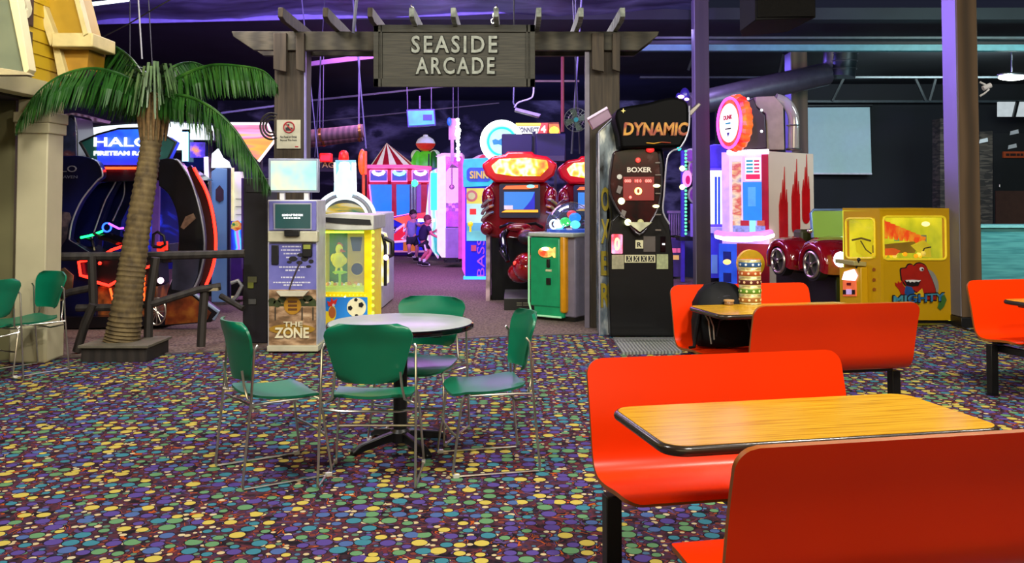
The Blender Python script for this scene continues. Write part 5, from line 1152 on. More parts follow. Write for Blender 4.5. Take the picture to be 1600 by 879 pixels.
# striped parasol piece behind
t = thing('striped_canopy', 'pale canopy with a red stripe behind the fishing game cabinet', 'canopy', W(735, 310, 21).x, 21.2)
part('canopy_cloth', MB().pp([(722, 256), (748, 242), (776, 238), (776, 256)], 21.1, .2), mat('canopy_pale', '#c8a8b0', .5, emit=.2), t)
part('canopy_stripe', MB().pp([(738, 255), (753, 242), (760, 241), (752, 255)], 21.07, .03), mat('canopy_red', '#d02040', .5, emit=.4), t)
part('canopy_pole', MB().cyl(W(760, 256, 21.3), W(760, 412, 21.3), .04), BLK, t)
# SINK / ring game cabinet
Y_ = 17.2
t = thing('tower_ticket_cabinet', 'blue and cyan upright ticket cabinet left of the red racing machine', 'arcade machine', W(745, 310, Y_).x, Y_+.4)
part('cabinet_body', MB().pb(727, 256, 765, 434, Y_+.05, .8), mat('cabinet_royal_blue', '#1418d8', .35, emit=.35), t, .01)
part('side_violet', MB().pp([(722, 246), (727, 252), (730, 370), (728, 434), (722, 420)], Y_+.1, .3), mat('side_magenta', '#d850e0', .4, emit=.6), t)
part('header', MB().pp([(723, 258), (725, 248), (770, 246), (770, 290), (724, 292)], Y_-.05, .2), mat('header_cyan', '#20c0e0', .35, emit=1.1), t, .01)
hd = part('header_plate', MB().rect(W(730, 0, Y_).x, W(768, 0, Y_).x, W(0, 284, Y_).z, W(0, 262, Y_).z, .08, Y_-.1, Y_-.05), mat('header_plate_navy', '#1a48a0', .4, emit=.5), t)
ptext('header_lettering', 'SINK', glow('rainbow_letter', '#f0c040', 1.0, stops=[(.35, '#40d0a0'), (.5, '#f0c840'), (.65, '#e06080')], scale=4), hd, 734, 267, 764, 279, Y_-.11, .02, bold=.03)
for y0, y1, c_, nm in ((294, 318, '#f0d850', 'score_panel_yellow'), (318, 348, '#c0f0f8', 'score_panel_ice'), (348, 360, '#60b0e0', 'control_ledge'), (360, 376, '#70c8d8', 'control_panel')):
    part('front_panel', MB().pb(729, y0, 766, y1, Y_-.0, .08), mat(nm, c_, .4, emit=1.05, scale=3, vary=.25), t)
part('dial_ring', MB().pd(737, 306, 9, 9, Y_-.04, .04), mat('dial_pink', '#f07880', .4, emit=.7), t)
part('dial_face', MB().pd(737, 306, 5.5, 5.5, Y_-.06, .03), mat('dial_cream', '#f8e8b0', .4, emit=.7), t)
part('red_button_plate', MB().pb(734, 326, 744, 335, Y_-.04, .04), mat('plate_red', '#d82818', .4, emit=.6), t)
part('joystick', MB().cyl(W(735, 362, Y_-.15), W(735, 352, Y_-.15), .02).sph(W(735, 350, Y_-.15), .05), mat('stick_yellow', '#f0d820', .4, emit=.6), t)
part('ticket_plate', MB().pb(736, 383, 744, 392, Y_-.0, .06), mat('ticket_pink', '#f04890', .4, emit=.7), t)
lettering('side_lettering', 'BASS', mat('side_letter_violet', '#c050f0', .4, emit=.9), t, W(757, 432, Y_+.03), (0, 0, 1), (-1, 0, 0), .72, .14, .02)
part('foot_light', MB().pb(724, 432, 764, 437, Y_-.05, .3), glow('foot_light_blue', '#30a0ff', 2.5), t)
# Connect 4 sign and ring
t = thing('connect_game_sign', 'lit red, white and yellow game sign above the dark panels', 'sign', W(842, 310, 17).x, 17.2, z=0)
part('sign_box', MB().pp([(806, 193), (873, 191), (876, 209), (806, 209)], 17.1, .2), mat('sign_box_amber', '#8a4a10', .5), t)
part('yellow_strip', MB().pb(806, 192, 845, 196, 17.05, .06), glow('strip_yellow', '#ffd030', 2), t)
wp = part('white_panel', MB().pb(806, 197, 846, 208.5, 17.05, .06), glow('panel_white', '#f0f0f0', 1.6), t)
ptext('sign_lettering', 'CONNECT', mat('letter_navy', '#181830', .5), wp, 808, 199, 842, 207, 17.03, .03, bold=.03)
rp2 = part('red_panel', MB().pp([(840, 208.5), (846, 192), (856, 192), (855, 208.5)], 17.02, .06), glow('panel_red', '#ff3020', 1.6), t)
ptext('sign_lettering', '4', glow('letter_white', '#ffffff', 2), rp2, 845, 196, 853, 207, 17.0, .03, bold=.03)
part('amber_dome', MB().pp([(858, 208.5), (858, 194), (873, 194), (875, 208.5)], 17.02, .05), glow('panel_orange', '#ff7010', 1.5), t)
part('amber_disc', MB().pd(866, 204, 7.5, 6.5, 16.98, .05), glow('disc_yellow', '#ffd020', 2.5), t)
part('sign_leg', MB().pb(812, 209, 816, 440, 17.25, .1).pb(866, 209, 870, 440, 17.25, .1), BLK, t)
t = thing('ring_light_sign', 'large glowing white ring with a cyan inner circle and flag', 'sign', W(784, 310, 16.6).x, 16.8, z=0)
c_ = W(784, 221, 16.6)
part('back_disc', MB().pd(784, 221, 30, 31, 16.7, .1), mat('ring_disc', '#c0e8ff', .4, emit=1.2), t)
part('white_ring', MB().ring(c_, .345, .05, 'y', 48, 10), glow('ring_white', '#e8fcff', 7), t)
part('cyan_ring', MB().ring(c_-Vector((0, .03, 0)), .25, .024, 'y', 40, 8), glow('ring_cyan', '#10d8d0', 3), t)
part('flag_emblem', MB().pp([(771, 226), (769, 219), (774, 217), (779, 219), (784, 216), (784, 227), (779, 225)], 16.6, .03), mat('emblem_teal', '#188a98', .4, emit=.5), t)
part('ring_stand', MB().pb(779, 250, 787, 452, 16.75, .15), mat('stand_blue', '#2030a0', .4, emit=.3), t)
# dark monitors above the racers
t = thing('dark_display_pair', 'two dark flat displays mounted above the red racing machines', 'display', W(840, 310, 14.9).x, 15.1, z=0)
DM = mat('display_back_navy', '#0a0c34', .5)
part('display_panel', MB().pb(784, 209, 832, 252, 14.9, .1), DM, t, .02)
part('display_panel', MB().pb(837, 208, 884, 252, 14.9, .1), DM, t, .02)
part('display_mast', MB().pb(832, 206, 837, 262, 15.02, .12), mat('mast_violet', '#2a2a4a', .5), t)
part('display_bracket', MB().pb(838, 243, 882, 251, 14.8, .1), mat('bracket_grey', '#3a3640', .5), t)
part('white_tube', MB().pb(783, 253, 806, 256, 14.8, .06), NW, t); part('white_tube', MB().pb(808, 254, 832, 255.5, 14.8, .06), NW, t)
part('mast_foot', MB().pb(826, 262, 843, 452, 15.05, .2), BLK, t)
# hanging fan
t = thing('hanging_fan', 'round wire cage fan hanging beside the right gate post', 'fan', W(900, 310, 12).x, 12, z=0)
c_ = W(900, 187, 12)
t.location.z = c_.z-.16; MW[t.name] = FR(t.location.x, 12, 0, c_.z-.16)
wm = mat('fan_wire', '#a0a8a8', .3, .7)
mb = MB().ring(c_, .155, .006, 'y', 32, 6).ring(c_, .1, .003, 'y', 28, 5).ring(c_, .06, .003, 'y', 20, 5)
for k in range(20): a = 2*math.pi*k/20; mb.tube([c_, c_+Vector((math.cos(a)*.155, -.03, math.sin(a)*.155))], .0022, 5)
part('fan_cage', mb, wm, t)
for k in range(4):
    a = math.pi/2*k+.4; d_ = Vector((math.cos(a), 0, math.sin(a))); e_ = Vector((-math.sin(a), .35, math.cos(a)))
    part('fan_blade', MB().ext([c_+d_*.02-e_*.02, c_+d_*.08-e_*.05, c_+d_*.14-e_*.04, c_+d_*.145+e_*.03, c_+d_*.03+e_*.02], (0, .004, 0)), mat('blade_grey', '#7a9088', .4), t)
part('fan_hub', MB().cyl(c_+Vector((0, -.03, 0)), c_+Vector((0, .06, 0)), .03), mat('hub_cyan', '#30a8c0', .4, emit=.3), t)
part('fan_hook', MB().cyl(c_+Vector((0, .04, 0)), Vector((c_.x, 12.04, 4.9)), .008), cab, t)
t = thing('ceiling_projector', 'white projector box hanging above the ring sign', 'projector', W(825, 310, 14).x, 14, z=0)
t.location.z = W(824, 180, 14).z; MW[t.name] = FR(t.location.x, 14, 0, t.location.z)
part('projector_body', MB().pp([(804, 172), (806, 168), (845, 178), (842, 182), (838, 181)], 13.9, .3), mat('projector_white', '#8a8496', .5), t)
ptp('projector_cable', [(803, 135, 14), (802, 160, 14), (806, 168, 14)], 14, .012, cab, t)
ptp('projector_cable', [(834, 135, 14), (833, 148, 14), (828, 154, 14), (810, 160, 14), (804, 168, 14)], 14, .012, mat('white_cable', '#a8a8b8', .5), t, sm=14)
# ================================================================ RED RACERS
def racer(cx, Y_, label, sc_=1.0, rz=0):
    """built around its own base point; x across, -y is the front"""
    X_ = W(cx, 310, Y_).x; t = thing('red_racing_machine', label, 'arcade machine', X_, Y_, rz, group='red motorcycle racing machines')
    T = FR(X_, Y_, rz)
    RM = mat('glossy_red_moulding', '#6a0412', .16, coat=.8, emit=.06); RB = mat('bright_red_moulding', '#b80a18', .2, coat=.6, emit=.1)
    part('base_cabinet', MB(T).box(-.42, .42, .1, .8, 0, 1.02), mat('racer_black_base', '#050506', .6, spec=.2), t, .01)
    part('base_side', MB(T).yz([(.02, 0), (.8, 0), (.8, 1.02), (.12, 1.0)], -.50, -.44), mat('side_pale_art', '#a88a90', .4, emit=.08, stops=[(.35, '#5a4440'), (.6, '#c0a0a8'), (.8, '#d8c8c0')], scale=4), t)
    part('base_side', MB(T).yz([(.02, .02), (.8, .02), (.8, 1.02), (.12, 1.0)], .44, .50), mat('side_pale_art', '#a88a90'), t)
    # shouldered red body
    half = [(.0, .92), (.40, .92), (.52, 1.0), (.56, 1.18), (.50, 1.30), (.55, 1.46), (.53, 1.62), (.44, 1.70), (.40, 1.74)]
    pts = [(x, z) for x, z in half]+[(-x, z) for x, z in reversed(half)]
    part('red_body', MB(T).xz(pts, .06, .8), RM, t, .05)
    for s in (-1, 1):
        part('fairing', MB(T).sph((s*.46, .02, 1.5), (.10, .13, .18)).sph((s*.48, .0, 1.06), (.10, .14, .10)), RM, t)
        for k in range(3):
            part('chrome_pipe', MB(T).tube([(s*.40, -.04, 1.50-.10*k), (s*.46, -.12, 1.48-.10*k), (s*.53, -.08, 1.42-.10*k), (s*.55, .02, 1.38-.10*k)], .026, 8), CHR, t)
    mq = [(-.56, 2.0), (-.50, 1.84), (-.36, 1.74), (.36, 1.74), (.50, 1.84), (.56, 2.0), (.40, 2.12), (.22, 2.15), (.18, 2.19), (-.18, 2.19), (-.22, 2.15), (-.40, 2.12)]
    part('marquee_housing', MB(T).xz(mq, -.08, .5), RB, t, .035)
    part('marquee', MB(T).xz([(-.42, 1.98), (-.36, 1.87), (-.1, 1.83), (.30, 1.83), (.42, 1.95), (.40, 2.06), (.1, 2.10), (-.3, 2.08)], -.12, -.07), glow('fire_marquee', '#ffb010', 2.0, stops=[(.3, '#ff5000'), (.42, '#ffb010'), (.5, '#fff8c0'), (.6, '#ffc820'), (.75, '#e06000')], scale=4.5, detail=2), t, .02)
    part('screen_surround', MB(T).rect(-.30, .30, 1.22, 1.72, .03, -.02, .08), mat('screen_surround_navy', '#0a0c30', .3), t)
    sc = part('screen', MB(T).box(-.23, .22, -.04, -.01, 1.34, 1.60), glow('screen_blue_lines', '#20a0e8', 1.5, tex='wave', scale=1.0, stretch=(.02, .02, 16), dist=.3, stops=[(0, '#1470c8'), (.45, '#2aa8ec'), (.7, '#d8f8ff'), (1, '#30b8f0')]), t)
    part('screen_window', MB(T).box(-.23, -.10, -.05, -.035, 1.34, 1.40), WHT, sc)
    part('screen_shade', MB(T).xz([(.05, 1.34), (.22, 1.34), (.22, 1.6), (.18, 1.5), (.12, 1.42)], -.05, -.035), mat('screen_indigo', '#1018a0', .4, emit=.5), sc)
    part('yellow_stripe', MB(T).xz([(-.27, 1.30), (.27, 1.30), (.27, 1.335), (-.20, 1.335)], -.045, -.01), glow('stripe_amber', '#ffa010', 1.8), t)
    part('yellow_stripe', MB(T).xz([(-.25, 1.64), (.12, 1.64), (.27, 1.66), (.27, 1.70), (-.20, 1.69)], -.045, -.01), glow('stripe_orange', '#ff6a14', 1.4), t)
    part('cyan_badge', MB(T).disc(.16, 1.68, .06, .025, -.06, -.04), glow('badge_cyan', '#90e8ff', 1.5), t)
    TB = T @ Matrix.Translation((-.17, .0, 0))
    # rider's bike
    b = part('bike_tank', MB(TB).sph((.28, -.35, .96), (.16, .32, .12)).sph((.16, -.25, 1.08), (.20, .12, .07)), RM, t)
    part('handlebar', MB(TB).tube([(-.12, -.10, 1.08), (.02, -.2, 1.14), (.2, -.22, 1.12), (.4, -.2, 1.14), (.5, -.1, 1.08)], .022, 8), BLKG, b)
    part('black_fairing', MB(TB).tube([(.02, -.2, 1.10), (-.08, -.35, .95), (-.06, -.5, .78), (.0, -.62, .62)], [.03, .06, .07, .03], 10), BLKG, t)
    part('seat', MB(TB).sph((.3, -.75, .95), (.16, .3, .10)), BLK, t)
    part('bike_tail', MB(TB).sph((.26, -.80, .56), (.20, .36, .20)).sph((.18, -.55, .46), (.19, .26, .15)).sph((.25, -.98, .66), (.11, .22, .10)), mat('red_bike_body', '#a00a14', .15, coat=.8), t)
    part('tail_lamp', MB(TB).sph((.1, -.95, .62), (.03, .03, .03)), glow('lamp_soft_red', '#ff4030', 2), t)
    part('platform', MB(T).box(-.22, .55, -1.1, .1, .04, .16), mat('platform_grey', '#4a4a48', .6), t, .01)
    pf = part('platform_front', MB(T).box(-.22, .55, -1.115, -1.1, 0, .15), mat('platform_black', '#121210', .5), t)
    ltext('platform_lettering', 'CAUTION', mat('caution_pale', '#8a8a70', .5), pf, T, .18, .46, .07, .12, -1.117, .006)
    for zz in (.062, .09): part('platform_print', MB(T).box(-.05, .02, -1.119, -1.117, zz, zz+.012).box(.035, .14, -1.119, -1.117, zz, zz+.012), mat('caution_pale', '#8a8a70'), pf)
    return t
r1 = racer(812, 13.6, 'red motorcycle racing machine with fiery marquee beside the ticket cabinet')
r1.location.y = 13.55
racer(925, 15.0, 'red racing machine partly hidden behind the right gate post')
# ================================================================ GREEN DOME MACHINE
gl = G(842, 509); X_ = W(887, 310, 11.6).x; rz = -36
T = FR(X_, 11.65, rz) @ Matrix.Scale(1.05, 4)
t = thing('dome_water_machine', 'green and grey dome topped machine standing by the right gate post', 'arcade machine', X_, 11.65, rz)
GM = mat('machine_green', '#0f8a5a', .35, emit=.12); GYP = mat('grey_violet_side', '#7a7488', .5)
part('green_front', MB(T).box(-.30, .12, -.36, -.30, .16, .97), GM, t, .02)
part('lower_green', MB(T).box(-.26, .16, -.34, -.28, .04, .20), GM, t, .015)
part('cabinet_side', MB(T).box(-.28, .30, -.30, .42, .05, 1.0), GYP, t, .02)
part('orange_pillar', MB(T).box(.12, .20, -.37, -.26, .10, 1.02), mat('pillar_orange', '#c88808', .4, emit=.15), t, .03)
part('green_trim', MB(T).tube([(-.31, -.37, .98), (-.31, -.37, .2), (-.27, -.36, .05), (.14, -.36, .05)], .012), mat('trim_pale_green', '#9ad8a8', .4, emit=.3), t)
part('top_ledge', MB(T).box(-.32, .32, -.38, .44, .98, 1.03), mat('ledge_clear_grey', '#a8b0a8', .2), t, .015)
part('fish_emblem', MB(T).disc(-.06, .80, .10, .06, -.39, -.36).xz([(.0, .8), (.06, .86), (.06, .74)], -.39, -.36), glow('orange_glow', '#ff8030', 2.2, stops=[(.35, '#ff3a18'), (.6, '#ffc060')], scale=9), t)
part('fish_light', MB(T).disc(-.06, .84, .05, .02, -.40, -.385), glow('blue_white_light', '#c0e8ff', 4), t)
part('coin_slot', MB(T).box(-.05, -.01, -.385, -.36, .62, .72), BLK, t, .005)
part('coin_label', MB(T).box(-.07, .01, -.37, -.36, .575, .60), mat('label_cream', '#c8c8a0', .5), t)
part('coin_return', MB(T).box(-.06, .0, -.38, -.36, .42, .50), BLK, t, .005)
T2 = T @ Matrix.Translation((.305, .1, 0)) @ Matrix.Rotation(math.radians(90), 4, 'Z')
part('moon_emblem', MB(T2).ring((0, -.005, .48), .11, .012, 'y', 28, 6), mat('emblem_white_ring', '#d8d0d8', .4, emit=.2), t)
part('moon_emblem', MB(T2).disc(.0, .48, .05, .09, -.012, .0), mat('emblem_yellow', '#c8a010', .4, emit=.2), t)
dm = part('clear_dome', MB(T).sph((.02, .04, 1.03), (.31, .33, .36), 28, 14), glass('dome_glass', '#cfe4ff', .35, .06), t)
part('dome_floor', MB(T).lathe([(.01, 1.03), (.29, 1.03), (.29, 1.06), (.01, 1.06)], (.02, .04, 0)), mat('dome_floor_blue', '#2a5ac0', .4, emit=.3), t)
for c_, r_, m_ in (((-.1, -.05, 1.12), .05, NW), ((.0, -.05, 1.15), .055, glow('toy_green', '#30e050', 1.6)), ((.03, .05, 1.24), .05, glow('toy_red', '#ff3028', 1.6)), ((.12, -.02, 1.2), .06, glow('toy_blue', '#1890ff', 1.6)), ((.16, -.08, 1.12), .05, glow('toy_cyan', '#70f0ff', 1.8)), ((-.15, .05, 1.1), .05, glow('toy_cyan', '#70f0ff', 1.8))):
    part('dome_toy', MB(T).sph(c_, (r_*1.3, r_, r_), 12, 8), m_, t)
part('toy_ring', MB(T).ring((-.12, -.12, 1.12), .05, .012, 'y', 20, 6), NW, t)
part('foot_rail', MB(T).box(-.26, .28, -.28, .38, 0, .05), BLK, t)
# ================================================================ BOXING MACHINE
YB = 9.95
X_ = W(1003, 310, YB).x
t = thing('boxing_machine', 'tall black boxing machine with a red digit display behind the red booth', 'arcade machine', X_, YB+.4)
BM = mat('boxer_black', '#06070a', .35, vary=.25, scale=6, coat=.15, spec=.3)
out = [(954, 526), (952, 470), (950, 380), (956, 345), (970, 330), (1034, 330), (1046, 350), (1052, 400), (1054, 526)]
part('lower_cabinet', MB().pp(out, YB, .7), BM, t, .01)
part('waist_panel', MB().pp([(955, 348), (952, 300), (958, 250), (966, 232), (1036, 232), (1040, 262), (1036, 320), (1042, 350)], YB+.06, .6), BM, t, .03)
sh = part('shield', MB().pp(curve([(958, 240), (952, 290), (962, 322), (980, 345), (998, 365)], 12)+curve([(1000, 365), (1018, 345), (1030, 318), (1034, 280), (1030, 240)], 12)+curve([(1028, 236), (995, 230), (960, 236)], 6), YB-.08, .1), mat('shield_dark_art', '#1a0a0e', .2, stops=[(.35, '#0c080a'), (.6, '#34080c'), (.8, '#5a4a4a')], scale=5, coat=.5), t, .015)
part('shield_rim', MB().tube([W(x, y, YB-.09) for x, y in curve([(958, 240), (952, 290), (962, 322), (980, 345), (999, 366), (1018, 345), (1030, 318), (1034, 280), (1030, 240)], 30)], .012), mat('rim_grey', '#4a464c', .25, .6), t)
ptext('shield_lettering', 'BOXER', mat('letter_silver', '#c0b8a8', .4, emit=.4), sh, 980, 261, 1018, 269, YB-.085, .008, bold=.02)
dp = part('digit_display', MB().pb(974, 276, 1022, 313, YB-.10, .02), mat('display_red_black', '#3a0004', .3, emit=.8, ecol='#a00008'), sh)
for x in (981, 997, 1013): ptext('display_digits', 'HI 0' if x == 997 else '000', glow('digit_red', '#ff5a50', 5), dp, x-5, 280, x+5, 285, YB-.115, .004, bold=.03)
ptext('display_digits', '0', glow('digit_amber', '#ffb060', 6), dp, 991.5, 292.5, 1003, 304, YB-.115, .005, bold=.03)
part('display_lamp', MB().sph(W(985, 308, YB-.11), .015), glow('digit_red', '#ff5a50'), dp)
for k, (x, y, r_, c_) in enumerate(((968, 276, .028, '#d8d0b8'), (971, 314, .036, '#f8f8b0'), (981, 347, .036, '#e8e8a0'), (1001, 347, .034, '#c8c078'), (1026, 290, .026, '#fff0a0'), (1025, 322, .024, '#fff0a0'), (997, 250, .026, '#ff3028'), (1030, 224, .02, '#20d0ff'), (1061, 232, .022, '#20e0e0'))):
    part('bulb', MB().sph(W(x, y, YB-.1), (r_*(1.5 if k in (4, 5) else 1), .02, r_*(.7 if k in (4, 5) else 1)), 12, 8), glow('bulb'+c_, c_, 4 if k not in (0, 3) else 1), t)
for y in (255, 274, 303, 336, 360): part('side_marker', MB().pb(1024, y-2, 1033, y, YB-.1, .01), mat('marker_grey', '#6a6058', .5), sh)
for x, y in ((968, 296), (974, 334)): part('card_art', MB().pp([(x-5, y+4), (x+1, y+7), (x+5, y-4), (x-2, y-7)], YB-.1, .01), mat('card_grey', '#6a6260', .5), sh)
part('diamond_plate', MB().pp([(980, 347), (1019, 347), (1000, 362)], YB-.12, .02), mat('plate_pale', '#b8b898', .4, scale=12, vary=.3), sh)
lm = part('coin_light', MB().pb(956, 366, 973, 396, YB-.03, .05), glow('coin_light_red', '#ff3a40', 2.5, stops=[(.35, '#ff2030'), (.6, '#ff9ac0')], scale=6), t, .01)
ptext('coin_light_digit', '0', glow('digit_amber', '#ffb060', 4), lm, 960, 371, 968.5, 391, YB-.035, .006, bold=.03)
part('rules_card', MB().pb(993, 375, 1005, 388, YB-.01, .015), mat('card_cream', '#c0bc98', .5), t)
ptext('rules_pictogram', 'R', BLK, t, 995.5, 378, 1002.5, 386, YB-.011, .003, bold=.03)
part('metal_plate', MB().pb(1005.5, 369, 1024, 393, YB-.01, .015), mat('plate_grey', '#5a5452', .4, .5), t)
part('bill_slot', MB().pb(1032, 369, 1040, 393, YB-.02, .03), BLKG, t); part('slot_light', MB().pb(1035, 380, 1039, 382.5, YB-.03, .01), glow('letter_white', '#ffffff'), t)
part('notice_card', MB().pb(956, 398, 975, 420, YB-.01, .012), mat('card_tan', '#8a866c', .5, scale=30, vary=.2), t)
part('notice_card', MB().pb(1026, 397, 1044, 420, YB-.01, .012), mat('card_olive', '#8f9670', .5, scale=30, vary=.2), t)
st = part('warning_strip', MB().pb(976, 398, 1024, 410, YB-.01, .012), mat('card_cream', '#c0bc98'), t)
for k in range(4):
    x = 978.5+k*11.5; part('warning_pictogram', MB().pb(x, 399.5, x+9, 408.5, YB-.014, .006), BLK, st); part('warning_cross', MB().pp([(x+1, 408), (x+2.5, 408), (x+8, 400), (x+6.5, 400)], YB-.018, .005).pp([(x+2, 400), (x+3.5, 400), (x+7.5, 408), (x+6, 408)], YB-.018, .005), mat('card_cream', '#c0bc98'), st)
# curved hood with the name
hd = part('hood', MB().pp(curve([(970, 232), (968, 212), (964, 195), (962, 180), (970, 168), (1010, 161), (1045, 152), (1066, 154), (1076, 166), (1075, 205), (1064, 230)], 30), YB-.2, .75), mat('boxer_hood_black', '#020203', .6, spec=.1), t, .03)
for k, (y0, y1, m_) in enumerate(((192, 212.5, mat('letter_dark_red', '#6a1408', .4)), (191, 211.5, mat('letter_gold', '#94600f', .5, emit=.06, stops=[(.35, '#8a2c10'), (.6, '#c08a20')], scale=9)))):
    ptext('hood_lettering', 'DYNAMIC', m_, hd, 973+k, y0, 1074+k*1.2, y1, YB-.202-.012*k, .012, bold=.03, shear=.12)
ptp('hood_edging', [(1077, 165), (1077, 195), (1072, 215), (1062, 231), (1050, 236), (1042, 250), (1038, 300), (1036, 330), (1046, 350)], YB-.22, .009, EDW, t, sm=26)
ptp('hood_flourish', [(1010, 223), (1022, 224), (1034, 222), (1048, 223)], YB-.215, .006, mat('letter_gold', '#c88a1c'), t)
part('star', MB().pp([(974, 169), (975.2, 172), (978, 173), (975.2, 174), (974, 177), (972.8, 174), (970, 173), (972.8, 172)], YB-.215, .01), mat('star_gold', '#c8b860', .4, emit=.3), t)
part('red_glove_light', MB().sph(W(1016, 234, YB-.12), (.045, .03, .03)), glow('glove_red', '#e02020', 1.5), t)
# side panel with lettering, seen left of the front
A0 = W(934, 526, YB+.0); sx = W(939, 310, YB).x
spn = part('side_panel', MB().pp([(937, 526), (936, 205), (962, 184), (968, 230), (954, 262), (948, 330), (952, 526)], YB+.25, .4), mat('side_chrome_art', '#6a7478', .25, .4, stops=[(.3, '#1c2028'), (.5, '#7a8a98'), (.62, '#d8e0e0'), (.75, '#3a4a70')], scale=3.5, stretch=(2, 1, .8), detail=4), t)
ptp('panel_edging', [(937, 526), (936, 205), (958, 184)], YB+.2, .008, EDW, t)
for k, ch in enumerate('OXER'):
    ptext('side_lettering', ch, mat('side_letter_yellow', '#94820e', .5), spn, 939, 292+k*50, 952, 330+k*50, YB+.24, .01, bold=.03)
part('mirror_box', MB().pp([(918, 186), (949, 168), (957, 183), (927, 203)], YB-.15, .1), mat('mirror_box_pink', '#7a5a78', .3), t, .01)
ptp('mirror_box_edge', [(918, 186), (949, 168)], YB-.17, .014, mat('edge_pale_pink', '#d8c0d8', .4, emit=.3), t)
# boxing glove lamp on top right
gv = part('top_glove', MB().sph(W(1070, 150, YB-.1), (.055, .06, .09)).sph(W(1060, 152, YB-.12), (.03, .03, .05)), mat('glove_blue', '#2a1c90', .3, emit=.3), t)
part('glove_light', MB().sph(W(1064, 151, YB-.17), (.035, .02, .02)).sph(W(1073, 155, YB-.17), (.025, .02, .015)), glow('glove_light_pink', '#ffc0f0', 4), gv)
ptp('glove_arm', [(1060, 156, YB-.1), (1066, 170, YB-.1), (1078, 178, YB-.1)], YB, .018, BLKG, t)
part('lamp_head', MB().pp([(1074, 176), (1092, 160), (1096, 163), (1080, 181)], YB-.15, .12), mat('lamp_head_grey', '#8a8480', .3, .5), t, .008)
part('step_plate', MB().pp([(958, 527), (1056, 527), (1056, 530), (958, 530)], YB-.4, .01), ALU, t)
part('floor_mat', MB().xy([(G(958, 530).x, G(958, 530).y), (G(1056, 530).x, G(1056, 530).y), (G(1066, 552).x, G(1066, 552).y), (G(972, 554).x, G(972, 554).y)], 0, .025), mat('ribbed_mat', '#6a6e6a', .6, tex='wave', scale=9, stretch=(1, 1, 1), stops=[(0, '#4a4e4c'), (1, '#8a8e88')]), t)
# ================================================================ ARCADE, right side
# stacked disc light sign and railings behind
Y_ = 16.5
t = thing('disc_light_tree', 'upright tree of round pink white discs beside a green bulb strip', 'light sign', W(1085, 310, Y_).x, Y_)
for x, y, r_ in ((1080, 243, 10), (1088, 262, 12), (1088, 304, 12)):
    part('disc_rim', MB().pd(x, y, r_, r_*1.15, Y_, .12), mat('disc_white', '#b8b0b0', .4, emit=.15), t)
    part('disc_face', MB().pd(x-1.5, y, r_*.72, r_*.9, Y_-.02, .04), mat('disc_face_violet', '#7a3a90', .4, emit=.4, scale=6, vary=.4), t)
part('pink_disc', MB().pd(1074, 279, 7, 13, Y_-.1, .06), glow('disc_pink', '#ff80e0', 2), t)
part('disc_heart', MB().pd(1075, 281, 3.5, 7, Y_-.13, .04), mat('heart_red', '#d01860', .4, emit=.6), t)
part('light_post', MB().pb(1065, 235, 1070, 440, Y_+.02, .1), mat('post_violet', '#3a28a0', .4, emit=.35), t)
part('stand', MB().pb(1080, 318, 1087, 372, Y_+.02, .1), mat('stand_lilac', '#8a68d0', .4, emit=.4), t)
for k in range(24): part('green_bulb', MB().sph(W(1071.5, 236+k*5.6, Y_-.02), .024, 8, 5), glow('mint_bulb', '#60e8a8', 1.8), t)
for y in (263, 292): part('yellow_bulb', MB().sph(W(1066, y, Y_-.04), .05, 10, 6), glow('bulb_cream', '#fff0a0', 4), t)
part('stand_foot', MB().pb(1062, 370, 1092, 376, Y_-.1, .4), BLK, t)
t = thing('raised_platform', 'low blue grey boxed platform behind the boxing machine', 'platform', W(1088, 310, 17.5).x, 17.9)
BG_ = mat('platform_blue_grey', '#4a5a88', .5, vary=.1)
p0, p1 = W(1064, 426, 17.8), W(1110, 436, 17.0)
part('platform_front', MB().ext([(p0.x, 17.9, 0), (p1.x, 17.1, 0), (p1.x, 17.1, .84), (p0.x, 17.9, .84)], (.3, .9, 0)), BG_, t)
t = thing('terracotta_pot', 'square terracotta planter box with a pale stem on the blue platform', 'pot', W(1093, 310, 17.6).x, 17.75, z=.84)
zp = .84; xc = W(1093, 310, 17.6).x
part('pot_body', MB().box(xc-.14, xc+.14, 17.6, 17.86, zp, zp+.22).box(xc-.16, xc+.16, 17.58, 17.88, zp+.18, zp+.24), mat('terracotta', '#8a4a2a', .7, vary=.15), t, .008)
part('stem', MB().tube([(xc, 17.72, zp+.24), (xc+.01, 17.72, zp+.6), (xc-.02, 17.72, zp+1.0)], .015), mat('lilac_stem', '#a888d8', .5), t)
t = thing('picket_railing', 'lilac white picket railing behind the boxing machine', 'railing', W(1055, 310, 18.5).x, 18.5)
PW = mat('picket_lilac', '#8a6a90', .6)
for k in range(6): part('picket', MB().pb(1045+k*3.6, 334, 1047+k*3.6, 375, 18.5, .05), PW, t)
part('picket_rail', MB().pb(1043, 329, 1066, 333, 18.48, .07), PW, t); part('picket_rail', MB().pb(1043, 372, 1066, 376, 18.48, .07), PW, t)
part('support_post', MB().pb(1043, 376, 1047, 428, 18.5, .06).pb(1062, 376, 1066, 428, 18.5, .06), PW, t)
t = thing('small_lettered_cabinet', 'small violet cabinet with lit lettering beside the boxing machine', 'cabinet', W(1056, 310, 17.2).x, 17.5)
part('cabinet_body', MB().pb(1046, 374, 1065, 432, 17.2, .6), mat('small_cabinet_violet', '#3a2468', .5, emit=.2), t)
print_rows('cabinet_print', mat('lit_gold_text', '#e0a860', .4, emit=.6), t, 1048, 1063, 402, 7, 17.18)
print_rows('cabinet_print', mat('lit_pink_text', '#e06090', .4, emit=.6), t, 1048, 1063, 391, 7, 17.18)
t = thing('dark_disc', 'dark oval disc jutting out right of the boxing machine', 'disc', W(1057, 310, 10.2).x, 10.3, z=.9)
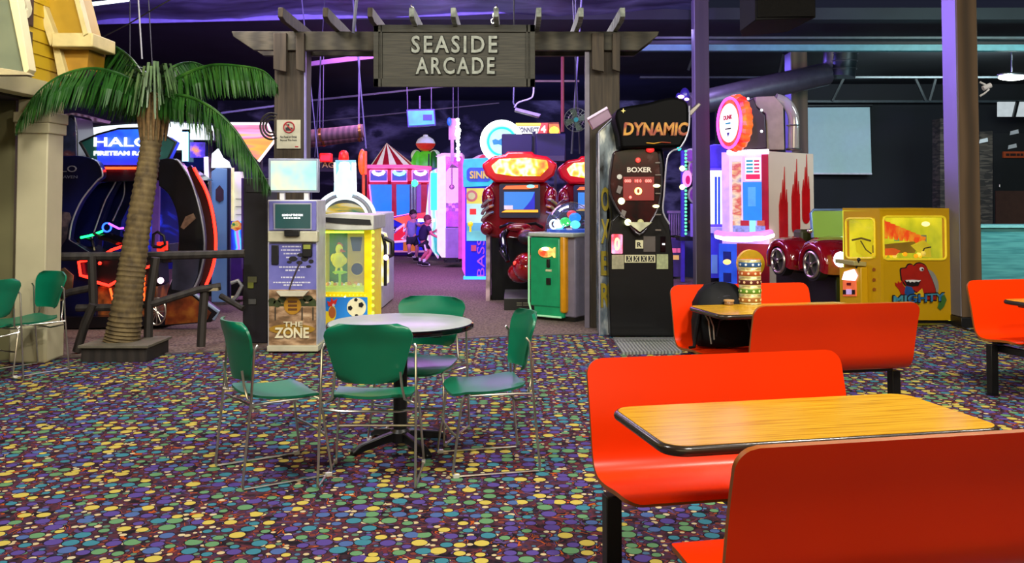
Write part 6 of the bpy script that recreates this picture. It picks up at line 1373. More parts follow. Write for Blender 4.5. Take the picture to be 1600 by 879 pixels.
part('disc_plate', MB().sph(W(1056, 369, 10.3), (.06, .05, .015)), BLK, t)
part('disc_arm', MB().cyl(W(1040, 369, 10.3), W(1056, 369, 10.3), .012), BLK, t)
# purple ticket machine
Y_ = 15.4
t = thing('violet_stacker_machine', 'violet lit upright machine left of the bottle cap sign', 'arcade machine', W(1122, 310, Y_).x, Y_+.4)
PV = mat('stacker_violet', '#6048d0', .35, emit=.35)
part('body', MB().pb(1107, 262, 1146, 432, Y_+.05, .7), PV, t, .01)
part('top_box', MB().pp([(1107, 262), (1108, 228), (1116, 225), (1140, 226), (1142, 262)], Y_+.1, .5), mat('top_box_violet', '#4a3cc8', .4, emit=.4), t, .02)
part('lit_window', MB().pb(1107, 266, 1134, 350, Y_, .05), glow('window_white_violet', '#e8e0ff', 2.2), t)
for x in (1117, 1122): part('blue_stripe', MB().pb(x, 276, x+3.5, 350, Y_-.02, .03), glow('stripe_blue', '#2a50e0' if x == 1117 else '#20a8e0', 1.2), t)
part('lower_shelf', MB().pp([(1103, 355), (1138, 355), (1130, 364), (1106, 364)], Y_-.15, .3), mat('shelf_lilac', '#b0a0ff', .4, emit=.6), t, .01)
part('lower_door', MB().pb(1110, 364, 1124, 434, Y_-.02, .08), mat('door_blue_violet', '#4040d8', .4, emit=.35), t)
part('vent_door', MB().pb(1112, 398, 1121, 427, Y_-.05, .04), mat('vent_pale', '#7098e8', .4, emit=.4), t)
part('base', MB().pb(1107, 432, 1146, 441, Y_, .7), BLK, t)
# bottle cap machine, corner towards the viewer
Yc = 14.0; cor = W(1201, 310, Yc)
t = thing('bottle_cap_machine', 'white cabinet with red drips and a round glowing bottle cap sign', 'arcade machine', cor.x, Yc+.6)
ztop = W(1201, 236, Yc).z
# side panel (faces right-front)
s0 = Vector((cor.x, Yc, 0)); Y1 = Yc+.85; s1 = Vector((W(1272, 310, Y1).x, Y1, 0)); up = Vector((0, 0, 1))
def wallq(p, q, z0, z1, th=.04):
    d = (q-p).normalized(); nrm = Vector((-d.y, d.x, 0))*th
    return MB().ext([p+up*z0, q+up*z0, q+up*z1, p+up*z1], nrm)
part('white_side', wallq(s0, s1, .05, ztop), mat('side_cream_white', '#dcbcae', .4, vary=.04, scale=2), t, .01)
DR = mat('drip_red', '#b00c10', .25, emit=.12, coat=.4)
ds = s1-s0; L_ = ds.length; dn = ds.normalized(); dnrm = Vector((dn.y, -dn.x, 0))
def drip(u, ztip, zbot, w, spikes):
    pts = [(u-w, zbot+w)]+[(u+w*math.cos(math.radians(a)), zbot+w+w*math.sin(math.radians(a))) for a in range(180, 361, 20)]+[(u+w, ztip-.55)]
    k = len(spikes)
    for i, (dx, h) in enumerate(spikes):
        pts += [(u+dx*w+.012, ztip-.55-.1*(i % 2)), (u+dx*w, ztip-h)]
    pts += [(u-w, ztip-.6)]
    return MB().ext([s0+dn*p[0]+up*p[1]+dnrm*.004 for p in pts], dnrm*.012)
sp_ = [(.8, .35), (.35, .0), (-.1, .2), (-.6, .4)]
part('red_drip', drip(L_*.30, 1.5+(310-260)/F*14.2, 1.5-(395-310)/F*14.2, .115, sp_), DR, t)
part('red_drip', drip(L_*.57, 1.5+(310-248)/F*14.5, 1.5-(365-310)/F*14.5, .115, sp_), DR, t)
part('red_drip', drip(L_*.80, 1.5+(310-241)/F*14.7, 1.5-(349-310)/F*14.7, .11, sp_), DR, t)
# front (faces left-front)
Y2 = Yc+.4; f1 = Vector((W(1128, 310, Y2).x, Y2, 0))
part('front_frame', wallq(f1, s0, .05, ztop, .03), mat('front_lilac', '#c8a8f0', .35, emit=.5), t)
part('rear_body', MB().ext([(f1.x+.05, f1.y+.05, .05), (s0.x, s0.y+.06, .05), (s1.x-.05, s1.y, .05), (s1.x-.35, s1.y+.5, .05), (f1.x+.25, f1.y+.6, .05)], (0, 0, ztop-.1)), mat('rear_dark_red', '#5a1020', .5), t)
df = (s0-f1).normalized(); fn = Vector((df.y, -df.x, 0))
def fp(px0, y0, px1, y1, off=.02, th=.02):
    """box on the front face between two picture columns"""
    def at(px):   # intersect viewing column with the front plane
        u = (px-CX)/F; r = f1; # r.x+df.x*s = u*(r.y+df.y*s)
        s = (u*r.y-r.x)/(df.x-u*df.y); return r+df*s
    a_, b_ = at(px0), at(px1)
    za = 1.5+(310-y1)/F*((a_.y+b_.y)/2); zb_ = 1.5+(310-y0)/F*((a_.y+b_.y)/2)
    return MB().ext([a_+up*za+fn*off, b_+up*za+fn*off, b_+up*zb_+fn*off, a_+up*zb_+fn*off], -fn*th)
part('red_corner', fp(1191, 241, 1201, 366, .03, .03), mat('front_red', '#a81030', .35, emit=.25), t)
part('left_lit_panel', fp(1140, 243, 1160, 374), glow('panel_lilac_white', '#d8b8ff', 1.5), t)
part('prize_column', fp(1145, 252, 1159, 372, .035), glow('prize_column', '#e8c0d0', 1.0, stops=[(.3, '#8060c0'), (.5, '#ffe0c0'), (.62, '#e05050'), (.75, '#ffd890')], scale=3.5, stretch=(1, 1, 2)), t)
part('header_light', fp(1138, 234, 1202, 240, .05, .05), glow('header_violet_white', '#f4e8ff', 5), t)
sp = part('pay_table', fp(1166, 246, 1190, 282, .04), glow('pay_table_white', '#e8e0ff', 1.6), t)
for k in range(4):
    part('table_line', fp(1168, 250+k*5.5, 1178, 253+k*5.5, .05), mat('line_teal', '#20a0a0', .4, emit=.3), sp); part('table_line', fp(1180, 250+k*5.5, 1188, 253+k*5.5, .05), mat('line_red', '#d04060', .4, emit=.3), sp)
part('red_table_box', fp(1167, 272, 1189, 280, .05), mat('table_box_red', '#d82050', .4, emit=.5), sp)
sc = part('blue_screen', fp(1162, 284, 1191, 344, .04), glow('screen_deep_blue', '#1878e8', 1.5), t)
part('screen_pale_print', fp(1170, 292, 1182, 322, .05), mat('print_pale_blue', '#50a0f0', .4, emit=.6), sc)
part('screen_foot', fp(1172, 344, 1181, 362, .05), glow('foot_cyan', '#90e8f8', 1.4), t)
part('red_block', fp(1158, 344, 1171, 352, .05), mat('block_red', '#e01c40', .4, emit=.7), t); part('orange_block', fp(1184, 344, 1195, 352, .05), mat('block_coral', '#f06a50', .4, emit=.7), t)
part('coin_field', fp(1146, 352, 1196, 364, .045), mat('coin_field', '#8898d8', .3, emit=.4, scale=20, vary=.4), t)
part('lower_ring_light', MB().tube([W(x, y, y2) for x, y, y2 in ((1120, 368, Yc+.1), (1135, 372, Yc-.1), (1165, 373, Yc-.25), (1190, 371, Yc-.2), (1206, 367, Yc-.05), (1192, 362, Yc+.05))], .045), glow('ring_pink_white', '#ffe0ff', 9), t)
part('tray_lip', MB().tube([W(x, y, y2) for x, y, y2 in ((1120, 365, Yc+.12), (1135, 368, Yc-.08), (1165, 369, Yc-.22), (1190, 367, Yc-.18), (1204, 364, Yc-.03))], .06), mat('lip_pink', '#e090e0', .4, emit=.6), t)
part('lower_red_front', fp(1152, 380, 1202, 462, .05), mat('lower_red', '#8a0c28', .4, emit=.25, scale=3, vary=.3), t)
lb = part('lower_blue_front', fp(1124, 380, 1152, 462, .05), mat('lower_blue', '#2050d0', .4, emit=.5), t)
part('coin_glow', MB().sph(W(1136, 409, Yc), (.06, .03, .04)), glow('coin_orange', '#ffb050', 4), t)
for y in (392, 425): part('door_recess', fp(1131, y, 1143, y+14, .06), mat('recess_navy', '#101c70', .4, emit=.2), lb)
em = part('round_emblem', MB().pd(1174, 412, 21, 22, Yc-.2, .12), glow('emblem_yellow', '#f8d080', .9), t)
ptext('emblem_lettering', 'DUNK', glow('emblem_red', '#ff3020', 1.0), em, 1159, 404, 1189, 413, Yc-.22, .02, bold=.05)
part('plinth', wallq(f1+Vector((.04, .05, 0)), s0+Vector((0, .05, 0)), 0, .08, .3), BLK, t)
# the glowing cap on top
cc_ = W(1139, 192, Yc+.1); A = Matrix.Rotation(math.radians(-76), 4, 'Z') @ Matrix.Rotation(math.radians(90), 4, 'X')
Tc = Matrix.Translation(cc_) @ A
prof = []
mb = MB(Tc); n = 42; vs_ = []
for z, r_ in ((0, .35), (-.025, .39), (-.07, .42), (-.14, .43), (-.18, .41), (-.20, .34)):
    for j in range(n):
        rj = r_*(1+(.045 if j % 2 else -.02)*(1 if -.19 < z < -.02 else .3)); a = 2*math.pi*j/n
        vs_.append((rj*math.cos(a), rj*math.sin(a)*1.0, z))
fs_ = [(i*n+j, i*n+(j+1) % n, (i+1)*n+(j+1) % n, (i+1)*n+j) for i in range(5) for j in range(n)]+[tuple(range(n)), tuple(range(5*n, 6*n))[::-1]]
mb.add(vs_, fs_); cap = part('cap_shell', mb, glow('cap_red', '#ff2a10', 1.3, stops=[(.35, '#ff1808'), (.6, '#ff6a10'), (.75, '#ffa030')], scale=5), t, smooth=20)
fcd = part('cap_face', MB(Tc).lathe([(.001, .012), (.295, .012), (.30, .0), (.30, -.01), (.001, -.01)], n=36), glow('cap_face_white', '#fff0ff', 1.6), t)
part('cap_neon', MB(Tc).ring((0, 0, .0), .385, .018, 'z', 44, 8), glow('cap_neon_magenta', '#ff30d0', 7), t)
lt = Matrix.Translation((0, 0, .016))
def captext(s, x0, x1, y0, y1, m): 
    o0 = Tc @ Vector((x0, y0, .015)); r_ = Tc.to_3x3() @ Vector((1, 0, 0)); u_ = Tc.to_3x3() @ Vector((0, 1, 0))
    lettering('cap_lettering', s, m, fcd, o0, r_, u_, x1-x0, y1-y0, .006, bold=.04)
captext('DUNK', -.14, .14, .05, .12, mat('cap_text_red', '#d82040', .4, emit=.8)); part('cap_print', MB(Tc).box(-.08, .08, -.02, .005, .014, .02), mat('cap_text_teal', '#209090', .4, emit=.5), fcd); part('cap_print', MB(Tc).box(-.09, .09, -.10, -.08, .014, .02), BLK, fcd)
part('cap_triangle', MB(Tc).ext([(-.045, -.15, .014), (.045, -.15, .014), (0, -.21, .014)], (0, 0, .006)), mat('cap_tri_violet', '#302080', .4), fcd)
# dark topper housing behind the cap, beige box and clear bent tube
part('topper_housing', MB().pp([(1158, 236), (1164, 160), (1178, 152), (1183, 168), (1196, 180), (1199, 232)], Yc+.2, .5), mat('topper_dark', '#30182a', .4), t, .02)
for x, y in ((1190, 172), (1169, 154), (1190, 205), (1174, 189)): part('topper_bulb', MB().sph(W(x, y, Yc+.18), .02, 10, 6), NW, t)
part('beige_box', MB().pp([(1180, 164), (1181, 151), (1210, 150), (1214, 154), (1224, 166), (1226, 234), (1198, 234), (1197, 178)], Yc+.4, .45), mat('topper_beige', '#9a8070', .5), t, .01)
tb = [W(1212, 154, Yc+.5), W(1224, 158, Yc+.5), W(1234, 168, Yc+.5), W(1240, 185, Yc+.5), W(1240, 210, Yc+.5), W(1240, 234, Yc+.5)]
part('clear_tube', MB().tube([p for p, _ in interp(tb, [1]*6, 24)], .085, 16), glass('tube_glass', '#e8dcd0', .6, .35), t)
part('tube_collar', MB().ring(W(1239, 196, Yc+.5), .09, .012, 'z', 24, 6), CHR, t); part('tube_collar', MB().ring(W(1240, 233, Yc+.5), .1, .02, 'z', 24, 6), CHR, t)
# ================================================================ RIDE-ON CAR
rz = 15
M0 = FR(4.43, 12.47, rz)
T = M0 @ Matrix.Translation((0, 0, .08)) @ Matrix.Scale(1.15, 4)       # local -y is the nose of the car
t = thing('ride_on_roadster', 'glossy dark red ride-on roadster with bright headlamp and chrome wheels', 'ride-on car', 4.43, 12.47, rz)
CR = mat('roadster_red', '#7c0818', .12, coat=1, emit=.03)
def carbody():
    secs = [(-.62, .22, .50, .64), (-.58, .31, .46, .69), (-.45, .38, .42, .75), (-.2, .38, .40, .79), (.1, .38, .40, .80), (.25, .38, .40, .74), (.55, .38, .40, .74), (.75, .36, .42, .74), (.88, .26, .48, .66)]
    mb = MB(T); n = 20; vs_ = []
    for y, w, z0, z1 in secs:
        for j in range(n):
            a = 2*math.pi*j/n; ca, sa = math.cos(a), math.sin(a)
            k_ = 1/(abs(ca)**3.2+abs(sa)**3.2)**(1/3.2)
            vs_.append((w*ca*k_, y, (z0+z1)/2+(z1-z0)/2*sa*k_))
    fs_ = [(i*n+j, i*n+(j+1) % n, (i+1)*n+(j+1) % n, (i+1)*n+j) for i in range(len(secs)-1) for j in range(n)]+[tuple(range(n))[::-1], tuple(range((len(secs)-1)*n, len(secs)*n))]
    return mb.add(vs_, fs_)
part('body_shell', carbody(), CR, t, smooth=70)
for s in (-1, 1):
    for y, nm in ((-.28, 'front_fender'), (.42, 'rear_fender')):
        mb = MB(T); n = 18; m_ = 8; vs_ = []; r0 = .205
        for k in range(n+1):
            a = math.radians(-20+220*k/n)
            for q in range(m_+1):      # rounded cross section from body side to outer lip
                f_ = q/m_; xx = s*(.30+.27*math.sin(f_*math.pi/2)); rr = r0+.085*math.cos(f_*math.pi/2)**.6
                vs_.append((xx, y-rr*math.cos(a)*1.1, .49+rr*math.sin(a)))
            vs_.append((s*.57, y-(r0-.03)*math.cos(a)*1.1, .49+(r0-.03)*math.sin(a)))
            vs_.append((s*.30, y-(r0-.03)*math.cos(a)*1.1, .49+(r0-.03)*math.sin(a)))
        w_ = m_+3
        mb.add(vs_, [(k*w_+q, k*w_+(q+1) % w_, (k+1)*w_+(q+1) % w_, (k+1)*w_+q) for k in range(n) for q in range(w_)]+[tuple(range(w_)), tuple(range(n*w_, (n+1)*w_))[::-1]])
        part(nm, mb, CR, t, smooth=60)
        wl = part('wheel', MB(T).cyl((s*.44, y, .49), (s*.55, y, .49), .185, n=30), mat('tyre_black', '#0a0a0c', .6), t)
        part('wheel_rim', MB(T).ring((s*.555, y, .49), .14, .018, 'x', 30, 8), CHR, wl)
        for k in range(5):
            a = 2*math.pi*k/5+.3; part('wheel_spoke', MB(T).bar((s*.56, y, .49), (s*.56, y+math.cos(a)*.14, .49+math.sin(a)*.14), .035, .012), CHR, wl)
        part('hub_cap', MB(T).sph((s*.565, y, .49), (.015, .032, .032), 12, 6), CHR, wl)
    part('headlamp_bowl', MB(T).sph((s*.39, -.52, .565), (.11, .09, .11)), CR, t)
    part('headlamp', MB(T).sph((s*.39, -.59, .565), (.085, .045, .085)), glow('headlamp_white', '#eefcff', 8), t)
    part('turn_signal', MB(T).sph((s*.33, -.60, .43), (.04, .03, .04)), glow('signal_amber', '#ffb010', 3), t)
    part('wing_mirror', MB(T).sph((s*.40, -.02, .86), (.035, .025, .025)), CHR, t)
    part('side_vent', MB(T).box(s*.385-.006, s*.385+.012*s+.006, .02, .14, .46, .68), mat('vent_dark', '#1a080c', .5), t)
part('grille', MB(T).rect(-.14, .14, .48, .60, .05, -.66, -.60), BLK, t)
part('bumper', MB(T).tube([(-.34, -.60, .44), (-.2, -.68, .42), (.2, -.68, .42), (.34, -.60, .44)], .018), CHR, t)
part('windscreen_frame', MB(T).tube([(-.34, .02, .78), (-.27, .16, 1.06), (-.22, .18, 1.10), (.22, .18, 1.10), (.27, .16, 1.06), (.34, .02, .78)], .016), mat('windscreen_trim', '#7a90b8', .2, .6, emit=.1), t)
part('windscreen', MB(T).ext([(-.33, .03, .78), (.33, .03, .78), (.26, .16, 1.07), (.21, .175, 1.09), (-.21, .175, 1.09), (-.26, .16, 1.07)], (0, .008, 0)), glass('green_glass', '#c0e070', .3, .45), t)
part('seat', MB(T).box(-.28, .28, .36, .54, .5, .86), mat('ride_seat', '#3a3a20', .5), t, .04)
part('steering_wheel', MB(T).ring((0, .22, .84), .10, .012, 'y', 24, 6), BLK, t)
part('pedestal', MB(M0).box(-.40, .40, -.5, .95, 0, .50), mat('ride_pedestal', '#0c0a0c', .5), t, .02)
# ================================================================ YELLOW DINOSAUR MACHINE
# near vertical corner at picture column 1375
Yn = 10.55; cn = W(1374, 310, Yn); zt = W(1374, 327, Yn).z
r1_ = Vector((W(1483, 310, 11.0).x, 11.0, 0)); c0_ = Vector((cn.x, Yn, 0)); l1_ = Vector((W(1316, 310, 11.15).x, 11.15, 0))
t = thing('dinosaur_prize_machine', 'big yellow prize cabinet with a red dinosaur emblem on its side', 'arcade machine', cn.x+.2, 11.3)
MY = mat('dino_machine_yellow', '#b48a06', .4, vary=.04, scale=2, emit=.10)
class Face:
    def __init__(s, p, q): s.p = p; s.d = (q-p).normalized(); s.n = Vector((s.d.y, -s.d.x, 0)); s.L = (q-p).length
    def at(s, px):
        u = (px-CX)/F; k = (u*s.p.y-s.p.x)/(s.d.x-u*s.d.y); return s.p+s.d*k
    def pt(s, px, py, off=0):
        a_ = s.at(px); w = W(px, py, a_.y); return Vector((a_.x, a_.y, w.z))+s.n*off
    def poly(s, pts, off=.01, th=.01, mb=None): return (mb or MB()).ext([s.pt(x, y, off) for x, y in pts], -s.n*th)
    def box(s, x0, y0, x1, y1, off=.01, th=.01, mb=None): return s.poly([(x0, y1), (x1, y1), (x1, y0), (x0, y0)], off, th, mb)
    def rrect(s, x0, y0, x1, y1, r, off, th, mb=None):
        pts = []
        for cx, cy, a in ((x1-r, y0+r, -90), (x1-r, y1-r, 0), (x0+r, y1-r, 90), (x0+r, y0+r, 180)):
            for i in range(6): q = math.radians(a+18*i); pts.append((cx+r*math.cos(q), cy+r*math.sin(q)))
        return s.poly(pts, off, th, mb)
    def text(s, name, txt, m, parent, x0, y0, x1, y1, off=.012, d=.006, **k):
        a_ = s.pt(x0, y1, off); b_ = s.pt(x1, y0, off)
        return lettering(name, txt, m, parent, a_, s.d, (0, 0, 1), (Vector((b_.x, b_.y, 0))-Vector((a_.x, a_.y, 0))).length, b_.z-a_.z, d, **k)
FS = Face(c0_, r1_); FF = Face(l1_, c0_)
zs = zt-.02
def frame_wall(Fc, x0, x1, wx0, wy0, wx1, wy1, ytop, ybot):
    mb = MB()
    Fc.poly([(x0, ybot), (wx0, ybot), (wx0, ytop), (x0, ytop)], 0, .04, mb)
    Fc.poly([(wx1, ybot), (x1, ybot), (x1, ytop), (wx1, ytop)], 0, .04, mb)
    Fc.poly([(wx0, wy0), (wx1, wy0), (wx1, ytop), (wx0, ytop)], 0, .04, mb)
    Fc.poly([(wx0, ybot), (wx1, ybot), (wx1, wy1), (wx0, wy1)], 0, .04, mb)
    return mb
part('side_wall', frame_wall(FS, 1374, 1483, 1378, 338, 1475, 405, 328.5, 500), MY, t)
part('front_wall', frame_wall(FF, 1317, 1374, 1321.5, 341, 1366, 403, 329.5, 504), MY, t)
bk = Vector((r1_.x-.75, 11.85, 0))
back = Vector((l1_.x+(r1_.x-c0_.x), l1_.y+(r1_.y-c0_.y), 0))
part('roof', MB().ext([Vector((p.x, p.y, zs)) for p in (c0_, r1_, back, l1_)], (0, 0, .03)), MY, t)
part('floor_pan', MB().ext([Vector((p.x, p.y, .70)) for p in (c0_+Vector((0, .05, 0)), r1_, back, l1_+Vector((.05, 0, 0)))], (0, 0, .04)), mat('pan_yellow', '#e0c020', .5, emit=.5), t)
def solidwall(name, p, q, z0, z1, m): 
    d_ = (q-p).normalized(); n_2 = Vector((-d_.y, d_.x, 0))*.03
    part(name, MB().ext([p+up*z0, q+up*z0, q+up*z1, p+up*z1], n_2), m, t)
LG = mat('inner_lime', '#a8b818', .5, emit=1.3, stops=[(.3, '#6a8a20'), (.6, '#d8d830'), (.8, '#f0f080')], scale=2)  # interior light put into the wall colour by emission
solidwall('back_wall', back, l1_, .05, zs, LG); solidwall('back_wall', r1_, back, .05, zs, LG)
# window trims
for Fc, r_ in ((FS, (1378, 338, 1475, 405)), (FF, (1321.5, 341, 1366, 403))):
    pts = []; x0, y0, x1, y1 = r_; rr = 6
    for cx, cy, a in ((x1-rr, y0+rr, -90), (x1-rr, y1-rr, 0), (x0+rr, y1-rr, 90), (x0+rr, y0+rr, 180)):
        for i in range(5): q = math.radians(a+22.5*i); pts.append(Fc.pt(cx+rr*math.cos(q), cy+rr*math.sin(q), .01))
    part('window_trim', MB().tube(pts, .012, 8, closed=True), glow('trim_lime_light', '#c8b020', .5), t)
    part('window_glass', Fc.box(x0, y0, x1, y1, .004, .005), glass('amber_pane', '#fff6c0', .3, .03), t)
part('interior_lamp', MB().cyl(FS.pt(1385, 334, -.15), FS.pt(1470, 334, -.15), .015), glow('yellow_tube', '#fff020'), t)
part('interior_lamp', MB().cyl(FF.pt(1326, 336, -.15), FF.pt(1362, 336, -.15), .015), glow('lime_tube', '#c8ff30'), t)
c_ = FS.pt(1425, 365, -.2)
for k in range(9):
    x = 1384+k*9; sz = 14-k*.8
    part('toy_spine', FS.poly([(x, 342+k*3.4), (x+9, 344+k*3.4), (x+7, 352+k*3), (x+4, 372+k*1.2), (x+1, 360+k*2)], -.1-.01*k, .05), mat('spine_orange', '#ff5010', .5, emit=.9, stops=[(.4, '#ff3a08'), (.65, '#ffa030')], scale=8), t)
part('toy_snout', MB().sph(FS.pt(1385, 352, -.15), (.04, .05, .07)), mat('toy_yellow_bone', '#ffe040', .5, emit=.8), t)
part('toy_neck', FS.poly([(1378, 345), (1384, 341), (1390, 350), (1388, 368), (1382, 368)], -.1, .05), mat('toy_yellow_bone', '#ffe040'), t)
part('inner_shelf', FS.poly([(1378, 384), (1440, 378), (1446, 384), (1440, 396), (1378, 396)], -.12, .04), mat('shelf_olive', '#7a6a10', .5, emit=.2), t)
part('toy_red_tray', FS.poly([(1379, 390), (1402, 388), (1412, 392), (1404, 399), (1379, 399)], -.06, .05), mat('tray_orange_red', '#ff5a20', .5, emit=.8), t)
part('paper_chute', FS.poly([(1434, 384), (1452, 376), (1460, 384), (1462, 402), (1452, 402)], -.08, .04), mat('chute_yellow', '#f0e040', .5, emit=.7), t)
part('small_lever', MB().tube([FS.pt(1444, 396, -.05), FS.pt(1448, 388, -.05), FS.pt(1458, 386, -.05)], .008), BLK, t)
part('lever_knob', MB().sph(FS.pt(1446, 396, -.05), .03, 10, 6), mat('knob_white', '#e0e0c8', .3, emit=.4), t)
random.seed(11)
for k in range(16):
    part('prize_ball', MB().sph(FS.pt(1384+k*5.4, 401-random.uniform(0, 5), -.08-random.uniform(0, .2)), .026, 10, 6), mat(['ball_yellow', 'ball_amber', 'ball_cream'][k % 3], ['#ffe830', '#ffb020', '#fff8c0'][k % 3], .3, emit=.6), t)
part('wall_poster', FS.box(1428, 368, 1440, 378, -.3, .01), mat('poster_cyan', '#50b8c8', .5, emit=.5), t); part('wall_poster', FS.box(1462, 368, 1473, 388, -.25, .01), mat('poster_violet', '#6a78b8', .5, emit=.4), t)
part('mirror_lamp', MB().sph(FS.pt(1456, 350, -.1), (.05, .03, .03)), glow('lamp_pinkish', '#ffd0d8', 3), t)
part('toy_helicopter', FF.poly([(1326, 378), (1336, 372), (1350, 376), (1364, 388), (1362, 400), (1340, 402), (1328, 394)], -.08, .06), mat('toy_vehicle_yellow', '#f0e818', .5, emit=.8), t)
part('toy_rotor', MB().tube([FF.pt(1324, 375, -.06), FF.pt(1338, 372, -.06), FF.pt(1352, 376, -.06)], .012), mat('rotor_dark', '#4a4410', .5), t)
part('toy_claw', MB().tube([FF.pt(1338, 376, -.05), FF.pt(1346, 390, -.05), FF.pt(1354, 396, -.05)], .008), mat('rotor_dark', '#4a4410'), t)
# control shelf, coin unit
part('control_shelf', MB().ext([FF.pt(1318, 411, .0), FF.pt(1352, 416, .0), FF.pt(1350, 414, .16), FF.pt(1320, 410, .16)], (0, 0, .05)), mat('shelf_silver', '#a8a068', .35, .3), t, .005)
part('joystick', MB().cyl(FF.pt(1347, 418, .1), FF.pt(1351, 406, .1), .012).sph(FF.pt(1351, 405, .1), .022), BLK, t)
cm = part('coin_unit', FF.box(1320, 417, 1354, 500, .10, .10), MY, t, .01)
part('coin_unit_glow', FF.poly([(1326, 436), (1330, 424), (1344, 420), (1349, 430), (1345, 438)], .12, .02), glow('pink_white_glow', '#ffb8e0', 3.5), t)
part('coin_panel', FF.box(1327, 438, 1347, 462, .115, .015), mat('coin_panel_orange', '#e06a40', .4, emit=.4), t)
for x0, x1 in ((1328, 1332), (1342, 1346)): part('coin_slot', FF.box(x0, 452, x1, 459, .125, .01), BLK, t)
part('coin_sticker', FF.box(1333, 451, 1341, 459, .125, .01), mat('sticker_violet_white', '#c0a8e0', .4, emit=.3), t)
part('coin_red_mark', FF.box(1334, 441, 1340, 445, .125, .01), mat('mark_dark_red', '#6a0a10', .4), t)
for y in (418, 434, 449): part('footprint_decal', FF.poly([(1361, y+3), (1363, y), (1366, y+1), (1366, y+5), (1362, y+6)], .006, .006), mat('decal_brown', '#8a4a10', .5), t)
# dinosaur emblem
DRD = mat('dino_red', '#a01c10', .45); BK2 = mat('outline_dark', '#141014', .5)
head = curve([(1406, 437), (1405, 428), (1405.5, 420), (1413, 418.5), (1416, 414), (1421, 413), (1425, 415.5), (1429, 412), (1436, 411.5), (1443, 416), (1447, 425), (1452, 436), (1456, 448), (1458, 458)], 52)+[(1458, 468), (1440, 468), (1436, 458), (1426, 455), (1420, 449), (1411, 445)]
part('emblem_outline', FS.poly([((x-1432)*1.06+1432, (y-440)*1.06+440) for x, y in head], .008, .006), BK2, t)
part('emblem_tail', FS.poly(curve([(1444, 420), (1454, 424), (1461, 436), (1463, 450), (1459, 462), (1452, 462), (1452, 440)], 16), .007, .006), mat('dino_grey_crest', '#8a8a84', .5), t)
em = part('emblem_head', FS.poly(head, .014, .006), DRD, t)
part('emblem_mouth', FS.poly([(1409, 438), (1418, 440), (1434, 438), (1430, 446), (1420, 447), (1412, 445)], .020, .006), BK2, em)
part('emblem_teeth', FS.poly([(1409, 437), (1412, 440), (1414, 438), (1417, 441), (1420, 439), (1423, 441), (1426, 439), (1430, 440), (1434, 437), (1420, 436.5)], .026, .006), WHT, em)
part('emblem_eye', FS.poly([(1436+3.2*math.cos(a/10*6.283), 420+3.2*math.sin(a/10*6.283)) for a in range(10)], .020, .006), WHT, em)
part('emblem_pupil', FS.poly([(1436.6+1.4*math.cos(a/8*6.283), 420.6+1.6*math.sin(a/8*6.283)) for a in range(8)], .026, .005), BK2, em)
part('emblem_bib', FS.poly([(1424, 462), (1436, 450), (1441, 468), (1424, 468)], .020, .006), mat('bib_yellow', '#d8b020', .5), em)
part('emblem_blue_sleeve', FS.poly([(1411, 446), (1420, 448), (1424, 456), (1422, 468), (1412, 468), (1409, 456)], .020, .006), mat('sleeve_blue', '#1c4a8a', .5), em)
part('emblem_hand', FS.poly([(1401, 452), (1396, 446), (1395, 441), (1399, 443), (1400, 439), (1403, 442), (1406, 438), (1407, 444), (1411, 450), (1412, 462), (1405, 462)], .012, .006), DRD, em)
for off, m_, e_ in ((.024, BK2, 1.6), (.03, mat('name_blue', '#2a6a9a', .4, stops=[(.4, '#1c5a98'), (.6, '#4a90a0'), (.75, '#2a7a40')], scale=5), 0)):
    FS.text('emblem_lettering', 'MIGHTY', m_, t, 1390-e_, 457-e_, 1469+e_, 474+e_, off, .006, bold=.05 if e_ else .02, spacing=1.02)
part('emblem_leaf', FS.poly([(1461, 476), (1466, 462), (1471, 460), (1474, 468), (1470, 478), (1464, 484), (1460, 480)], .018, .006), mat('leaf_dull_green', '#3a6a2a', .5), t)
part('side_plinth', FS.box(1376, 500, 1483, 505, -.02, .05), BLK, t); part('front_plinth', FF.box(1320, 504, 1372, 509, -.02, .05), BLK, t)
# light-coloured low cord by the column
solo('floor_cord', MB().tube([G(1487, 507)+Vector((0, 0, .01)), G(1500, 512)+Vector((0, 0, .01)), G(1515, 517)+Vector((0, 0, .01)), G(1535, 519)+Vector((0, 0, .01))], .01), BLK, 'black cord lying on the carpet beside the wooden column', 'cord')
# ================================================================ CHILDREN
def person(label, Y, joints, edges, mats_, faces):
    part('window_glass', Fc.box(x0, y0, x1, y1, .004, .005), glass('amber_pane', '#fff6c0', .3, .03), t)
def skinned(name, joints, edges, mat_, parent=None, root=0, sub=2):
    me = bpy.data.meshes.new(name); M = MW[parent.name] if parent else I4; inv = M.inverted()
    me.from_pydata([inv @ Vector(j[:3]) for j in joints], edges, [])
    o = bpy.data.objects.new(name, me); COL.objects.link(o); MW[o.name] = M
    if parent: o.parent = parent
    me.materials.append(mat_)
    sk = o.modifiers.new('skin', 'SKIN'); sk.use_smooth_shade = True
    for v, j in zip(me.skin_vertices[0].data, joints):
        r_ = j[3]; v.radius = (r_, r_) if not isinstance(r_, tuple) else r_
    me.skin_vertices[0].data[root].use_root = True
    s = o.modifiers.new('smooth', 'SUBSURF'); s.levels = sub; s.render_levels = sub
    dg = bpy.context.evaluated_depsgraph_get(); dg.update()
    m2 = bpy.data.meshes.new_from_object(o.evaluated_get(dg))
    o.modifiers.clear(); o.data = m2
    if not m2.materials: m2.materials.append(mat_)
    for p in m2.polygons: p.use_smooth = True
    return o
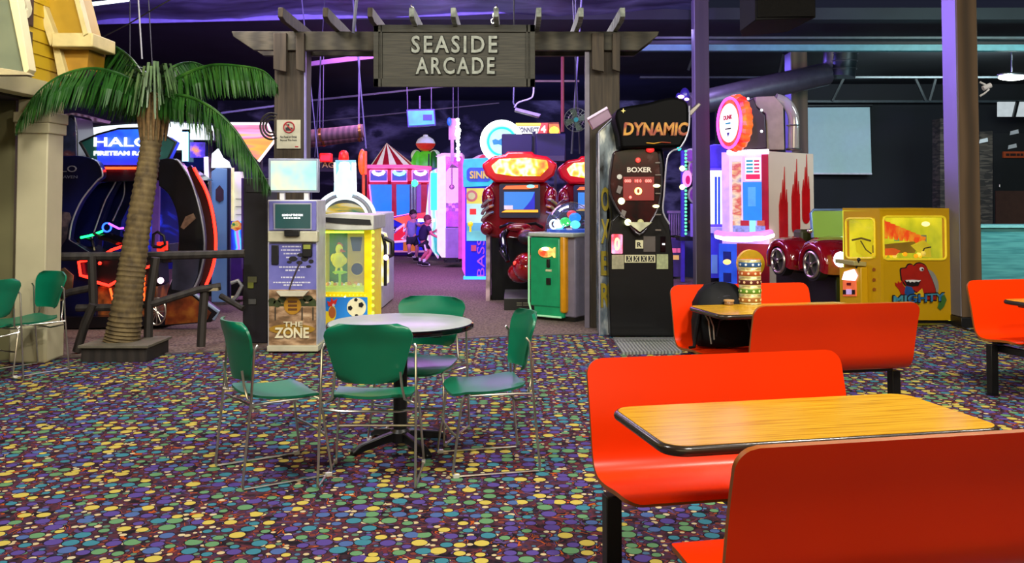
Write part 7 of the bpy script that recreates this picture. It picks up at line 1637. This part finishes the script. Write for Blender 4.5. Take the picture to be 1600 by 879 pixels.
def child(label, pts, Y, skin, shirt, shorts, hair, stripe=None):
    """pts: joint name -> (px, py, depth offset) as seen; returns the figure"""
    J = {k: W(v[0], v[1], Y+(v[2] if len(v) > 2 else 0)) for k, v in pts.items()}
    base = J['ankle_l'].copy() if J['ankle_l'].z < J['ankle_r'].z else J['ankle_r'].copy()
    t = thing('person', label, 'person', J['hip'].x, Y)
    names = ['hip', 'waist', 'chest', 'neck', 'head0', 'head1', 'hipl', 'knee_l', 'ankle_l', 'hipr', 'knee_r', 'ankle_r', 'shl', 'elb_l', 'wri_l', 'shr', 'elb_r', 'wri_r']
    R_ = dict(hip=.10, waist=.095, chest=.11, neck=.045, head0=.06, head1=.05, hipl=.075, knee_l=.05, ankle_l=.034, hipr=.075, knee_r=.05, ankle_r=.034, shl=.05, elb_l=.034, wri_l=.024, shr=.05, elb_r=.034, wri_r=.024)
    idx = {n: i for i, n in enumerate(names)}
    ed = [('hip', 'waist'), ('waist', 'chest'), ('chest', 'neck'), ('neck', 'head0'), ('head0', 'head1'), ('hip', 'hipl'), ('hipl', 'knee_l'), ('knee_l', 'ankle_l'), ('hip', 'hipr'), ('hipr', 'knee_r'), ('knee_r', 'ankle_r'), ('chest', 'shl'), ('shl', 'elb_l'), ('elb_l', 'wri_l'), ('chest', 'shr'), ('shr', 'elb_r'), ('elb_r', 'wri_r')]
    jl = [(*J[n], R_[n]) for n in names]
    el = [(idx[a_], idx[b_]) for a_, b_ in ed]
    # palms and five fingers each
    for w_, e_ in (('wri_l', 'elb_l'), ('wri_r', 'elb_r')):
        d_ = (J[w_]-J[e_]).normalized(); sd = d_.cross(Vector((0, 1, 0))).normalized()
        pi = len(jl); jl.append((*(J[w_]+d_*.045), .022)); el.append((idx[w_], pi))
        for k in range(4):
            o_ = (k-1.5)*.014; kk = len(jl); ln = (.045, .055, .052, .04)[k]
            jl.append((*(J[w_]+d_*.075+sd*o_), .0075)); jl.append((*(J[w_]+d_*(.075+ln)+sd*o_*1.2+Vector((0, .012, -.006))), .006)); el += [(pi, kk), (kk, kk+1)]
        kk = len(jl); jl.append((*(J[w_]+d_*.05-sd*.035), .008)); jl.append((*(J[w_]+d_*.08-sd*.05), .007)); el += [(pi, kk), (kk, kk+1)]
    body = skinned('body', jl, el, skin, t)
    hc = (J['head0']+J['head1'])/2
    face = Vector(pts['face']) if 'face' in pts else Vector((0, -1, 0))
    face = J['_f'] if '_f' in J else face
    fd = Vector(faces_dir[label]).normalized(); sd = fd.cross(up).normalized()
    part('head', MB().sph(hc, (.082, .092, .112), 18, 12), skin, t)
    part('nose', MB().sph(hc+fd*.088-up*.01, .013, 8, 6), skin, t); part('ear', MB().sph(hc+sd*.08, (.015, .02, .028), 8, 6).sph(hc-sd*.08, (.015, .02, .028), 8, 6), skin, t)
    part('eye', MB().sph(hc+fd*.083+sd*.03+up*.012, .009, 8, 6).sph(hc+fd*.083-sd*.03+up*.012, .009, 8, 6), BLK, t)
    part('mouth', MB().tube([hc+fd*.082-sd*.022-up*.05, hc+fd*.088-up*.055, hc+fd*.082+sd*.022-up*.05], .005), mat('lips', '#8a3a50', .5), t)
    hm = MB().sph(hc+up*.03-fd*.012, (.092, .10, .10), 18, 10)
    # drop the lower part of the hair cap
    part('hair', hm, hair, t)

    skinned('shirt', [(*(J['hip']*1.25-J['waist']*.25), .112), (*J['waist'], .112), (*J['chest'], .125), (*(J['neck']*.75+J['chest']*.25), .06), (*J['shl'], .062), (*(J['shl']*.35+J['elb_l']*.65), .05), (*J['shr'], .062), (*(J['shr']*.35+J['elb_r']*.65), .05)], [(0, 1), (1, 2), (2, 3), (2, 4), (4, 5), (2, 6), (6, 7)], shirt, t)
    skinned('shorts', [(*J['hip'], .118), (*J['hipl'], .09), (*(J['hipl']*.15+J['knee_l']*.85), .072), (*J['hipr'], .09), (*(J['hipr']*.15+J['knee_r']*.85), .072)], [(0, 1), (1, 2), (0, 3), (3, 4)], shorts, t)
    if stripe: 
        a_ = J['hipl'].lerp(J['knee_l'], .2); b_ = J['hipl'].lerp(J['knee_l'], .85); part('shorts_stripe', MB().tube([a_+Vector((0, -.085, 0)), b_+Vector((0, -.07, 0))], .02), stripe, t)
    for n_ in ('ankle_l', 'ankle_r'):
        toe = J[n_]+Vector((fd.x, fd.y, 0))*.11
        sh_ = part('shoe', MB().tube([J[n_]-fd*.05-up*.035, J[n_]+fd*.03-up*.03, toe-up*.045], [.045, .05, .036], 12), mat('dark_shoe', '#15131c', .5), t)
        part('shoe_sole', MB().tube([J[n_]-fd*.06-up*.07, toe+fd*.02-up*.07], .02, 8), WHT, sh_)
        part('sock', MB().cyl(J[n_]-up*.01, J[n_]+up*.06, .042), WHT, sh_)
    return t
up = Vector((0, 0, 1))
L1 = 'child in a grey shirt and dark shorts standing by the orange block'
L2 = 'child in a dark shirt lunging towards the glowing white game wall'
faces_dir = {L1: (.75, -.6, 0), L2: (.9, -.2, 0)}
SK = mat('skin_pink_lit', '#c07890', .6, emit=.05)
child(L1, dict(hip=(643, 371), waist=(643, 361), chest=(644, 351), neck=(646, 342), head0=(646, 339), head1=(646, 332), hipl=(640, 373), knee_l=(639, 386, -.15), ankle_l=(640, 396, -.1), hipr=(647, 373), knee_r=(652, 386), ankle_r=(650, 402, .1),
           shl=(639, 348), elb_l=(636, 360), wri_l=(634, 368, -.1), shr=(650, 348), elb_r=(657, 353, -.2), wri_r=(664, 349, -.3)), 21.3, SK, mat('shirt_grey', '#7a7ab8', .8), mat('shorts_navy', '#141430', .8), mat('hair_dark', '#1c1418', .7))
child(L2, dict(hip=(660, 376), waist=(661, 367), chest=(664, 357), neck=(667, 350), head0=(668, 348), head1=(669, 340), hipl=(663, 379), knee_l=(667, 394, -.15), ankle_l=(657, 407, -.05), hipr=(660, 379), knee_r=(673, 394), ankle_r=(663, 408.5, -.3),
           shl=(669, 356, -.12), elb_l=(675, 366, -.2), wri_l=(685, 371, -.25), shr=(660, 355, .12), elb_r=(669, 366, .15), wri_r=(677, 362, .1)), 20.6, mat('skin_magenta_lit', '#d06880', .6, emit=.08), mat('shirt_indigo', '#24184a', .8), mat('shorts_black', '#100c28', .8), mat('hair_brown', '#6a2a40', .7), WHT)
